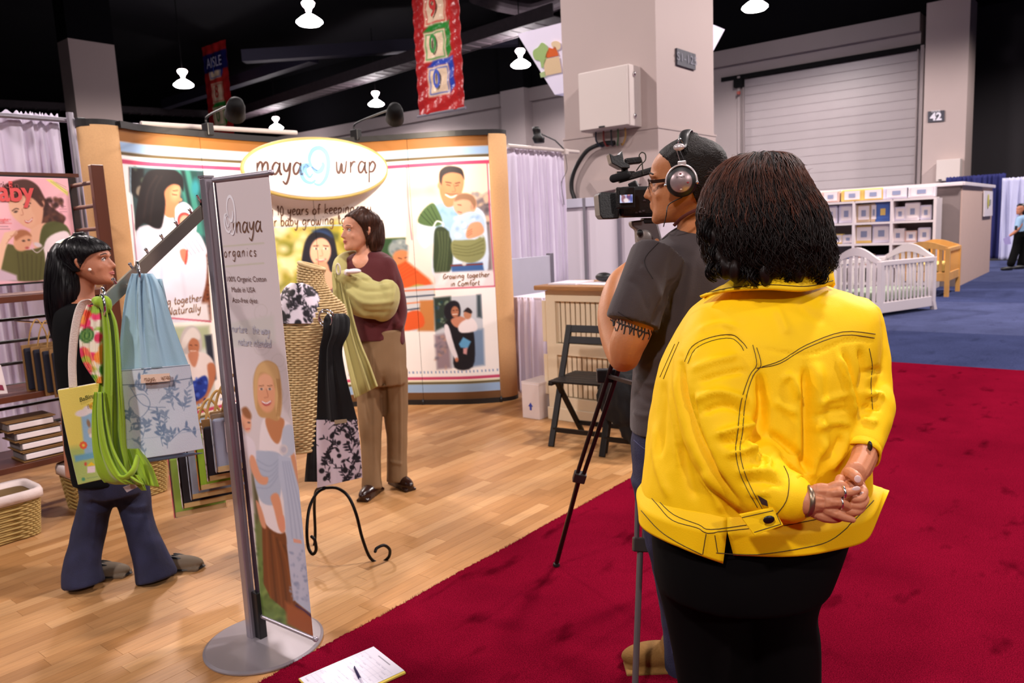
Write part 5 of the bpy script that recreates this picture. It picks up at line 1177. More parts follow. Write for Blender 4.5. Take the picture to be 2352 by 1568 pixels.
# lime green sling with tropical lining
gs = thing('ring_sling', 'lime green ring sling with tropical floral lining at the low end of the arm', 'baby sling', P(270, 1100, 2.45))
cring('', '', P(238, 686, 2.44), .035, nrm(RH*.6+TC*.8), UP).build('ring', M_CHROME, gs, smooth=True); cring('', '', P(236, 700, 2.41), .033, nrm(RH*.6+TC*.8), UP).build('ring', M_CHROME, gs, smooth=True)
MB().ell(P(235, 694, 2.42), (.028, .024, .018)).ell(P(224, 690, 2.42), (.018, .018, .014)).ell(P(243, 700, 2.41), (.018, .02, .03)).build('knot', M_LIME, gs, voxel=.003, relax=2)
MB().grid(sheet([(700, 228, 250, 2.42), (740, 226, 268, 2.42), (800, 230, 275, 2.42), (880, 228, 280, 2.42), (950, 218, 286, 2.43), (1020, 214, 290, 2.44), (1080, 222, 300, 2.45), (1108, 240, 300, 2.46)], 110, 3, .016, 10, 7)).build('hanging_cloth', M_LIME, gs, smooth=True, solid=.002)
MB().grid(sheet([(900, 216, 240, 2.40), (960, 211, 246, 2.395), (1030, 213, 262, 2.39), (1080, 224, 290, 2.39), (1104, 240, 318, 2.40), (1112, 262, 330, 2.42)], 60, 2, .012, 8, 9)).build('front_fold', M_LIME, gs, smooth=True, solid=.002)
MB().grid(sheet([(1030, 290, 322, 2.50), (1070, 300, 350, 2.49), (1112, 318, 366, 2.48)], 40, 2, .008, 7, 11, dd=6)).build('tail_end', M_LIME, gs, smooth=True, solid=.002)
MB().tube(spline([P(250, 1040, 2.40), P(262, 1085, 2.385), P(285, 1098, 2.385), P(306, 1080, 2.40), P(316, 1050, 2.44)], 6), .014, 10, flat=.45).build('lower_loop', M_LIME, gs, smooth=True)
MB().grid(sheet([(1090, 300, 318, 2.46), (1110, 310, 330, 2.46), (1126, 326, 336, 2.46)], 16, 1, .004, 5, 2)).build('tail_corner', M_LIME, gs, smooth=True, solid=.002)
def trop(p):
    p.speck((175, 690, 250, 890), [(240, 90, 60), (236, 60, 110), (70, 130, 50), (150, 190, 60), (246, 150, 60), (250, 236, 220), (220, 50, 90)], 60, 6, 15, 12, 1.8, .95)
    for k in range(6): p.line([(190+k*3, 800), (200+k*4, 850)], 1.2, (250, 190, 90), 1)
    for k in range(4): p.ell(200, 770, 16-k*4, 18-k*4, [(60, 110, 50), (120, 160, 80)][k % 2], 20)
G = sheet([(700, 200, 232, 2.435), (740, 186, 238, 2.43), (790, 183, 236, 2.43), (830, 190, 236, 2.43), (880, 222, 236, 2.43)], 60, 2, .008, 12, 5)
printed('floral_lining', G, trop, M_PRINTCLOTH, gs, (236, 224, 200), solid=.002)
MB().prism([P(283, 1118, 2.47), P(312, 1108, 2.47), P(316, 1118, 2.47), P(292, 1130, 2.47)], tuple(TC*.002)).build('care_tag', M_SPINE, gs)
# tote bag
tt = thing('tote_bag', 'yellow and green cartoon-printed tote bag with a white strap', 'bag', P(190, 1105, 2.47))
q = [P(133, 896, 2.50), P(238, 878, 2.47), P(262, 1092, 2.53), P(180, 1113, 2.56)]
q[2] = P(268, 1094, 2.52)
def totep(p):
    p.poly([(130, 890), (270, 870), (275, 1030), (160, 1040)], (236, 216, 104), 2); p.poly([(150, 1030), (275, 1010), (280, 1100), (170, 1120)], (176, 196, 110), 8); p.poly([(186, 950), (240, 925), (250, 1040), (196, 1055)], (150, 186, 214), 3)
    p.poly([(171, 1046), (260, 1030), (262, 1042), (174, 1060)], (110, 170, 196), 3)
    p.ell(190, 948, 17, 8, (240, 226, 226), -10); p.ell(205, 940, 14, 9, (240, 226, 226)); p.ell(213, 932, 8, 8, (240, 186, 50)); p.ell(213, 932, 4.5, 4.5, (246, 206, 90))
    p.ell(204, 972, 4, 9, (150, 116, 90), -15); p.ell(209, 990, 7, 9, (206, 186, 170)); p.ell(211, 1000, 6, 5, (240, 226, 220))
    for a in range(8): p.ell(192+6*math.cos(a*.785), 1022+6*math.sin(a*.785), 3.2, 3.2, (236, 100, 60), 0, 1)
    p.ell(192, 1022, 3, 3, (250, 210, 80)); p.poly([(200, 1070), (210, 1060), (220, 1068)], (246, 206, 40), 1.2); p.poly([(201, 1071), (219, 1069), (219, 1084), (201, 1086)], (240, 220, 226), 1.2); p.ell(197, 1065, 3, 4, (210, 80, 70)); p.ell(192, 1100, 4, 4, (80, 150, 110)); p.line([(200, 1098), (225, 1094)], 1.2, (130, 160, 110))
G = board(q, 90, 130); uu, vv = np.meshgrid(np.linspace(0, 1, 90), np.linspace(0, 1, 130)); G = G+(np.sin(uu*4+vv*3)*.004)[:, :, None]*TC
printed('printed_front', G, totep, M_PRINTCLOTH, tt, (236, 216, 130), solid=.002)
Gb = G - TC*.02+RH*(-.006); MB().grid(Gb).build('back_panel', mat('tote_white', (226, 216, 206), .8), tt, smooth=True, solid=.002)
MB().loft([[G[j, 0], G[j, 0]-TC*.02-RH*.006] for j in (0, 0)], caps=False) if False else None
e = MB(); e.grid(np.array([[G[j, 0], G[j, 0]-TC*.02-RH*.006] for j in range(0, 130, 8)])); e.build('side_gusset', mat('tote_white', (226, 216, 206), .8), tt, smooth=True, solid=.002)
M_STRAP = mat('white_webbing', (226, 210, 200), .8, bump=.3, bscale=200)
MB().tube(spline([P(168, 892, 2.50), P(166, 830, 2.49), P(172, 760, 2.47), P(186, 706, 2.45), P(210, 690, 2.43), P(238, 692, 2.42)], 8), .014, 8, flat=.16, side=RH).build('strap', M_STRAP, tt, smooth=True)
tp = P(183, 923, 2.463); mb = block_text('BaBing W', lambda x, y: tp+RH*x+UP*(y+x*.28), .019, mat('olive_ink', (90, 90, 30), .6), 'lettering', tt, align='LEFT', bold=.0006)
mb['kind'] = 'stuff'
# packages hanging low behind the banner post
wb_ = thing('waterfall_arm', 'lower slanted arm behind the banner post carrying wrapped packages', 'display arm', P(515, 885, 3.25))
b0, b1 = A(1.50, 2.56, .86), P(450, 985, 3.40)
MB().bar(b0, b1, .010, .03).build('flat_bar', M_BRASSY, wb_); MB().box(b0, (.03, .03, .07)).build('bracket', M_CHROME, wb_)
PK = [((150, 190, 60), (226, 90, 110), (60, 120, 50)), ((30, 26, 34), (226, 214, 222), (30, 26, 34)), ((150, 160, 178), (170, 178, 196), (130, 140, 160)), ((140, 176, 40), (200, 110, 50), (150, 180, 60)), ((34, 28, 38), (220, 206, 214), (60, 50, 60)), ((150, 156, 176), (176, 182, 200), (120, 130, 156))]
lab = ['wrapped sling package with tropical print edge, lowest and nearest of the hanging row', 'wrapped package with black and white print edge, second of the hanging row', 'wrapped pale grey-blue package, third of the hanging row', 'wrapped lime green package, fourth of the hanging row', 'wrapped black and white leaf print package, fifth of the hanging row', 'wrapped blue-grey package with white text label, rearmost beside the banner post']
for i in range(6):
    bl = P(401+i*19, 1189-i*21, 3.30-.065*i); Uv = nrm(A(.93, -.37, .0)); Tn = nrm(np.cross(Uv, UP)); Tn = Tn if Tn@FWD < 0 else -Tn; Wd, Hd = .215, .30-.012*i
    t = thing('wrapped_package', lab[i], 'package', bl+Uv*Wd/2, 'wrapped slings hanging behind the banner post')
    c = bl+Uv*Wd/2+UP*Hd/2
    MB().box(c, (Wd, .006, Hd), (Uv, Tn, UP)).build('kraft_card', M_KRAFT, t, bevel=.001)
    nE = 26; Ge = np.array([[bl+Tn*a_+Uv*(-.002)+UP*(Hd*v) for a_ in np.linspace(.004, .034, 8)] for v in np.linspace(.02, .9, nE*2)])
    def art(p, i=i):
        R = random.Random(i)
        for _ in range(18): p.ell(R.uniform(0, 30), R.uniform(0, 260), R.uniform(3, 8), R.uniform(5, 14), R.choice(PK[i]), R.uniform(0, 90), 1.5)
    vv_, aa_ = np.meshgrid(np.linspace(0, 260, nE*2), np.linspace(0, 30, 8), indexing='ij')
    MB().box(c+Tn*.018-UP*.01, (Wd-.006, .024, Hd*.86), (Uv, Tn, UP)).build('folded_cloth', mat('pack_cloth_%d' % i, PK[i][0], .8), t, bevel=.008)
    printed('printed_edge', Ge, art, M_PRINTCLOTH, t.children[-1], PK[i][1], (aa_.ravel(), vv_.ravel()), solid=.001)
    if i == 5: MB().box(c+Tn*.034+UP*.02-Uv*.01, (Wd*.5, .003, Hd*.5), (Uv, Tn, UP)).build('label_card', M_SPINE, t)
    MB().box(c+Tn*.037+UP*(-Hd*.42), (Wd*.96, .002, .02), (Uv, Tn, UP)).build('label_band', mat('kraft_band', (196, 166, 112), .5), t)
    tp = c+UP*Hd/2; MB().tube(spline([tp-Uv*.06, tp-Uv*.035+UP*.09, tp+UP*.135, tp+Uv*.035+UP*.09, tp+Uv*.06], 6), .0055, 7).build('raffia_handle', mat('raffia', (170, 130, 70), .8), t, smooth=True)
    if i in (0, 5): MB().box(c+Tn*.02, (Wd+.004, .044, Hd*.96), (Uv, Tn, UP)).build('clear_wrap', M_CLEAR, t, bevel=.01)

# ================================================================== DRESS FORM
M_WICKC = mat('cream_wicker', (206, 178, 128), .65, var=.12, vscale=40)
df = thing('dress_form', 'cream wicker dress form on a scrolled black wire stand', 'dress form', A(2.09, 2.84, 0))
prof = [(612, 716, 28, .80), (626, 714, 27.5, .85), (650, 716, 30, .9), (676, 724, 36, .9), (694, 728, 50, .85), (710, 724, 66, .8), (735, 716, 76, .82), (770, 709, 66, .95), (805, 704, 55, 1.0), (850, 702, 47, 1.0), (900, 699, 47, 1.05), (960, 694, 50, 1.05), (1000, 692, 49, 1.0), (1026, 690, 46, 1.0)]
pf = spline(np.array(prof, float), 14); zs = [P(a[1], a[0], 3.50)[2] for a in pf]
def form_ring(y, cx, hw, k, n=150, off=0.0):
    c = P(cx, y, 3.50); r = hw/FPX*3.5+off; a = np.arange(n)*2*math.pi/n; tiltv = np.clip((660-y)/50, 0, 1)*.35
    P_ = c+np.outer(np.cos(a)*r, RH)+np.outer(np.sin(a)*r*k, TC)-np.outer(np.cos(a)*r*tiltv, UP); return P_, np.outer(np.cos(a), RH)+np.outer(np.sin(a), TC)
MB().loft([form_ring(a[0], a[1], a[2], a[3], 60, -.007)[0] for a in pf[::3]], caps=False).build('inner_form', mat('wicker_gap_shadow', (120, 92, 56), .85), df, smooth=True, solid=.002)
tot = abs(zs[0]-zs[-1]); nrow = int(tot/.0105); zt_l = np.linspace(zs[0], zs[-1], nrow); lo_ = []
ys_ = np.interp(-zt_l, -np.array(zs), pf[:, 0])
for y in ys_: cxi, hwi, ki = [np.interp(y, pf[:, 0], pf[:, j]) for j in (1, 2, 3)]; lo_.append(form_ring(y, cxi, hwi, ki))
weave(lo_, .0052, .0042, 34, 'wicker_weave', M_WICKC, df)
R0, _ = form_ring(611, 716, 28, .8, 60); MB().tube(R0, .009, 8, closed=True).build('neck_rim', M_WICKC, df, smooth=True)
R0, _ = form_ring(1027, 690, 46, 1.0, 60); MB().tube(R0, .008, 8, closed=True).build('hem_rim', M_WICKC, df, smooth=True)
M_IRON = mat('black_iron', (16, 12, 14), .4, metal=.6)
MB().tube([P(704, 1020, 3.5), P(745, 1122, 3.52)], .007, 8).build('centre_rod', M_IRON, df); MB().tube([P(690, 1026, 3.5), P(745, 1027, 3.5)], .006, 8).build('cross_rod', M_IRON, df)
hub = P(748, 1120, 3.52)
legs = [[(748, 1120, 3.52), (775, 1121, 3.50), (800, 1140, 3.47), (818, 1180, 3.46), (832, 1235, 3.48), (850, 1280, 3.51), (872, 1292, 3.53), (892, 1280, 3.52), (895, 1262, 3.49), (882, 1252, 3.46), (866, 1258, 3.44), (862, 1266, 3.43)],
        [(748, 1120, 3.52), (728, 1132, 3.50), (711, 1165, 3.46), (705, 1215, 3.42), (708, 1255, 3.42), (718, 1272, 3.40), (726, 1262, 3.39), (723, 1240, 3.38), (716, 1232, 3.38)],
        [(748, 1120, 3.52), (727, 1125, 3.60), (722, 1160, 3.68), (724, 1220, 3.72), (722, 1250, 3.74), (712, 1262, 3.75), (706, 1245, 3.75)]]
for L_ in legs: MB().tube(spline([P(*a) for a in L_], 6), .0072, 9, round_ends=True).build('leg', M_IRON, df, smooth=True)
# black sling on the form
bsl = thing('ring_sling', 'black ring sling with black-and-white floral border worn by the wicker dress form', 'baby sling', P(760, 1100, 3.45))
M_BLKC = mat('black_cotton', (12, 11, 14), .9, sheen=.15, bump=.1, bscale=200)
def bwflo(p):
    leafprint([(30, 24, 34), (22, 18, 26)], 34, 8, (635, 650, 750, 750), .6)(p); leafprint([(24, 20, 30), (30, 24, 36)], 34, 9, (725, 965, 835, 1125), .75)(p)
    p.speck((635, 655, 745, 742), [(26, 22, 30)], 22, 3, 9, 5, 1.2, .95); p.speck((728, 970, 832, 1118), [(26, 22, 30)], 26, 3, 7, 5, 1.2, .9)
cap = []
for y, xl, xr in ((650, 668, 696), (659, 656, 718), (676, 645, 734), (698, 637, 744), (720, 633, 748), (743, 631, 746)):
    cap.append([P(xl+(xr-xl)*t, y, 3.5-.135*math.sin(math.pi*(.10+.82*t))-.015) for t in np.linspace(0, 1, 60)])
Gc = np.stack([spline(np.array([c[i] for c in cap]), 10) for i in range(60)], 1)
printed('floral_shoulder', Gc, bwflo, M_PRINTCLOTH, bsl, (226, 214, 226), solid=.003)
cring('', '', P(750, 727, 3.36), .034, nrm(RH+TC*.2), nrm(UP+TC*.3), .004).build('ring', M_CHROME, bsl, smooth=True); cring('', '', P(747, 733, 3.35), .034, nrm(RH+TC*.4), nrm(UP+TC*.2), .004).build('ring', M_CHROME, bsl, smooth=True)
MB().grid(sheet([(720, 754, 792, 3.38), (733, 744, 803, 3.355), (765, 742, 801, 3.35), (800, 735, 786, 3.37), (850, 731, 792, 3.37), (900, 729, 804, 3.37), (968, 727, 822, 3.38)], 60, 3, .010, 8, 3, ease=lambda v: 1.2-.8*v)).build('hanging_cloth', M_BLKC, bsl, smooth=True, solid=.003)
G = sheet([(964, 727, 820, 3.375), (1010, 727, 825, 3.38), (1060, 728, 829, 3.385), (1120, 729, 832, 3.39)], 110, 1, .004, 40, 2, dd=-24)
printed('floral_border', G, bwflo, M_PRINTCLOTH, bsl, (226, 212, 226), solid=.003)
MB().prism([P(768, 965, 3.365), P(796, 962, 3.365), P(797, 970, 3.365), P(769, 974, 3.365)], tuple(-TC*.002)).build('woven_label', mat('tan_tape', (170, 150, 120), .8), bsl)
MB().grid(sheet([(960, 716, 740, 3.45), (1040, 706, 738, 3.45), (1106, 700, 742, 3.45)], 30, 1, .006, 8, 6)).build('tail_back', M_BLKC, bsl, smooth=True, solid=.003)
MB().grid(sheet([(742, 640, 662, 3.56), (770, 642, 664, 3.58), (806, 648, 668, 3.60)], 20, 1, .004, 6, 6)).build('back_strap', M_BLKC, bsl, smooth=True, solid=.003)

# ================================================================== CLIPBOARD SHEETS ON THE CARPET
fz = .013
q = [PZ(858, 1487, fz+.004), PZ(945, 1555, fz+.004)]; c0_ = q[0]; e1 = nrm((q[1]-q[0])*A(1, 1, 0)); e2 = A(-e1[1], e1[0], 0); e2 = e2 if (PZ(710, 1566, fz)-q[0])@e2 > 0 else -e2
pd = thing('form_pad', 'white printed forms on a yellow pad lying on the red carpet', 'paper', c0_+e1*.11+e2*.14)
Wp, Lp = .216, .285
MB().box(c0_+e1*Wp/2+e2*Lp/2+UP*.000, (Wp+.006, Lp, .007), (e1, e2, UP)).build('yellow_pad', mat('yellow_pad', (232, 206, 90), .7), pd, bevel=.001)
uu, vv = np.meshgrid(np.linspace(0, 1, 110), np.linspace(0, 1, 140)); GG = c0_+(uu*(Wp-.006))[:, :, None]*e1+(vv*(Lp-.002))[:, :, None]*e2+UP*.0048
def form(p):
    for k in range(14): p.line([(10, 40+k*17), (205, 40+k*17)], .9, (170, 166, 190), .9, False, .7)
    for x in (10, 60, 120, 165, 205): p.line([(x, 40), (x, 262)], .9, (170, 166, 190), .9, False, .7)
    R = random.Random(2)
    for k in range(40): x, y = R.uniform(12, 190), 36+17*R.randrange(14); p.line([(x, y+8), (x+R.uniform(8, 30), y+8)], 1.4, (120, 116, 140), .9, False, .7)
    p.line([(70, 18), (150, 18)], 3, (70, 66, 80), 1, False, .8); p.line([(150, 262), (190, 262)], 3, (150, 150, 160), 1, False, .6)
printed('form_sheet', GG, form, M_PRINT, pd, (228, 222, 236), ((vv*0+uu*216).ravel(), (vv*280).ravel()), solid=.0006)
pn = thing('ballpoint_pen', 'clear ballpoint pen with a dark blue cap on the paper forms', 'pen', PZ(826, 1550, .02))
a, b, c = PZ(814, 1533, .024), PZ(826, 1557, .024), PZ(846, 1590, .024)
MB().tube([a, a*.6+b*.4, b], [.003, .0048, .0052], 10, round_ends=True).build('cap', mat('dark_blue_cap', (26, 18, 70), .3), pn, smooth=True); MB().tube([b, c], .0038, 8).build('barrel', mat('clear_barrel', (206, 200, 220), .2), pn, smooth=True); MB().bar(a+UP*.006, b+UP*.006, .003, .002).build('cap_clip', mat('dark_blue_cap', (26, 18, 70), .3), pn)
# ================================================================== STAND WITH CRIBS
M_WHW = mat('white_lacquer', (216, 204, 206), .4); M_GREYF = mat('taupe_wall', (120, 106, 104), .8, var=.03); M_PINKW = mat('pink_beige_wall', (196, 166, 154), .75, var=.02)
st = thing('stand_wall', 'pink-beige walled exhibition stand behind the cribs', 'exhibition stand', (18.8, 5, 0)); YS = 2.58; HS = 1.93
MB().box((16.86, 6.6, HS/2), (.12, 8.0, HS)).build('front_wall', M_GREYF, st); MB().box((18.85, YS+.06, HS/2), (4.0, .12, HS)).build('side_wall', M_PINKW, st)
MB().box((16.82, 6.6, HS+.03), (.22, 8.1, .07)).build('top_rail', M_WHW, st, bevel=.01); MB().box((18.85, YS+.05, HS+.03), (4.1, .2, .07)).build('top_rail', M_WHW, st, bevel=.01)
sq = [PY(x, y, YS-.02) for x, y in ((2259, 438), (2278, 440), (2277, 497), (2258, 497))]; sq[1][2] = sq[0][2]; sq[2][2] = sq[3][2]
sgp = thing('wall_sign', 'small white sign with yellow leaf mark high on the stand side wall', 'sign', sq[3]); MB().prism(sq, (0, -.02, 0)).build('plate', M_SPINE, sgp)
cc = (sq[0]+sq[2])/2; MB().ell(cc+A(-.12, -.03, .05), (.10, .006, .16)).build('yellow_leaf', mat('yellow_leaf', (206, 196, 70), .6), sgp); MB().box(cc+A(.15, -.03, .03), (.22, .006, .12)).build('printed_word', mat('grey_word', (150, 150, 140), .6), sgp)
# open shelving, three bays
su = thing('display_shelving', 'white open shelving unit with rows of wrapped bedding', 'shelving', (16.5, 5.0, 0))
xs0, xs1 = 16.2, 16.74; yv = [PX(x, 520, 16.2)[1] for x in (2146, 2047, 1960, 1876, 1790)]; zrow = [PX(2094, y, 16.2)[2] for y in (457, 509, 559)]; zrow += [zrow[-1]-.44, .10]
for y in yv: MB().box(((xs0+xs1)/2, y, zrow[0]/2), (xs1-xs0, .05, zrow[0])).build('side_panel', M_WHW, su)
for i in range(len(yv)-1):
    for z in zrow: MB().box(((xs0+xs1)/2, (yv[i]+yv[i+1])/2, z), (xs1-xs0, yv[i]-yv[i+1]-.05 if yv[i] > yv[i+1] else yv[i+1]-yv[i]-.05, .04)).build('shelf', M_WHW, su)
    MB().box((xs1-.01, (yv[i]+yv[i+1])/2, zrow[0]/2), (.02, abs(yv[i+1]-yv[i])-.05, zrow[0])).build('back_panel', M_BLACKM if i == 1 else mat('shelf_back_grey', (150, 138, 138), .8), su)
M_PK = [mat('pack_%d' % i, c, .35, coat=.4) for i, c in enumerate([(214, 208, 226), (226, 216, 222), (226, 190, 100), (214, 180, 170), (60, 96, 170), (196, 170, 140)])]
PKN = ['lilac', 'white', 'yellow-edged', 'pink-edged', 'bright blue', 'tan']
def bedding(px, zbase, w_, h_, k, where, tiltx=0.0, label=None):
    y = PX(px, 500, 16.3)[1]; b = A(16.34, y, zbase)
    t = thing('bedding_pack', label or '%s bedding pack %s' % (PKN[k], where), 'package', b, 'bedding packs on the white shelving')
    MB().box(b+A(.06, 0, h_/2), (.16, w_, h_)).build('packed_cloth', M_PK[k], t, bevel=.02)
    MB().box(b+A(-.03, -w_*.04, h_*.52), (.012, w_*.72, h_*.74)).build('label_card', M_SPINE if k != 4 else M_PK[4], t)
    MB().box(b+A(-.04, -w_*.04, h_*.5), (.004, w_*.3, h_*.34)).build('printed_motif', mat('blue_grey_motif', (140, 146, 176), .6) if k != 4 else M_PK[2], t)
rows = {'on top of the shelving': (zrow[0]+.022, [(1905, .36, .23, 3), (1954, .40, .23, 2), (2002, .42, .23, 2), (2055, .48, .23, 0), (2112, .50, .22, 1)]),
        'on the upper shelf': (zrow[1]+.022, [(1906, .28, .36, 0), (1942, .28, .37, 0), (1982, .28, .36, 5), (2006, .12, .37, 5), (2026, .30, .38, 4), (2066, .2, .27, 0), (2094, .26, .34, 1), (2125, .2, .28, 0)]),
        'on the middle shelf': (zrow[2]+.022, [(1900, .2, .2, 0), (1922, .24, .2, 2), (1947, .24, .18, 0), (1983, .38, .36, 2), (2023, .38, .37, 0), (2062, .24, .27, 1), (2092, .22, .22, 3), (2123, .22, .27, 0)]),
        'on the lower shelf': (zrow[3]+.022, [(1902, .3, .2, 4), (1942, .3, .2, 4), (1990, .3, .22, 3), (2030, .3, .2, 0), (2070, .3, .2, 0), (2110, .3, .2, 0)])}
pos = ['leftmost', 'second from the left', 'third from the left', 'fourth from the left', 'fifth from the left', 'sixth from the left', 'seventh from the left', 'eighth from the left']
for wn, (zb, L_) in rows.items():
    for i, (px, w_, h_, k) in enumerate(L_): bedding(px, zb, w_, h_, k, '%s, %s' % (pos[i], wn))
# cribs
def crib(name, label, C0_, dx, dy, Lx, Ly, m, ztop, endrise, zbot, legw, nsx, nsy, flare=0.0, bed=None):
    """C0_ near corner, dx along the long side, dy along the end"""
    t = thing(name, label, 'crib', C0_); dx, dy = nrm(A(*dx, 0)), nrm(A(*dy, 0)); f = lambda a, b, z: A(*C0_)+dx*a+dy*b+UP*z; fr = (dx, dy, UP)
    for a in (0, Lx):
        for b in (0, Ly):
            s1 = -1 if a == 0 else 1
            MB().prism([f(a+s1*flare-legw/2, b-legw/2, 0), f(a+s1*flare+legw/2, b-legw/2, 0), f(a+legw/2, b-legw/2, zbot+.05), f(a+legw/2, b-legw/2, ztop), f(a-legw/2, b-legw/2, ztop), f(a-legw/2, b-legw/2, zbot+.05)], dy*legw).build('leg', m, t, bevel=.005)
    for b in (0, Ly):
        MB().box(f(Lx/2, b, ztop-.03), (Lx, legw*.8, .07), fr).build('top_rail', m, t, bevel=.008); MB().box(f(Lx/2, b, zbot+.05), (Lx, legw*.6, .15), fr).build('bottom_rail', m, t, bevel=.006)
        first = None
        for i in range(nsx):
            a = Lx*(i+1)/(nsx+1)
            if first is None: first = MB().box(f(a, b, (ztop+zbot)/2+.03), (.032, .018, ztop-zbot-.14), fr).build('slat', m, t); a0_ = a
            else: c = first.copy(); COL.objects.link(c); c.parent = t; c.location = dx*(a-a0_)
    for a in (0, Lx):
        bot = [f(a, Ly*u, ztop-.05+endrise*math.sin(math.pi*u)**1.2) for u in np.linspace(0, 1, 17)]; top = [f(a, Ly*u, ztop+.02+(endrise+.05)*math.sin(math.pi*u)**1.2) for u in np.linspace(1, 0, 17)]
        MB().prism(np.array(bot+top)-dx*legw*.3, dx*legw*.6).build('end_arch', m, t); MB().box(f(a, Ly/2, zbot+.05), (legw*.6, Ly, .15), fr).build('bottom_rail', m, t, bevel=.006)
        for i in range(nsy):
            u = (i+1)/(nsy+1); z1 = ztop-.03+endrise*math.sin(math.pi*u)**1.2; MB().box(f(a, Ly*u, (z1+zbot+.1)/2), (.018, .05, z1-zbot-.1), fr).build('slat', m, t)
    MB().box(f(Lx/2, Ly/2, zbot+.2), (Lx-.08, Ly-.06, .13), fr).build('mattress', mat('sage_mattress', (150, 164, 140), .8) if bed is None else bed, t, bevel=.02)
    return t
crib('crib', 'white slatted crib with arched ends on the blue carpet', (11.68, 2.76, 0), (1.14, -.455), (.37, .93), 1.23, .78, M_WHW, .80, .13, .09, .07, 13, 7, .05)
M_OAK = mat('honey_oak', (206, 150, 78), .45, var=.12, vscale=9, stretch=(1, 1, .2))
crib('crib', 'honey oak crib standing behind the white crib', (14.78, 2.44, 0), (1, 0), (0, 1), 1.05, .75, M_OAK, .84, .05, .30, .07, 9, 6, 0, mat('yellow_mattress', (226, 196, 110), .8))
# far aisle drapes
drape('long blue-white drape at the far right edge', (25.3, 2.92, 0), (25.3, -2.2, 0), PX(2310, 409, 25.3)[2], .03, 30, .06, M_DRAPE2, 8)
drape('dark blue drape behind the stand side wall', (25.9, 4.4, 0), (25.9, 2.9, 0), PX(2250, 402, 25.9)[2], .03, 9, .06, mat('navy_drape', (26, 30, 90), .9), 9)
# ================================================================== PEOPLE
def skinmat(name, c): 
    m = mat(name, c, .5, var=.05, vscale=25, bump=.08, bscale=160, spec=.4); b = m.node_tree.nodes['Principled BSDF']
    b.inputs['Subsurface Weight'].default_value = .12; b.inputs['Subsurface Radius'].default_value = (.02, .008, .004); b.inputs['Subsurface Scale'].default_value = .4; return m
M_EYEW = mat('eye_white', (226, 216, 212), .25); M_IRIS = mat('dark_iris', (40, 26, 20), .2); M_LIP = mat('lip_skin', (170, 88, 80), .45)
HS_ = [(0.0, .33, .12, .13), (.03, .39, .06, .19), (.08, .415, .0, .235), (.14, .41, -.08, .27), (.20, .40, -.16, .295), (.28, .405, -.28, .315), (.36, .41, -.36, .325), (.44, .405, -.42, .33), (.50, .385, -.45, .335), (.56, .40, -.47, .34), (.64, .41, -.48, .345), (.72, .39, -.475, .345), (.80, .34, -.45, .325), (.88, .25, -.38, .275), (.94, .14, -.28, .20), (.985, .0, -.13, .09)]
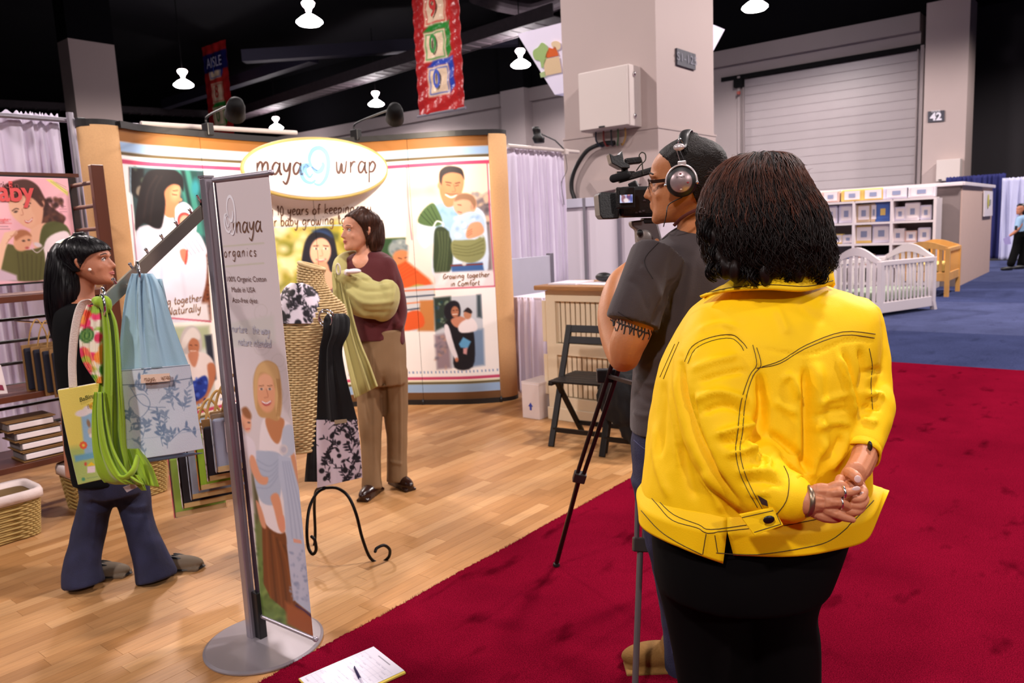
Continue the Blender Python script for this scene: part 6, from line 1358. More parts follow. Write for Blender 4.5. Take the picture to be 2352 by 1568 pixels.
class Head:
    """c: point under the chin on the head's axis, f: facing, u: up, H: height chin to crown"""
    def __init__(s, c, f, u, H): s.c, s.H = A(*c), H; s.u = nrm(u); s.f = nrm(A(*f)-s.u*(A(*f)@s.u)); s.r = np.cross(s.f, s.u)
    def p(s, x, y, z): return s.c+(s.r*x+s.f*y+s.u*z)*s.H
    def mesh(s, mb, ears=True):
        q = spline(np.array(HS_), 3); rings = []
        for z, yf, yb, hw in q:
            a = np.arange(28)*2*math.pi/28; yc, hd = (yf+yb)/2, (yf-yb)/2
            rings.append([s.p(hw*math.copysign(abs(math.cos(t))**.9, math.cos(t)), yc+hd*math.sin(t), z) for t in a])
        mb.loft(rings)
        T = lambda pts, r, **k: mb.tube(spline([s.p(*p_) for p_ in pts], 4), np.interp(np.linspace(0, 1, (len(pts)-1)*4+1), np.linspace(0, 1, len(r)), np.array(r)*s.H), 10, round_ends=True, **k)
        T([(0, .385, .53), (0, .43, .44), (0, .475, .35)], [.026, .036, .045]); mb.ell(s.p(-.045, .425, .325), .033*s.H); mb.ell(s.p(.045, .425, .325), .033*s.H)
        T([(-.24, .33, .57), (-.12, .385, .585), (0, .39, .57), (.12, .385, .585), (.24, .33, .57)], [.022, .034, .03, .034, .022])
        T([(-.10, .365, .235), (0, .425, .245), (.10, .365, .235)], [.016, .028, .016]); T([(-.09, .365, .20), (0, .42, .195), (.09, .365, .20)], [.016, .030, .016])
        mb.ell(s.p(0, .36, .06), .075*s.H)
        for sx in (-1, 1):
            mb.ell(s.p(sx*.19, .27, .34), (.085*s.H, .07*s.H, .08*s.H)); 
            if ears: T([(sx*.34, -.02, .52), (sx*.39, -.06, .55), (sx*.385, -.07, .44), (sx*.345, -.02, .34)], [.02, .032, .026, .02]); mb.ell(s.p(sx*.345, -.02, .44), .045*s.H)
    def cap(s, t, line, ztop=1.0, zlow=.3, back=0.0, n=44):
        """hair volume round the skull, cut at a hairline; line: rows (z, foremost y)"""
        hs = np.array(HS_); Z = np.linspace(zlow, .985, 26); lz = np.array(line); out = []
        for z in list(Z)+[1.0+t*.6]:
            zz = min(z, .985); yf, yb, hw = [np.interp(zz, hs[:, 0], hs[:, j]) for j in (1, 2, 3)]; yf += t; yb -= t+back*(1-abs(z-.6)); hw += t
            if z > .985: yf, yb, hw = .02, -.18, .06
            ym = np.interp(z, lz[:, 0], lz[:, 1]); a = np.arange(n)*2*math.pi/n; yc, hd = (yf+yb)/2, (yf-yb)/2
            out.append(np.array([s.p(hw*math.cos(q), min(yc+hd*math.sin(q), ym), z+(t if z > .9 else 0)*(z-.9)*8) for q in a]))
        return out
    def sculpt(s):
        def f(V, N):
            for sx in (-1, 1):
                for (x, y, z), rr, a in (((sx*.135, .40, .50), .060, -.034), ((sx*.30, .2, .6), .09, -.012), ((sx*.27, .24, .2), .09, -.012)):
                    d = np.linalg.norm(V-s.p(x, y, z), axis=1)/s.H; V = V + np.outer(np.exp(-(d/rr)**2)*a*s.H, s.f if abs(a) > .02 else s.r*sx)
            return V
        return f
    def face(s, parent, brow=(50, 34, 28), lid=None, lips=True):
        for sx in (-1, 1):
            MB().ell(s.p(sx*.132, .330, .495), .047*s.H).build('eye', M_EYEW, parent, smooth=True); MB().ell(s.p(sx*.132, .360, .493), (.023*s.H, .012*s.H, .021*s.H), (s.r, s.f, s.u)).build('iris', M_IRIS, parent, smooth=True)
            MB().tube(spline([s.p(sx*.06, .405, .595), s.p(sx*.14, .40, .615), s.p(sx*.23, .345, .59)], 4), .011*s.H, 6, round_ends=True).build('eyebrow', mat('brow_%d' % brow[0], brow, .8), parent, smooth=True)
            MB().tube(spline([s.p(sx*.075, .365, .50), s.p(sx*.135, .392, .53), s.p(sx*.20, .345, .50)], 4), .008*s.H, 6, round_ends=True).build('eyelid', mat('lash_brown', (60, 36, 30), .7), parent, smooth=True)
        if lips:
            MB().tube(spline([s.p(-.10, .378, .222), s.p(0, .448, .236), s.p(.10, .378, .222)], 5), [.004*s.H, .010*s.H, .014*s.H, .016*s.H, .017*s.H, .018*s.H, .017*s.H, .016*s.H, .014*s.H, .010*s.H, .004*s.H], 8, flat=.8).build('upper_lip', M_LIP, parent, smooth=True)
            MB().tube(spline([s.p(-.09, .378, .21), s.p(0, .444, .198), s.p(.09, .378, .21)], 5), [.004*s.H, .010*s.H, .014*s.H, .018*s.H, .020*s.H, .020*s.H, .020*s.H, .018*s.H, .014*s.H, .010*s.H, .004*s.H], 8, flat=.8).build('lower_lip', M_LIP, parent, smooth=True)
def limb(mb, pts, n=14, flat=1.0, sub=5, side=None, re=True):
    """pts: (x, y, depth, radius in m)"""
    q = spline(np.array([list(P(a[0], a[1], a[2]))+[a[3]] for a in pts]), sub); mb.tube(q[:, :3], q[:, 3], n, flat=flat, round_ends=re, side=side); return mb
def rings_px(rows, n=40, sub=5, k=2.2):
    """horizontal slices of a trunk; rows (y, xl, xr, depth, half thickness)"""
    q = spline(np.array(rows, float), sub); out = []; a = np.arange(n)*2*math.pi/n
    ca, sa = np.sign(np.cos(a))*abs(np.cos(a))**(2/k), np.sign(np.sin(a))*abs(np.sin(a))**(2/k)
    for y, xl, xr, d, th in q:
        c = P((xl+xr)/2, y, d); hw = (xr-xl)/2/FPX*d; out.append(c+np.outer(ca*hw, RH)+np.outer(sa*th, TC))
    return out
def strands(name, m, parent, paths, r=.0009, n=3):
    mb = MB()
    for p_ in paths:
        k = len(p_); rr = r*np.clip(np.minimum(np.linspace(.4, 3, k), np.linspace(3, .25, k)), .25, 1); mb.tube(p_, rr, n, cap=False)
    o = mb.build(name, m, parent, smooth=True); o['kind'] = 'stuff'; return o
def hair_shell(rings, m, parent, voxel=.006, amp=.004, name='hair', extra=None):
    mb = MB(); mb.loft(rings)
    if extra: extra(mb)
    return mb.build(name, m, parent, voxel=voxel, relax=3, sculpt=cloth_noise(amp, 30, 3, (2.2, 2.2, .35)))
def fall(rings, nstr, seed, wave=.006, lift=.002, curl=.0, front=None, lo=.0):
    """hair strands lying on a stack of rings, from the crown down"""
    R = np.random.RandomState(seed); n = len(rings[0]); K_ = len(rings); out = []
    for i in range(nstr):
        a = R.uniform(0, n); 
        if front is not None and not front((a/n) % 1): continue
        tw = R.uniform(-.06, .06)*n; e = int(K_*R.uniform(.80, 1.0)); s0 = int(K_*R.uniform(lo, lo+.45)); pts = []; w1, p1, fr = R.uniform(.4, 1)*wave, R.uniform(0, 6), R.uniform(.5, 1.1)
        for j in range(s0, e, max(1, (e-s0)//16)):
            ring = rings[j]; t = (j-s0)/max(1, e-s0); x = (a+tw*t+w1/.01*.5*(.2+.8*(j/K_)**2)*math.sin(j*fr*.7+p1)) % n; i0 = int(x); f = x-i0
            q = ring[i0 % n]*(1-f)+ring[(i0+1) % n]*f; c = ring.mean(0); o_ = nrm((q-c)*A(1, 1, .3)); pts.append(q+o_*(lift+w1*.6*(.15+.85*(j/K_)**2)*math.sin(j*fr+p1)+curl*t**3*R.uniform(.5, 1.2)))
        if len(pts) > 3: out.append(spline(np.array(pts), 2))
    return out

# ------------------------------------------------------------------ woman in the yellow jacket
YW = thing('person', 'woman seen from behind in a bright yellow jacket with hands clasped behind her back', 'person', A(*(P(1740, 900, 1.82)*A(1, 1, 0))))
SK1 = skinmat('tan_skin', (196, 128, 92))
M_YEL = mat('yellow_cotton', (252, 204, 8), .62, var=.02, vscale=6, bump=.12, bscale=420, spec=.22, bdist=.004); M_STITCH = mat('dark_stitching', (70, 54, 26), .8)
body = MB(); body.loft(rings_px([(640, 1715, 1815, 1.80, .05), (700, 1640, 1900, 1.80, .08), (800, 1580, 1950, 1.80, .13), (1000, 1540, 1920, 1.80, .15), (1250, 1540, 1900, 1.81, .16)]))
limb(body, [(1745, 520, 1.80, .058), (1765, 590, 1.80, .056), (1768, 670, 1.80, .07)])
hdY = Head(P(1722, 612, 1.80)-UP*.0, -RH*.92-TC*.38, UP, .225); hdY.mesh(body)
limb(body, [(1650, 820, 1.75, .05), (1660, 1000, 1.66, .042), (1760, 1110, 1.58, .036), (1838, 1150, 1.525, .028), (1858, 1150, 1.52, .029)])
limb(body, [(1970, 800, 1.80, .048), (1990, 940, 1.74, .04), (1988, 1030, 1.66, .030), (1975, 1075, 1.60, .025)])
body.build('body', SK1, YW, voxel=.005, relax=2, sculpt=hdY.sculpt())
# the two clasped hands, with separate fingers
M_NAIL = mat('pale_nail', (236, 206, 200), .25)
def handmesh(palm, fingers, extra=()):
    mb = MB()
    for c, r, ax in palm: mb.ell(c, r, ax)
    for f in fingers: limb(mb, f, 10, sub=4)
    for e in extra: limb(mb, e, 12, sub=4)
    return mb
ax1 = (nrm(RH+TC*.1), nrm(UP-RH*.15), TC)
h1 = handmesh([(P(1893, 1149, 1.512), (.040, .037, .017), ax1), (P(1870, 1150, 1.516), (.032, .030, .018), ax1), (P(1908, 1160, 1.508), (.030, .033, .016), ax1)],
    [[(1905, 1122, 1.506, .0105), (1928, 1113, 1.502, .0098), (1943, 1121, 1.508, .0085), (1948, 1130, 1.515, .0075)],
     [(1902, 1136, 1.502, .0112), (1926, 1130, 1.492, .0102), (1950, 1130, 1.490, .0088), (1970, 1124, 1.490, .0070)],
     [(1900, 1154, 1.500, .0112), (1923, 1153, 1.492, .0105), (1940, 1158, 1.496, .0092), (1950, 1166, 1.505, .0080)],
     [(1898, 1172, 1.504, .0110), (1920, 1180, 1.498, .0100), (1940, 1188, 1.496, .0085), (1958, 1193, 1.496, .0066)],
     [(1868, 1176, 1.515, .0115), (1895, 1186, 1.510, .0120), (1922, 1189, 1.512, .0100), (1940, 1180, 1.520, .0085)]],
    [[(1836, 1150, 1.527, .0265), (1856, 1150, 1.520, .0275), (1872, 1150, 1.516, .026)]])
def crease(V, N):
    x, y, d = proj(V); g = np.zeros(len(V))
    for cx_, cy_, a in ((1892, 1128, .0022), (1895, 1146, .0018), (1893, 1163, .0022), (1888, 1178, -.001)): g += a*np.exp(-(((x-cx_)/16)**2+((y-cy_)/5)**2))
    for cx_, cy_ in ((1912, 1131), (1911, 1153), (1908, 1173), (1927, 1130), (1925, 1153), (1922, 1180)): g += .0014*np.exp(-(((x-cx_)/5)**2+((y-cy_)/6)**2))
    g -= .0009*np.exp(-(((x-1866)/2.0)**2))+.0007*np.exp(-(((x-1873)/1.8)**2))
    return V+N*g[:, None]
h1.build('left_hand', SK1, YW, voxel=.0017, relax=2, sculpt=crease)
ax2 = (nrm(UP+RH*.3), nrm(RH-UP*.3), TC)
h2 = handmesh([(P(1958, 1098, 1.555), (.036, .026, .017), ax2), (P(1962, 1130, 1.535), (.030, .024, .018), ax2)],
    [[(1950, 1085, 1.535, .0115), (1962, 1092, 1.515, .0115), (1970, 1100, 1.508, .0105), (1973, 1107, 1.506, .0085)],
     [(1972, 1118, 1.53, .0100), (1983, 1128, 1.512, .0098), (1977, 1144, 1.500, .0090), (1962, 1146, 1.497, .0075)],
     [(1974, 1132, 1.53, .0100), (1985, 1146, 1.512, .0100), (1975, 1160, 1.500, .0092), (1956, 1160, 1.502, .0080)],
     [(1970, 1145, 1.53, .0100), (1978, 1162, 1.512, .0098), (1965, 1174, 1.502, .0092), (1945, 1172, 1.506, .0078)],
     [(1960, 1155, 1.535, .0095), (1962, 1174, 1.515, .0090), (1948, 1182, 1.508, .0080), (1935, 1180, 1.512, .0070)]],
    [[(1985, 1040, 1.63, .026), (1978, 1062, 1.60, .0245), (1966, 1085, 1.57, .024)], [(1930, 1100, 1.525, .0100), (1925, 1112, 1.515, .0090)]])
h2.build('right_hand', SK1, YW, voxel=.0018, relax=2)
def nail(px, py, d, dx, dy, r=.0058, l=.0085):
    u = nrm(RH*dx-UP*dy); v = nrm(np.cross(u, TC)); MB().ell(P(px, py, d), (l, r, .0022), (u, v, nrm(TC+UP*.4))).build('fingernail', M_NAIL, YW, smooth=True)
nail(1966, 1123, 1.4845, 1, -.2); nail(1970, 1100, 1.4975, .4, 1, .0068, .008); nail(1979, 1138, 1.500, -.3, 1)
M_SILV = mat('silver', (226, 220, 226), .2, metal=1.0)
for (x, y, d, r, ax) in ((1936, 1130, 1.491, .0112, (RH, UP)), (1930, 1154, 1.4935, .0118, (RH, UP))):
    c = P(x, y, d); MB().tube(np.array([c+UP*r*math.cos(a)+TC*r*math.sin(a)+RH*.0 for a in np.arange(24)*2*math.pi/24]), .0026 if y < 1140 else .0018, 8, closed=True).build('finger_ring', M_SILV, YW, smooth=True)
c = P(1853, 1150, 1.521); bup = nrm(UP+RH*.12); MB().tube(np.array([c+bup*.031*math.cos(a)+TC*.029*math.sin(a) for a in np.arange(32)*2*math.pi/32]), .0055, 8, closed=True, flat=.35, side=RH).build('wristwatch_band', mat('steel_band', (150, 130, 110), .35, metal=.9), YW, smooth=True)
MB().box(P(1853, 1160, 1.504), (.010, .014, .004), (RH, bup, TC)).build('watch_clasp', mat('dark_red_clasp', (96, 20, 24), .25), YW, bevel=.001)
# jacket
jk = MB()
jk.loft(rings_px([(648, 1700, 1850, 1.80, .07), (664, 1650, 1900, 1.80, .095), (682, 1612, 1955, 1.80, .12), (710, 1580, 2000, 1.80, .145), (760, 1550, 2008, 1.80, .17), (830, 1520, 2000, 1.80, .188), (900, 1505, 1990, 1.80, .195), (1000, 1488, 1982, 1.80, .198), (1090, 1476, 1985, 1.80, .20), (1150, 1470, 1990, 1.80, .20)], 48))
limb(jk, [(1640, 775, 1.77, .078), (1635, 850, 1.72, .088), (1645, 940, 1.68, .088), (1672, 1030, 1.64, .082), (1730, 1100, 1.60, .072), (1778, 1132, 1.565, .061), (1812, 1144, 1.545, .052)], 22)
limb(jk, [(1960, 745, 1.82, .070), (1975, 820, 1.80, .066), (1984, 900, 1.77, .062), (1990, 930, 1.74, .060), (1986, 975, 1.70, .052), (1982, 1018, 1.66, .043)], 18)
FO = [([(1850, 835), (1852, 950), (1850, 1090)], 14, -.014), ([(1875, 825), (1880, 930), (1885, 1060)], 22, .010), ([(1925, 812), (1945, 880), (1962, 965)], 9, .012), ([(1938, 805), (1965, 900), (1975, 960)], 9, -.010), ([(1825, 850), (1832, 960), (1830, 1080)], 20, .007),
      ([(1795, 880), (1815, 862), (1830, 900), (1838, 915)], 10, .006), ([(1780, 920), (1800, 935), (1830, 950)], 12, .005), ([(1870, 930), (1910, 915), (1950, 905)], 9, .005), ([(1860, 985), (1910, 970), (1955, 975)], 10, .006), ([(1860, 960), (1905, 945), (1950, 940)], 8, -.005), ([(1900, 1000), (1870, 1060), (1862, 1100)], 14, .008), ([(1950, 990), (1930, 1040), (1905, 1085)], 16, .006), ([(1935, 1000), (1910, 1050)], 10, -.007),
      ([(1760, 990), (1800, 1020), (1845, 1060), (1862, 1090)], 12, -.010), ([(1750, 1010), (1790, 1045), (1850, 1095)], 10, .007), ([(1742, 850), (1752, 930), (1748, 1010), (1775, 1050)], 16, -.024), ([(1562, 820), (1566, 900), (1592, 1000), (1640, 1090), (1700, 1170)], 13, -.020),
      ([(1585, 850), (1640, 830), (1700, 815)], 12, .006), ([(1600, 880), (1660, 860), (1715, 850)], 10, -.006), ([(1590, 925), (1650, 900), (1725, 925)], 14, .009), ([(1610, 950), (1665, 930), (1730, 955)], 10, -.009), ([(1640, 1000), (1690, 985), (1740, 975)], 12, .012), ([(1655, 1020), (1700, 1012), (1745, 1000)], 8, -.010), ([(1665, 1045), (1710, 1035), (1770, 1025)], 11, .010), ([(1700, 1000), (1735, 1040), (1745, 1065)], 8, .010), ([(1725, 1010), (1745, 1040), (1752, 1060)], 7, -.009), ([(1745, 1020), (1765, 1060), (1760, 1080)], 8, .009), ([(1690, 1085), (1740, 1080), (1790, 1090)], 11, .008), ([(1700, 1110), (1750, 1105), (1800, 1115)], 10, -.006), ([(1720, 1135), (1765, 1130)], 10, .006),
      ([(1590, 900), (1600, 980), (1640, 1080)], 9, -.012), ([(1550, 850), (1548, 920), (1556, 1000), (1560, 1080)], 12, .008), ([(1525, 870), (1522, 960), (1512, 1060)], 12, -.007), ([(1500, 960), (1510, 1060), (1540, 1150)], 12, .007), ([(1560, 1010), (1580, 1090), (1600, 1150)], 14, -.006), ([(1610, 1080), (1640, 1130), (1660, 1180)], 16, .008),
      ([(1600, 760), (1650, 745), (1700, 755)], 10, .004), ([(1780, 700), (1800, 740), (1810, 770)], 14, .005), ([(1830, 690), (1860, 720), (1900, 735)], 16, -.004), ([(1985, 860), (2010, 850), (2025, 855)], 8, -.008), ([(1985, 905), (2010, 905), (2030, 915)], 9, .010), ([(1980, 935), (2005, 935), (2022, 940)], 7, -.009), ([(1978, 960), (2000, 970), (2015, 965)], 8, .007), ([(1975, 800), (1985, 850), (1975, 900)], 9, -.010),
      ([(1740, 800), (1850, 815), (1945, 782), (2010, 782)], 5, -.003), ([(1580, 820), (1610, 785), (1680, 772), (1710, 800)], 5, -.0035)]
FO = [(a, b, c*1.35) for a, b, c in FO]
jko = jk.build('jacket', M_YEL, YW, voxel=.0065, relax=5, sculpt=chain(ridges(FO), cloth_noise(.0035, 9, 1), cloth_noise(.0012, 30, 4)))
# hem band: a flared open shell with a slit
zt0, zb0 = P(1700, 1150, 1.80)[2], P(1700, 1276, 1.60)[2]
cJ = P(1731, 1150, 1.80); n_a = 150; thA = np.linspace(0, 2*math.pi, n_a); rows = []
for v in np.linspace(0, 1, 16):
    z = zt0+.04-(zt0+.04-zb0)*v; row = []
    for t in thA:
        hw, th = .258+.018*min(1, v*2.5), .188+.026*min(1, v*2.5); dr = .006*math.sin(t*5+1)*v+.004*math.sin(t*9)*v
        g = math.exp(-((t-.30)/.28)**2); dr += .012*g*v*v; dz = .075*g*v
        gl = math.exp(-((t-math.pi)/.6)**2); dz += .012*gl*v
        x_, y_ = math.cos(t), math.sin(t); ca = math.copysign(abs(x_)**(2/2.2), x_); sa = math.copysign(abs(y_)**(2/2.2), y_)
        sl = math.exp(-((t-2.03)/.045)**2)*max(0, v-.45)*0
        q = A(cJ[0], cJ[1], 0)+RH*ca*(hw+dr)+TC*sa*(th+dr)+UP*(z+dz-.006*math.exp(-((t-1.98)/.25)**2)*v); row.append(q)
    rows.append(row)
rows = np.array(rows); TS = 2.02                                              # the slit
i_s = int(TS/(2*math.pi)*(n_a-1)); m = MB(); left, right = rows[:, i_s:], rows[:, :i_s+1]
sf = np.clip((np.linspace(0, 1, 16)-.35)/.65, 0, 1)
left = left.copy(); right = right.copy()
for j in range(16):
    for k in range(10): left[j, k] += -RH*.010*sf[j]*(1-k/10)-UP*.018*sf[j]*(1-k/10)**1.5; right[j, -1-k] += RH*.012*sf[j]*(1-k/10)
m.grid(left); m.grid(right); hem = m.build('hem_band', M_YEL, YW, smooth=True, solid=.0035)
hem.parent = jko; hem.location = (0, 0, 0)
bv = world_bvh(jko); bh = world_bvh(hem); st_ = MB()
for ln in ([(1573, 830), (1590, 795), (1630, 775), (1680, 768), (1705, 785), (1716, 800)], [(1580, 835), (1597, 802), (1634, 783), (1678, 777), (1700, 792), (1708, 805)],
           [(1738, 798), (1748, 838), (1730, 862), (1712, 920), (1706, 985), (1700, 1040), (1716, 1100), (1752, 1170)], [(1729, 792), (1738, 836), (1722, 862), (1702, 922), (1695, 985), (1690, 1040), (1705, 1100), (1740, 1165)],
           [(1738, 845), (1790, 835), (1850, 800), (1935, 770), (2008, 776)], [(1750, 842), (1795, 827), (1852, 792), (1935, 762), (2010, 767)], [(1560, 785), (1540, 830), (1524, 870)], [(1550, 790), (1532, 830), (1516, 866)],
           [(1996, 800), (2003, 840), (2000, 880), (2004, 940)], [(1800, 1070), (1812, 1100), (1806, 1150), (1775, 1190)]): seam(bv, ln, .0008, st_)
for ln in ([(1475, 1118), (1510, 1158), (1545, 1195), (1600, 1212), (1622, 1222), (1640, 1222), (1720, 1214)], [(1472, 1106), (1508, 1144), (1548, 1182), (1605, 1205), (1632, 1216), (1720, 1205)], [(1645, 1268), (1740, 1272), (1850, 1256), (1905, 1240), (1950, 1205), (2005, 1150)], [(1475, 1172), (1515, 1216), (1560, 1246), (1612, 1272)], [(1800, 1208), (1880, 1192), (1935, 1180)], [(1614, 1272), (1622, 1225)], [(1648, 1266), (1642, 1228)]): seam(bh, ln, .0009, st_, off=.0026)
so = st_.build('stitching', M_STITCH, YW); so['kind'] = 'stuff'; so.parent = jko
# collar
def band_px(rowT, rowB, bow, name, nu=50, nv=8, lean=.0):
    """upright cloth band from two drawn edges (x, y, depth)"""
    a = spline(np.array([P(*q) for q in rowT]), 10); b = spline(np.array([P(*q) for q in rowB]), 10); n = min(len(a), len(b)); v = np.linspace(0, 1, nv)[:, None, None]
    G = a[None, :n]*(1-v)+b[None, :n]*v; G = G+np.sin(np.linspace(0, 1, nv)*math.pi)[:, None, None]*bow*TC; m = MB(); m.grid(G); return m
cm = band_px([(1668, 655, 1.78), (1700, 632, 1.73), (1770, 617, 1.69), (1850, 612, 1.70), (1908, 613, 1.76)], [(1610, 681, 1.76), (1672, 668, 1.70), (1760, 664, 1.655), (1850, 668, 1.66), (1914, 652, 1.74)], .004, 'c')
co = cm.build('collar', M_YEL, YW, smooth=True, solid=.006); co.parent = jko
cb_ = world_bvh(co); sm = MB()
for ln in ([(1625, 675), (1690, 662), (1770, 656), (1850, 659), (1910, 645)], [(1680, 672), (1770, 668), (1850, 672)]): seam(cb_, ln, .0009, sm, off=.0038)
so = sm.build('collar_stitching', M_STITCH, YW); so['kind'] = 'stuff'; so.parent = jko
co2 = band_px([(1640, 668, 1.80), (1680, 650, 1.84), (1780, 640, 1.88), (1870, 636, 1.86), (1912, 625, 1.80)], [(1608, 681, 1.80), (1670, 690, 1.86), (1780, 690, 1.9), (1880, 690, 1.88), (1916, 654, 1.80)], 0, 'c').build('collar_front', M_YEL, YW, smooth=True, solid=.006); co2.parent = jko
# cuffs and buttons
def cuff(c0_, c1_, r0, r1, flat, parent, wob=.003):
    d = nrm(c1_-c0_); m = MB(); q = [c0_+(c1_-c0_)*t for t in np.linspace(0, 1, 6)]; s_ = nrm(np.cross(d, TC)); rr = np.linspace(r0, r1, 6); k = 40; G = np.zeros((6, k+1, 3))
    for i in range(6):
        for j in range(k+1):
            a = 2*math.pi*j/k; G[i, j] = q[i]+(s_*math.cos(a)+np.cross(d, s_)*math.sin(a)*flat)*(rr[i]+wob*math.sin(a*3))
    m.grid(G); o = m.build('cuff', M_YEL, YW, smooth=True, solid=.004); o.parent = parent; return o
cf = cuff(P(1788, 1135, 1.56), P(1830, 1147, 1.535), .056, .047, .8, jko)
cuff(P(1984, 1000, 1.675), P(1981, 1044, 1.635), .043, .040, .8, jko)
fl_ = [P(1698, 1182, 1.525), P(1745, 1172, 1.515), P(1776, 1166, 1.512), P(1800, 1206, 1.505), P(1733, 1230, 1.515)]
fo = MB().prism(fl_, tuple(-TC*.006)).build('cuff_flap', M_YEL, YW, bevel=.0015); fo.parent = jko
fb = world_bvh(fo); sm = MB()
for ln in ([(1704, 1188), (1776, 1172)], [(1780, 1172), (1794, 1203), (1732, 1222)]): seam(fb, ln, .0008, sm, smooth=1)
so = sm.build('flap_stitching', M_STITCH, YW); so['kind'] = 'stuff'; so.parent = jko
M_BTN = mat('black_button', (14, 12, 14), .35)
bo = MB().ell(P(1766, 1193, 1.503), (.0115, .0085, .003), (RH, nrm(UP+RH*.1), TC)).build('button', M_BTN, YW, smooth=True); bo.parent = jko
bo = MB().ell(P(1998, 1024, 1.60), (.004, .011, .008), (RH, UP, TC)).build('button', M_BTN, YW, smooth=True); bo.parent = jko
vo = MB().prism([P(1741, 1138, 1.515), P(1762, 1150, 1.510), P(1764, 1163, 1.51), P(1750, 1158, 1.512)], tuple(-TC*.004)).build('cuff_slit', mat('dark_opening', (50, 20, 14), .9), YW); vo.parent = jko
# trousers, shoes
M_BTR = mat('black_trousers_cloth', (5, 4, 5), .95, spec=.1)
tr_ = MB(); tr_.loft(rings_px([(1120, 1500, 1960, 1.80, .17), (1200, 1498, 1945, 1.80, .18), (1280, 1503, 1915, 1.80, .185), (1340, 1512, 1890, 1.81, .18)], 36))
limb(tr_, [(1610, 1300, 1.82, .115), (1620, 1400, 1.86, .10), (1640, 1560, 1.92, .092), (1660, 1750, 2.0, .09), (1670, 1885, 2.05, .095)], 18, re=False)
limb(tr_, [(1795, 1300, 1.80, .115), (1790, 1400, 1.82, .088), (1800, 1480, 1.84, .086), (1805, 1600, 1.88, .085), (1820, 1800, 1.96, .09), (1825, 1925, 2.0, .095)], 18, re=False)
tr_.build('trousers', M_BTR, YW, voxel=.012, relax=4)
for q in (PZ(1672, 1890, .045), PZ(1828, 1930, .045)): MB().ell(q-TC*.04, (.05, .13, .045), (RH, TC, UP)).build('shoe', M_BLACK, YW, smooth=True)
# hair
M_HAIRB = mat('dark_brown_hair', (22, 9, 6), .5, spec=.25, var=.35, vscale=40, stretch=(3, 3, .4)); M_HAIRR = mat('reddish_hair', (72, 34, 18), .5, var=.5, vscale=30, spec=.3); M_HAIRK = mat('near_black_hair', (12, 6, 6), .5, spec=.25)
HR = rings_px([(350, 1725, 1765, 1.78, .02), (357, 1692, 1800, 1.78, .06), (375, 1662, 1822, 1.78, .085), (405, 1638, 1838, 1.77, .10), (440, 1622, 1856, 1.765, .112), (480, 1613, 1880, 1.76, .118), (520, 1616, 1890, 1.755, .12), (560, 1628, 1893, 1.75, .118), (595, 1642, 1894, 1.75, .11), (622, 1664, 1888, 1.75, .098), (636, 1690, 1864, 1.75, .075)], 44, 5)
def cl(mb):
    for x, y, d, r in ((1868, 500, 1.70, .030), (1880, 560, 1.70, .030), (1884, 600, 1.71, .026), (1650, 590, 1.70, .028), (1640, 545, 1.70, .024), (1690, 622, 1.67, .026), (1760, 628, 1.655, .026), (1835, 622, 1.66, .026), (1668, 612, 1.69, .028), (1700, 430, 1.70, .03), (1800, 440, 1.70, .03)): mb.ell(P(x, y, d), (r*.9, r*.5, r*1.1))
hair_shell(HR, M_HAIRB, YW, .006, .007, extra=cl)
fr_ = lambda a: True
strands('hair_strands', M_HAIRB, YW, fall(HR, 1000, 11, .018, .005, .016), .0011)
strands('hair_highlights', M_HAIRR, YW, [p_[:max(4, len(p_)//2)] for p_ in fall(HR, 620, 12, .015, .008, .0)], .0009)
cur_ = []
R = np.random.RandomState(4)
def curl(x, y, d, r, turns, dirx, n=26, drop=30, jit=4):
    a0_ = R.uniform(-.4, .4); out = []
    for i in range(n):
        t = i/(n-1); rr = r*(1-.55*t); a = a0_+turns*2*math.pi*t**1.3; out.append(P(x+dirx*(rr*math.sin(a))+R.randn()*.3+dirx*t*4, y+drop*t-rr*(math.cos(a)-1)*.6, d-.01*math.sin(a)))
    return np.array(out)
for (x, y, d, r, tn, dx, dp, k) in ((1768, 600, 1.655, 12, .62, -1, 34, 26), (1890, 590, 1.68, 13, .7, -1, 38, 22), (1870, 480, 1.68, 14, .8, 1, 24, 22), (1885, 530, 1.68, 12, .6, 1, 40, 26), (1866, 455, 1.69, 8, .9, 1, 22, 16), (1645, 560, 1.69, 12, .7, -1, 36, 24), (1636, 520, 1.70, 9, .6, -1, 40, 20), (1660, 600, 1.68, 12, .7, -1, 30, 22), (1700, 610, 1.665, 12, .6, 1, 26, 18), (1830, 600, 1.66, 12, .6, -1, 30, 22), (1862, 600, 1.67, 12, .6, 1, 30, 22), (1888, 560, 1.69, 20, .75, 1, 44, 30), (1640, 600, 1.69, 18, .7, -1, 34, 26), (1880, 610, 1.68, 18, .8, 1, 26, 26), (1740, 615, 1.66, 16, .7, -1, 30, 24), (1630, 500, 1.70, 14, .6, -1, 44, 22), (1800, 612, 1.66, 14, .7, 1, 28, 22)):
    for i in range(k): cur_.append(curl(x+R.randn()*4, y+R.randn()*4, d+R.randn()*.004, r*R.uniform(.8, 1.2), tn, dx, drop=dp*R.uniform(.8, 1.2)))
strands('hair_curls', M_HAIRK, YW, cur_, .0012)
fly = []
for i in range(60):
    a = R.uniform(-1.3, 1.3); x, y = 1745+110*math.sin(a), 352+ 62*(1-math.cos(a)); L_ = R.uniform(8, 26); b = R.uniform(-.8, .8)
    fly.append(np.array([P(x+L_*t*math.sin(a+b*t), y+6-L_*t*math.cos(a+b*t)*.7, 1.75) for t in np.linspace(0, 1, 8)]))
for i in range(10):
    x, y = R.uniform(1880, 1893), R.uniform(480, 520); fly.append(spline(np.array([P(x, y, 1.70), P(x+14, y+30, 1.70), P(x+R.uniform(16, 26), y+70, 1.70), P(x+8, y+120, 1.71)]), 5))
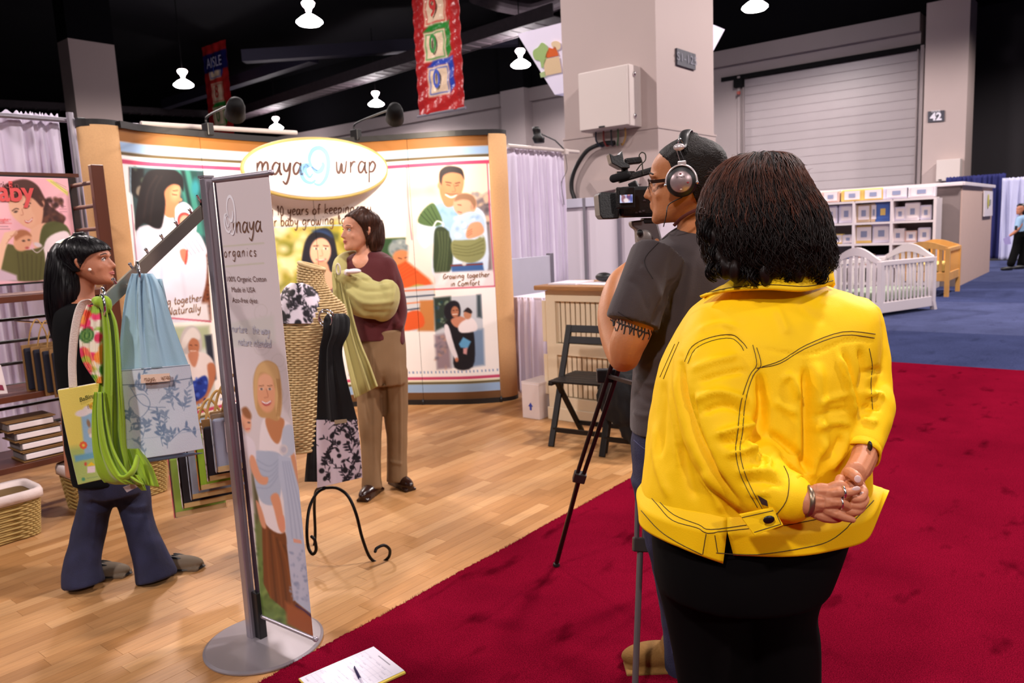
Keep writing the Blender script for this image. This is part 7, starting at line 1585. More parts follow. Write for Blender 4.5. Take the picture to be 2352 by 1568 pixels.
strands('flyaway_hairs', M_HAIRR, YW, fly, .00035)
gl_ = MB(); c = hdY.p(-.2, .42, .5)
gc = P(1613, 497, 1.72); gl_.tube(np.array([gc+nrm(TC*.5+RH)*.011*math.cos(a)*.5+UP*.020*math.sin(a)+TC*.012*math.cos(a) for a in np.arange(24)*2*math.pi/24]), .0011, 6, closed=True)
gl_.tube([P(1603, 490, 1.72), P(1640, 494, 1.70)], .0012, 6); gl_.build('eyeglasses', mat('thin_dark_wire', (50, 36, 34), .3, metal=.8), YW, smooth=True)
# ------------------------------------------------------------------ camera operator
CM = thing('person', 'man in a charcoal t-shirt and silver headphones looking into a video camera', 'person', PZ(1560, 1540, .0))
SK2 = skinmat('warm_skin', (182, 118, 76)); DC = 2.32
hm = Head(P(1578, 508, DC), -RH*.93+TC*-.36, nrm(UP-RH*.03), .248)
sgm = 1 if hm.r@TC > 0 else -1
bd_ = MB(); hm.mesh(bd_, ears=False)
limb(bd_, [(1606, 440, DC, .060), (1600, 500, DC, .058), (1606, 560, DC+.02, .075)])
bd_.loft(rings_px([(530, 1560, 1640, DC+.03, .05), (600, 1490, 1740, DC+.04, .09), (800, 1480, 1720, DC+.05, .11), (980, 1480, 1700, DC+.05, .11)]))
limb(bd_, [(1490, 620, DC-.08, .06), (1460, 740, DC-.10, .056), (1441, 790, DC-.10, .052), (1432, 822, DC-.07, .043), (1416, 780, DC, .047), (1404, 720, DC+.07, .044), (1416, 655, DC+.15, .036), (1440, 622, DC+.22, .028), (1470, 606, DC+.27, .028)], 16)
limb(bd_, [(1720, 640, DC+.06, .06), (1700, 780, DC+.12, .05), (1600, 700, DC+.30, .040), (1530, 600, DC+.36, .03)], 14)
bo_ = bd_.build('body', SK2, CM, voxel=.006, relax=2, sculpt=hm.sculpt())
hm.face(CM, (30, 22, 20), lips=False)
def handknot(c, ax, parent, m, r=.011, grip=.03, name='hand'):
    X, Y, Z = ax; mb = MB().ell(c, (.040, .022, .045), ax)
    for i in range(4):
        o = c+X*(-.033+.022*i)+Z*.03; mb.tube(spline([o-Z*.02, o+Z*.02+Y*.008, o+Z*.038+Y*grip*.6, o+Z*.022+Y*grip], 4), r*.85, 9, round_ends=True)
    mb.tube(spline([c-X*.035-Z*.01, c-X*.055+Z*.012+Y*.01, c-X*.045+Z*.03+Y*.026], 4), r, 9, round_ends=True); return mb.build(name, m, parent, voxel=.003, relax=2)
handknot(P(1492, 596, DC+.30), (nrm(TC), nrm(RH), UP), CM, SK2, name='left_hand')
M_TEE = mat('charcoal_tee', (60, 50, 52), .9, sheen=.15, bump=.12, bscale=300); M_JEAN = mat('dark_denim', (30, 32, 62), .85, var=.25, vscale=12, bump=.3, bscale=300)
te = MB(); te.loft(rings_px([(512, 1572, 1640, DC+.03, .055), (524, 1545, 1690, DC+.03, .075), (545, 1518, 1722, DC+.03, .095), (580, 1480, 1745, DC+.03, .115), (640, 1462, 1750, DC+.03, .13), (720, 1460, 1740, DC+.03, .135), (830, 1454, 1710, DC+.03, .13), (930, 1449, 1695, DC+.03, .13), (985, 1448, 1690, DC+.03, .13)], 36))
limb(te, [(1512, 590, DC-.05, .085), (1490, 640, DC-.08, .080), (1466, 700, DC-.10, .078), (1453, 742, DC-.105, .080)], 20, re=False)
limb(te, [(1720, 600, DC+.05, .08), (1712, 700, DC+.1, .075)], 16)
teo = te.build('t_shirt', M_TEE, CM, voxel=.007, relax=3, sculpt=chain(ridges([([(1470, 610), (1500, 640), (1520, 700)], 14, .006), ([(1560, 560), (1540, 640), (1545, 720)], 16, -.008), ([(1590, 580), (1580, 680), (1560, 760)], 14, .008), ([(1500, 760), (1520, 700), (1560, 640)], 12, -.010), ([(1455, 860), (1480, 880), (1520, 880)], 10, .007), ([(1455, 900), (1490, 925), (1530, 920)], 9, -.007), ([(1452, 945), (1480, 955), (1520, 950)], 9, .008), ([(1460, 840), (1500, 830), (1540, 800)], 12, .007), ([(1440, 640), (1470, 660), (1490, 720)], 10, -.004)]), cloth_noise(.003, 10, 5)))
tb_ = world_bvh(teo); sm = MB()
for ln in ([(1535, 540), (1505, 565), (1480, 600), (1500, 640)], [(1420, 716), (1460, 740), (1498, 752)]): seam(tb_, ln, .0012, sm)
o = sm.build('seam_lines', mat('dark_seam', (34, 28, 30), .9), CM); o['kind'] = 'stuff'
sb = world_bvh(bo_); sm = MB(); R = random.Random(2)
for i in range(13):
    x = 1406+i*7.5; y = 738+i*2.6; seam(sb, [(x, y-10), (x+R.uniform(-3, 3), y+4), (x+R.uniform(-7, 3), y+R.uniform(10, 22))], .0022, sm, off=.0002)
    seam(sb, [(x-4, y-4), (x+4, y+2)], .0022, sm, off=.0002)
o = sm.build('arm_tattoo', mat('tattoo_ink', (36, 28, 28), .7), CM); o['kind'] = 'stuff'
jn = MB(); jn.loft(rings_px([(960, 1452, 1690, DC+.04, .12), (1040, 1452, 1700, DC+.05, .135), (1120, 1460, 1700, DC+.06, .13)], 30))
limb(jn, [(1520, 1090, DC+.06, .098), (1535, 1200, DC+.10, .085), (1552, 1330, DC+.14, .068), (1566, 1440, DC+.18, .066), (1578, 1550, DC+.22, .072)], 18, re=False); limb(jn, [(1640, 1090, DC+.06, .098), (1650, 1300, DC+.14, .07), (1665, 1450, DC+.20, .066), (1670, 1545, DC+.22, .07)], 16, re=False)
jno = jn.build('jeans', M_JEAN, CM, voxel=.009, relax=3, sculpt=chain(cloth_noise(.006, 9, 6, (1, 1, 1.6)), cloth_noise(.002, 30, 6)))
jb = world_bvh(jno); sm = MB(); seam(jb, [(1456, 1010), (1480, 1030), (1500, 1035)], .0012, sm); seam(jb, [(1500, 1100), (1506, 1250), (1530, 1400), (1545, 1500)], .0012, sm); sm.build('jean_seams', mat('jean_thread', (70, 70, 110), .8), CM)['kind'] = 'stuff'
M_BOOT = mat('tan_suede', (126, 88, 36), .85, bump=.2, bscale=150)
for x, d in ((1545, 0), (1668, .05)):
    q = PZ(x, 1538, .0); m = MB(); m.ell(q+UP*.075+RH*.02, (.062, .055, .078), (RH, TC, UP)).ell(q-RH*.05-TC*.02+UP*.045, (.12, .052, .045), (RH, TC, UP)).box(q+UP*.010-RH*.03, (.26, .085, .02), (RH, TC, UP)); m.build('boot', M_BOOT, CM, voxel=.006, relax=2)
# short hair cap
M_HC = mat('short_black_hair', (20, 11, 7), .6, spec=.25, bump=.5, bscale=240, var=.3, vscale=60)
cpm = hm.cap(.030, [(.18, -.16), (.34, -.12), (.44, -.02), (.52, .06), (.62, .10), (.72, .14), (.80, .24), (.86, .33), (1, .5)], zlow=.16)
MB().loft(cpm).build('hair', M_HC, CM, voxel=.005, relax=2, sculpt=cloth_noise(.0015, 60, 8))
# eyeglasses, lanyard
gm = MB(); gp = lambda x, y, z: hm.p(x*sgm, y, z)
gm.bar(gp(.30, .36, .50), gp(.36, .02, .50), .004, .010); 
for q_ in (-1, 1): gm.tube(spline([hm.p(q_*.04, .43, .50), hm.p(q_*.10, .435, .535), hm.p(q_*.24, .40, .535), hm.p(q_*.26, .395, .46), hm.p(q_*.18, .42, .43), hm.p(q_*.06, .44, .44)], 4, True), .0016, 7, closed=True)
gm.bar(gp(.26, .40, .52), gp(.31, .35, .51), .004, .006).bar(hm.p(-.04, .43, .50), hm.p(.04, .43, .50), .003, .003); gm.build('eyeglasses', mat('tortoise_frame', (40, 20, 12), .3), CM)
MB().tube(spline([P(1612, 478, DC-.085), P(1590, 486, DC-.10), P(1566, 500, DC-.09), P(1548, 518, DC-.06)], 5), .005, 8, flat=.4).build('lanyard', mat('maroon_lanyard', (80, 26, 20), .8), CM)
# headphones: worn, so they stay a thing of their own
HP = thing('headphones', 'silver and black over-ear headphones worn by the camera operator', 'headphones', P(1549, 410, DC-.11))
hN = hm.r*sgm; hU = hm.u; hX = np.cross(hU, hN); ec = hm.p(sgm*.345, -.02, .46)+hN*.026; fr3 = (hX, hU, hN)
def hq(px, py, off=0.0): r = ray(px, py); return EYE+r*(((ec+hN*off-EYE)@hN)/(r@hN))
MB().lathe(ec, [(.001, -.022), (.036, -.022), (.043, -.015), (.044, .004), (.040, .010), (.001, .011)], 36, fr3).build('ear_pad', M_BLACK, HP, smooth=True)
MB().lathe(ec+hN*.006, [(.001, 0), (.031, 0), (.032, .004), (.029, .0085), (.001, .010)], 40, fr3).build('ear_cup', mat('satin_silver', (170, 150, 152), .35, metal=.6), HP, smooth=True)
arc = [ec+hX*.044*math.cos(a)*1.0+hU*.048*math.sin(a)+hN*.004 for a in np.linspace(-.12, math.pi+.12, 26)]
MB().tube(np.array(arc), .0045, 8, flat=.6).build('yoke', mat('white_silver', (214, 204, 206), .3, metal=.4), HP, smooth=True)
for a in (-.12, math.pi+.12): MB().ell(ec+hX*.045*math.cos(a)+hU*.048*math.sin(a)+hN*.006, .0055).build('pivot', M_CHROME, HP, smooth=True)
MB().box(ec+hU*.053+hN*.004+hX*.004, (.024, .012, .008), fr3).build('yoke_block', mat('white_silver', (214, 204, 206), .3, metal=.4), HP, bevel=.002)
for dx in (-.006, .006): MB().tube([ec+hU*.055+hX*(dx+.006), hq(1557+dx*500, 343, -.006)], .0016, 6).build('slider_rod', M_CHROME, HP)
MB().lathe(hq(1560, 338, -.006), [(.001, 0), (.016, 0), (.0165, .004), (.001, .006)], 24, (hX, hU*.62, hN)).build('slider_cap', mat('white_silver', (214, 204, 206), .3, metal=.4), HP, smooth=True)
MB().tube(spline([hq(1556, 328, -.008), hq(1562, 319, -.01), hq(1570, 328, -.010)], 5), .0022, 7).build('hinge_loop', M_CHROME, HP)
MB().tube(spline([hq(1563, 340, -.012), hm.p(sgm*.34, -.03, .88), hm.p(sgm*.22, -.04, 1.01), hm.p(0, -.05, 1.075), hm.p(-sgm*.22, -.04, 1.01), hm.p(-sgm*.36, -.03, .85), hm.p(-sgm*.40, -.02, .6)], 7), .015, 12, flat=.3, side=hm.f).build('headband', M_BLACK, HP, smooth=True)
MB().tube(spline([ec-hU*.044+hN*.0, hq(1536, 470, -.01), hq(1530, 496, -.01), P(1524, 520, DC+.02)], 6), .0016, 6).build('cord', M_BLACK, HP)
block_text('DYNEX', lambda x, y: ec+hX*x+hU*(y+.012)+hN*.0172, .007, M_BLACK, 'lettering', HP, bold=.0001)['kind'] = 'stuff'
for dx, dy, c_ in ((.0, .022, (120, 50, 60)), (.020, -.004, (150, 40, 50)), (0, -.022, (200, 170, 150))): MB().ell(ec+hX*dx+hU*dy+hN*.0155, (.0035, .0025, .0012), fr3).build('printed_dot', mat('dot_%d' % c_[0], c_, .4), HP)
# ------------------------------------------------------------------ video camera and tripod
DV = 2.60; VC = thing('video_camera', 'black professional video camera with a lit flip-out screen on the tripod', 'video camera', P(1460, 500, DV))
vx, vy, vz = nrm(RH-UP*.02), nrm(-TC), UP; vf = (vx, vy, vz); M_CAMB = mat('camera_black', (13, 12, 14), .4, bump=.1, bscale=200)
def bxp(x0, y0, x1, y1, d, th, name, m, parent, bev=.006, off=0):
    c = P((x0+x1)/2, (y0+y1)/2, d)-TC*off; return MB().box(c, (abs(x1-x0)/FPX*d, th, abs(y1-y0)/FPX*d), vf).build(name, m, parent, bevel=bev)
bxp(1418, 430, 1530, 498, DV, .12, 'camera_body', M_CAMB, VC, .012)
hp_ = [P(x, y, DV-.06) for x, y in ((1374, 446), (1380, 441), (1422, 442), (1422, 502), (1384, 503), (1378, 494))]
MB().prism(hp_, tuple(vy*.14)).build('lens_hood', M_CAMB, VC, bevel=.004)
bxp(1500, 418, 1536, 440, DV, .09, 'viewfinder', M_CAMB, VC, .008)
bxp(1415, 430, 1458, 478, DV-.095, .016, 'flip_screen', M_CAMB, VC, .003)
sc_ = bxp(1424, 438, 1454, 466, DV-.106, .003, 'screen_glass', M_BLACK, VC, 0)
G = board([P(1424, 439, DV-.1085), P(1453, 439, DV-.1085), P(1453, 465, DV-.1085), P(1424, 466, DV-.1085)], 40, 36)
MS = mat('lit_screen', (255, 255, 255), .3, attr='print'); nt = MS.node_tree; nt.links.new([n for n in nt.nodes if n.type == 'ATTRIBUTE'][0].outputs['Color'], nt.nodes['Principled BSDF'].inputs['Emission Color']); nt.nodes['Principled BSDF'].inputs['Emission Strength'].default_value = .55
def scp(p):
    p.poly([(1422, 437), (1456, 437), (1456, 446), (1422, 448)], (150, 176, 226), 2); p.ell(1432, 456, 5, 9, (120, 80, 90)); p.ell(1444, 452, 5, 8, (96, 70, 110)); p.ell(1444, 446, 3, 3, (190, 130, 120)); p.ell(1438, 460, 6, 5, (206, 196, 200)); p.ell(1450, 456, 3, 8, (70, 80, 140)); p.ell(1429, 447, 3, 3, (80, 50, 50))
printed('screen_picture', G, scp, MS, sc_, (170, 180, 214))
MB().bar(P(1420, 414, DV), P(1505, 389, DV), .03, .022).build('carry_handle', M_CAMB, VC, bevel=.005); MB().bar(P(1452, 418, DV), P(1460, 436, DV), .03, .03).build('handle_post', M_CAMB, VC, bevel=.004); MB().bar(P(1498, 392, DV), P(1512, 420, DV), .03, .03).build('handle_rear', M_CAMB, VC, bevel=.004)
MB().tube([P(1409, 410, DV-.02), P(1440, 402, DV-.02)], .014, 14, round_ends=True).build('microphone', mat('foam_black', (16, 14, 16), .95), VC, smooth=True)
MB().prism([P(x, y, DV-.04) for x, y in ((1399, 351), (1411, 358), (1422, 355), (1429, 345), (1434, 372), (1447, 378), (1447, 386), (1426, 386), (1405, 375))], tuple(vy*.08)).build('lamp_hood', M_CAMB, VC, bevel=.003)
MB().bar(P(1434, 372, DV), P(1472, 368, DV), .04, .022).build('camera_lamp', M_CAMB, VC, bevel=.005); MB().tube([P(1434, 384, DV), P(1436, 402, DV)], .012, 10).build('lamp_foot', M_CAMB, VC); MB().box(P(1436, 398, DV), (.06, .03, .012), vf).build('accessory_shoe', M_CAMB, VC)
MB().tube(spline([P(1462, 392, DV-.01), P(1470, 380, DV-.02), P(1482, 368, DV-.02), P(1482, 354, DV-.02), P(1474, 350, DV-.02), P(1468, 358, DV-.02), P(1474, 370, DV-.02), P(1477, 400, DV-.02)], 6), .0022, 6).build('cable', mat('olive_cable', (50, 46, 34), .6), VC)
for i, (x, y) in enumerate(((1480, 440), (1480, 450), (1480, 460), (1492, 444), (1492, 456), (1470, 486), (1462, 488), (1478, 484))): MB().box(P(x, y, DV-.062), (.008, .003, .005), vf).build('button', mat('worn_button', (70, 60, 66), .4), VC)
TP = thing('tripod', 'grey and black tripod with fluid head carrying the video camera', 'tripod', PZ(1470, 1500, 0))
M_TG = mat('tripod_grey', (104, 96, 98), .4, metal=.4); M_TB = mat('tripod_brown_black', (36, 22, 22), .35, metal=.4)
MB().prism([P(x, y, DV-.03) for x, y in ((1450, 508), (1500, 502), (1512, 516), (1524, 560), (1490, 570), (1466, 560), (1464, 528), (1452, 520))], tuple(vy*.07)).build('fluid_head', M_TG, TP, bevel=.006)
MB().lathe(P(1480, 545, DV-.035), [(.001, 0), (.024, 0), (.026, .005), (.02, .012), (.001, .013)], 24, (vx, vz, TC)).build('drag_knob', mat('pale_metal', (150, 144, 140), .4, metal=.4), TP, smooth=True); MB().ell(P(1470, 535, DV-.05), (.012, .01, .012)).build('lever', M_BLACK, TP)
bxp(1475, 500, 1540, 512, DV, .07, 'camera_plate', M_BLACK, TP, .003)
MB().lathe(P(1492, 600, DV), [(.03, 0), (.045, .01), (.05, .03), (.035, .05)], 20).build('bowl', M_TB, TP, smooth=True); MB().tube([P(1492, 570, DV), P(1490, 860, DV)], .018, 12).build('centre_column', M_TG, TP)
def tleg(top, mid, foot, m1, m2, lab):
    top, mid, foot = A(*top), A(*mid), A(*foot); s_ = nrm(np.cross(foot-top, TC))*.014
    for k in (-1, 1): MB().tube([top+s_*k*1.2, mid+s_*k*.9], .0085, 10).build('leg_tube', m1, TP)
    MB().box(mid, (.05, .03, .045), (nrm(s_), nrm(np.cross(s_, foot-top)), nrm(foot-top))).build('leg_lock', mat('tripod_lock', (52, 44, 42), .5), TP, bevel=.004)
    MB().tube([mid-(foot-mid)*.03, foot+UP*.01], .010, 12).build('lower_leg', m2, TP); MB().lathe(foot, [(.012, 0), (.016, .004), (.014, .014), (.006, .022)], 14).build('rubber_foot', M_BLACK, TP)
F1 = PZ(1278, 1300, .012); T1 = P(1488, 612, DV); M1 = T1+(F1-T1)*((1095-612)/(1300-612))*1.02
r_ = P(1331, 1095, 3.05); tleg(T1, r_, F1, M_TB, M_TB, 1)
F2 = PZ(1458, 1605, .012); tleg(T1, P(1471, 1250, 2.47), F2, M_TG, M_TG, 2); F3 = F1*.25+A(3.05, 1.15, 0)*.75; F3[2] = .012; tleg(T1, (T1+F3)/2, F3, M_TB, M_TB, 3)
hu_ = P(1392, 862, 2.85); MB().box(hu_, (.07, .035, .05), (nrm(vx), nrm(vy), UP)).build('spreader_hub', M_BLACK, TP, bevel=.004); MB().bar(hu_, P(1455, 880, 2.6), .015, .012).build('spreader_arm', M_TB, TP)

# ------------------------------------------------------------------ woman in the booth wearing a green sling
DB = 4.48; BW = thing('person', 'woman in a maroon cardigan and khaki trousers wearing a pale green sling', 'person', PZ(885, 1118, 0))
SK3 = skinmat('fair_skin', (214, 150, 120))
hb = Head(P(829, 574, DB), -RH*.80+TC*.60, nrm(UP+RH*.02), .236); m = MB(); hb.mesh(m)
limb(m, [(835, 540, DB, .050), (838, 580, DB, .050), (845, 620, DB, .07)])
m.loft(rings_px([(590, 815, 870, DB+.02, .05), (610, 805, 890, DB+.02, .06), (700, 815, 890, DB+.02, .07), (780, 830, 895, DB+.02, .07)])); m.ell(P(834, 612, DB+.0), (.078, .082, .085))
limb(m, [(895, 620, DB, .040), (914, 690, DB+.02, .034), (905, 735, DB-.02, .026)]); limb(m, [(790, 625, DB, .040), (782, 690, DB, .030)])
m.build('body', SK3, BW, voxel=.006, relax=2, sculpt=hb.sculpt()); hb.face(BW, (70, 44, 34))
M_HB2 = mat('chestnut_hair', (64, 34, 20), .45, var=.3, vscale=40, stretch=(3, 3, .4), spec=.3)
cb2 = hb.cap(.045, [(.0, -.05), (.2, -.02), (.4, .05), (.55, .10), (.66, .18), (.76, .26), (.85, .33), (.9, .5), (1, .6)], zlow=-.04, back=.03)
rb2 = rings_px([(505, 832, 878, DB+.04, .085), (530, 838, 882, DB+.04, .09), (555, 840, 882, DB+.04, .09), (577, 846, 876, DB+.04, .075)], 28)
hair_shell(cb2, M_HB2, BW, .006, .004, extra=lambda mb: mb.loft(rb2)); strands('hair_ends', M_HB2, BW, fall(rb2, 120, 22, .003, .002), .0016); strands('hair_strands', M_HB2, BW, fall(cb2[::-1], 320, 21, .004, .002), .0016)
M_MAR = mat('maroon_knit', (82, 16, 22), .9, sheen=.2, bump=.2, bscale=200); M_KHA = mat('khaki_twill', (128, 98, 66), .8, var=.04, bump=.08, bscale=200)
m = MB(); m.loft(rings_px([(578, 822, 872, DB+.03, .07), (590, 795, 895, DB+.03, .085), (612, 780, 912, DB+.02, .10), (660, 785, 912, DB+.02, .12), (720, 795, 912, DB+.02, .12), (760, 805, 918, DB+.02, .125), (778, 812, 920, DB+.02, .125)], 32))
limb(m, [(888, 610, DB, .058), (905, 660, DB, .056), (916, 710, DB+.01, .050), (914, 745, DB-.03, .042)], 16); limb(m, [(795, 612, DB, .058), (784, 660, DB, .052), (782, 700, DB, .046)], 16); limb(m, [(916, 700, DB-.02, .03), (920, 750, DB-.02, .03), (922, 782, DB-.02, .028)], 10, flat=.5)
mc = m.build('cardigan', M_MAR, BW, voxel=.008, relax=2, sculpt=chain(ridges([([(915, 640), (905, 690), (920, 740)], 7, -.010), ([(900, 620), (910, 700)], 6, .008)]), cloth_noise(.004, 14, 9)))
m = MB(); m.loft(rings_px([(755, 822, 928, DB+.02, .12), (800, 822, 932, DB+.03, .13), (850, 826, 934, DB+.03, .13), (880, 832, 934, DB+.03, .12)], 28))
limb(m, [(850, 850, DB+.02, .088), (850, 930, DB+.0, .076), (852, 1010, DB-.02, .062), (853, 1075, DB-.04, .056), (854, 1122, DB-.05, .060)], 16, re=False); limb(m, [(903, 850, DB+.04, .088), (908, 930, DB+.06, .076), (912, 1020, DB+.06, .060), (912, 1106, DB+.05, .062)], 16, re=False)
m.build('trousers', M_KHA, BW, voxel=.008, relax=3, sculpt=chain(ridges([([(855, 800), (858, 900), (862, 1080)], 4, .008), ([(880, 860), (884, 960)], 8, -.02), ([(918, 820), (920, 950), (920, 1080)], 4, .007), ([(840, 820), (836, 900), (846, 980)], 6, -.008), ([(895, 1060), (925, 1066)], 5, .006)]), cloth_noise(.003, 12, 3)))
for x, y, dx in ((852, 1138, -.3), (923, 1118, .75)):
    q = PZ(x, y, 0); f_ = nrm(TC+RH*dx); s_ = nrm(np.cross(f_, UP)); MB().ell(q+UP*.035, (.044, .125, .042), (s_, f_, UP)).ell(q+UP*.05-f_*.05, (.04, .06, .055), (s_, f_, UP)).box(q+UP*.008, (.075, .22, .016), (s_, f_, UP)).build('shoe', mat('brown_leather', (42, 18, 12), .25), BW, voxel=.006, relax=2)
GS = thing('ring_sling', 'pale olive green ring sling worn by the woman in maroon, carrying a bundle', 'baby sling', P(840, 700, DB-.2)); M_OLV = mat('pale_olive_cotton', (178, 168, 104), .85, bump=.12, bscale=260, sheen=.15)
m = MB(); ax = (nrm(RH-UP*.32), nrm(TC), nrm(UP+RH*.32)); m.ell(P(845, 686, DB-.13), (.176, .135, .112), ax); m.ell(P(815, 655, DB-.13), (.12, .11, .085), ax); m.ell(P(884, 690, DB-.11), (.085, .12, .125), ax); m.ell(P(795, 640, DB-.19), (.05, .07, .05), ax)
limb(m, [(778, 650, DB-.12, .035), (778, 620, DB-.10, .045), (790, 598, DB-.02, .045), (812, 586, DB+.06, .035)], 14, flat=.6); limb(m, [(890, 668, DB-.1, .05), (908, 660, DB+.02, .045), (900, 650, DB+.12, .04)], 12, flat=.5)
m.build('pouch', M_OLV, GS, voxel=.007, relax=5, sculpt=chain(ridges([([(785, 630), (830, 640), (905, 632)], 6, .010), ([(785, 640), (840, 668), (912, 660)], 7, -.010), ([(788, 655), (835, 695), (910, 690)], 8, .012), ([(795, 670), (835, 715), (900, 715)], 7, -.009), ([(790, 650), (812, 700), (850, 735)], 7, .010), ([(800, 625), (850, 648), (900, 645)], 5, -.008), ([(895, 640), (906, 660), (900, 700)], 6, .010), ([(776, 600), (772, 625), (778, 650)], 5, .008)]), cloth_noise(.004, 14, 12)))
MB().ell(P(798, 626, DB-.25), .02).ell(P(812, 623, DB-.26), (.05, .03, .015)).build('bundle_edge', mat('white_muslin', (232, 218, 222), .8), GS, voxel=.004, relax=2)
MB().tube(np.array([P(777, 618, DB-.24)+UP*.03*math.cos(a)+nrm(RH+TC)*.02*math.sin(a) for a in np.arange(24)*2*math.pi/24]), .004, 8, closed=True).build('ring', M_WHITEP, GS, smooth=True)
MB().grid(sheet([(625, 762, 790, DB-.22), (680, 766, 800, DB-.24), (740, 778, 812, DB-.26), (800, 790, 828, DB-.27), (860, 802, 850, DB-.28), (915, 815, 868, DB-.28)], 50, 3, .016, 8, 13, dd=-28)).build('tail', M_OLV, GS, smooth=True, solid=.003)

# ------------------------------------------------------------------ dark haired woman walking at the left
DL = 3.42; LW = thing('person', 'dark haired woman in black top and flared jeans walking behind the hanging slings', 'person', PZ(290, 1335, 0)); SK4 = skinmat('olive_skin', (170, 108, 80))
hl = Head(P(212, 656, DL), RH*.97-TC*.12, nrm(UP-RH*.05), .222); m = MB(); hl.mesh(m)
limb(m, [(196, 620, DL, .048), (190, 670, DL, .048), (188, 710, DL, .07)]); m.loft(rings_px([(690, 160, 230, DL, .07), (760, 150, 240, DL, .12), (900, 150, 250, DL, .12), (1080, 160, 300, DL, .12)]))
limb(m, [(225, 740, DL-.1, .05), (250, 860, DL-.12, .04), (300, 900, DL-.05, .03), (340, 905, DL, .025)]); m.build('body', SK4, LW, voxel=.006, relax=2, sculpt=hl.sculpt()); hl.face(LW, (26, 18, 20))
MB().ell(P(206, 619, DL-.085), .007).build('earring', mat('pearl', (236, 224, 214), .2), LW, smooth=True)
M_HL = mat('black_long_hair', (10, 6, 10), .35, spec=.35, var=.2, vscale=40)
cb3 = hl.cap(.05, [(-.2, -.1), (.3, -.06), (.45, .02), (.56, .10), (.64, .22), (.70, .5), (1, .6)], zlow=.3, back=.05)
def tl_(mb): mb.loft(rings_px([(548, 152, 200, DL, .05), (558, 132, 198, DL, .075), (575, 122, 198, DL, .085), (600, 120, 198, DL, .095), (630, 116, 198, DL, .10), (670, 112, 200, DL, .10), (710, 116, 196, DL+.01, .09), (760, 124, 188, DL+.03, .07), (800, 136, 168, DL+.04, .05)], 32))
hair_shell(cb3, M_HL, LW, .006, .003, extra=tl_); rr_ = [r_*1.0 for r_ in cb3[::-1]]; strands('hair_strands', M_HL, LW, fall(rr_, 240, 31, .003, .0015)+fall(rings_px([(575, 120, 200, DL, .088), (630, 114, 200, DL, .103), (710, 114, 198, DL+.01, .093), (800, 134, 170, DL+.04, .053)], 32), 160, 33, .003, .0015), .0014)
M_BT = mat('black_jersey', (8, 7, 9), .9, spec=.15); m = MB(); m.loft(rings_px([(692, 150, 232, DL, .08), (720, 136, 246, DL, .12), (800, 138, 250, DL, .14), (900, 150, 255, DL, .13), (1000, 160, 290, DL, .14), (1100, 180, 320, DL, .15)], 32))
limb(m, [(205, 728, DL-.10, .062), (225, 745, DL-.10, .060), (250, 860, DL-.12, .052), (298, 898, DL-.05, .042), (325, 903, DL-.01, .036)], 14); m.build('top', M_BT, LW, voxel=.009, relax=3, sculpt=cloth_noise(.005, 10, 3))
m = MB(); m.loft(rings_px([(1060, 190, 330, DL, .14), (1100, 188, 332, DL, .14), (1130, 192, 330, DL, .13)], 28))
limb(m, [(232, 1110, DL-.03, .078), (214, 1180, DL-.04, .070), (198, 1250, DL-.05, .070), (188, 1300, DL-.05, .078), (192, 1342, DL-.05, .088)], 18, re=False); limb(m, [(300, 1110, DL+.03, .078), (314, 1180, DL+.02, .068), (334, 1245, DL, .068), (350, 1290, DL, .078), (360, 1328, DL, .088)], 18, re=False)
m.build('jeans', M_JEAN, LW, voxel=.009, relax=3, sculpt=chain(ridges([([(200, 1150), (235, 1160), (262, 1150)], 6, -.006), ([(195, 1165), (232, 1176), (258, 1168)], 6, .006), ([(280, 1155), (310, 1165), (340, 1160)], 6, .006), ([(285, 1172), (312, 1180), (345, 1176)], 5, -.006), ([(226, 1140), (215, 1230), (206, 1320)], 3, .004), ([(330, 1150), (345, 1230), (372, 1300)], 3, .004), ([(365, 1240), (380, 1270), (392, 1290)], 8, -.008)]), cloth_noise(.005, 11, 5)))
for (x, y) in ((236, 1322), (404, 1306)):
    q = PZ(x, y, 0); f_ = nrm(RH+TC*.05); s_ = nrm(np.cross(f_, UP)); sh_ = MB().ell(q+UP*.030, (.042, .135, .036), (s_, f_, UP)).box(q+UP*.008, (.078, .24, .016), (s_, f_, UP)).build('shoe', mat('taupe_canvas', (112, 96, 78), .7), LW, voxel=.005, relax=2)
    MB().ell(q+UP*.010, (.047, .142, .010), (s_, f_, UP)).build('sole', M_BLACK, LW); 
    for k in range(3): MB().ell(q+UP*.058+f_*(.02+.0*k)+s_*(.018*(k-1)), (.007, .035, .008), (s_, f_+UP*-.25, UP)).build('strap', M_BLACK, LW)
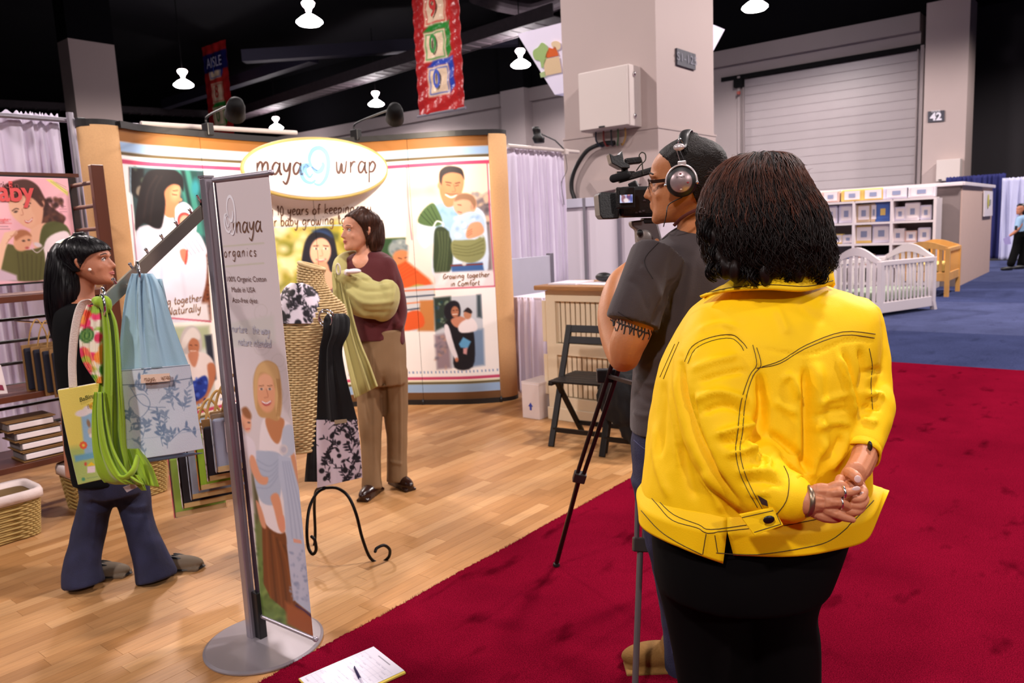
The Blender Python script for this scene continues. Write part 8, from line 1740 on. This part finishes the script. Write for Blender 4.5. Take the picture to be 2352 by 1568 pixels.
# ------------------------------------------------------------------ far visitor
DF = 18.6; FW = thing('person', 'distant visitor in a pale blue top walking at the right edge', 'person', PZ(2330, 616, 0)); m = MB(); hf = Head(P(2344, 492, DF), -RH, UP, .23); hf.mesh(m)
limb(m, [(2346, 490, DF, .05), (2347, 505, DF, .06)]); limb(m, [(2344, 515, DF-.1, .05), (2334, 530, DF-.2, .04), (2320, 541, DF-.2, .03)]); m.build('body', SK4, FW, voxel=.012, relax=1)
MB().loft(rings_px([(467, 2342, 2352, DF, .06), (472, 2337, 2358, DF, .10), (485, 2342, 2360, DF, .11), (497, 2346, 2360, DF, .09)], 20)).build('hair', M_HL, FW, voxel=.012, relax=1)
m = MB(); m.loft(rings_px([(494, 2342, 2356, DF, .08), (500, 2335, 2364, DF, .13), (515, 2333, 2366, DF, .15), (532, 2332, 2366, DF, .15)], 24)); limb(m, [(2342, 505, DF-.1, .08), (2335, 524, DF-.15, .06)]); m.build('top', mat('pale_blue_shirt', (130, 160, 190), .8), FW, voxel=.015, relax=2, sculpt=cloth_noise(.015, 6, 2))
MB().box(P(2334, 524, DF-.2), (.09, .05, .12)).build('pouch', M_BLACK, FW, bevel=.01)
m = MB(); m.loft(rings_px([(528, 2332, 2366, DF, .14), (545, 2330, 2366, DF, .15)], 24)); limb(m, [(2343, 540, DF, .13), (2334, 570, DF, .10), (2322, 605, DF-.1, .09)]); limb(m, [(2356, 540, DF, .13), (2354, 570, DF, .10), (2346, 606, DF, .10)]); m.build('trousers', M_BTR, FW, voxel=.015, relax=2)
for x, y in ((2313, 617), (2340, 614)): MB().ell(PZ(x, y, .05), (.16, .06, .05), (RH, TC, UP)).build('shoe', M_BLACK, FW)
MB().prism([P(2304, 548, DF-.25), P(2318, 541, DF-.25), P(2322, 560, DF-.25), P(2308, 562, DF-.25)], tuple(TC*.01)).build('papers', None, None) if False else MB().prism([P(2304, 548, DF-.25), P(2318, 541, DF-.25), P(2322, 560, DF-.25), P(2308, 562, DF-.25)], tuple(TC*.01)).build('leaflet', mat('lilac_paper', (150, 140, 190), .6), None, origin='base', label='lilac leaflet held by the distant visitor', category='paper')
for _o in S.objects:
    for _k in ('_w', '_bv'):
        if _k in _o: del _o[_k]
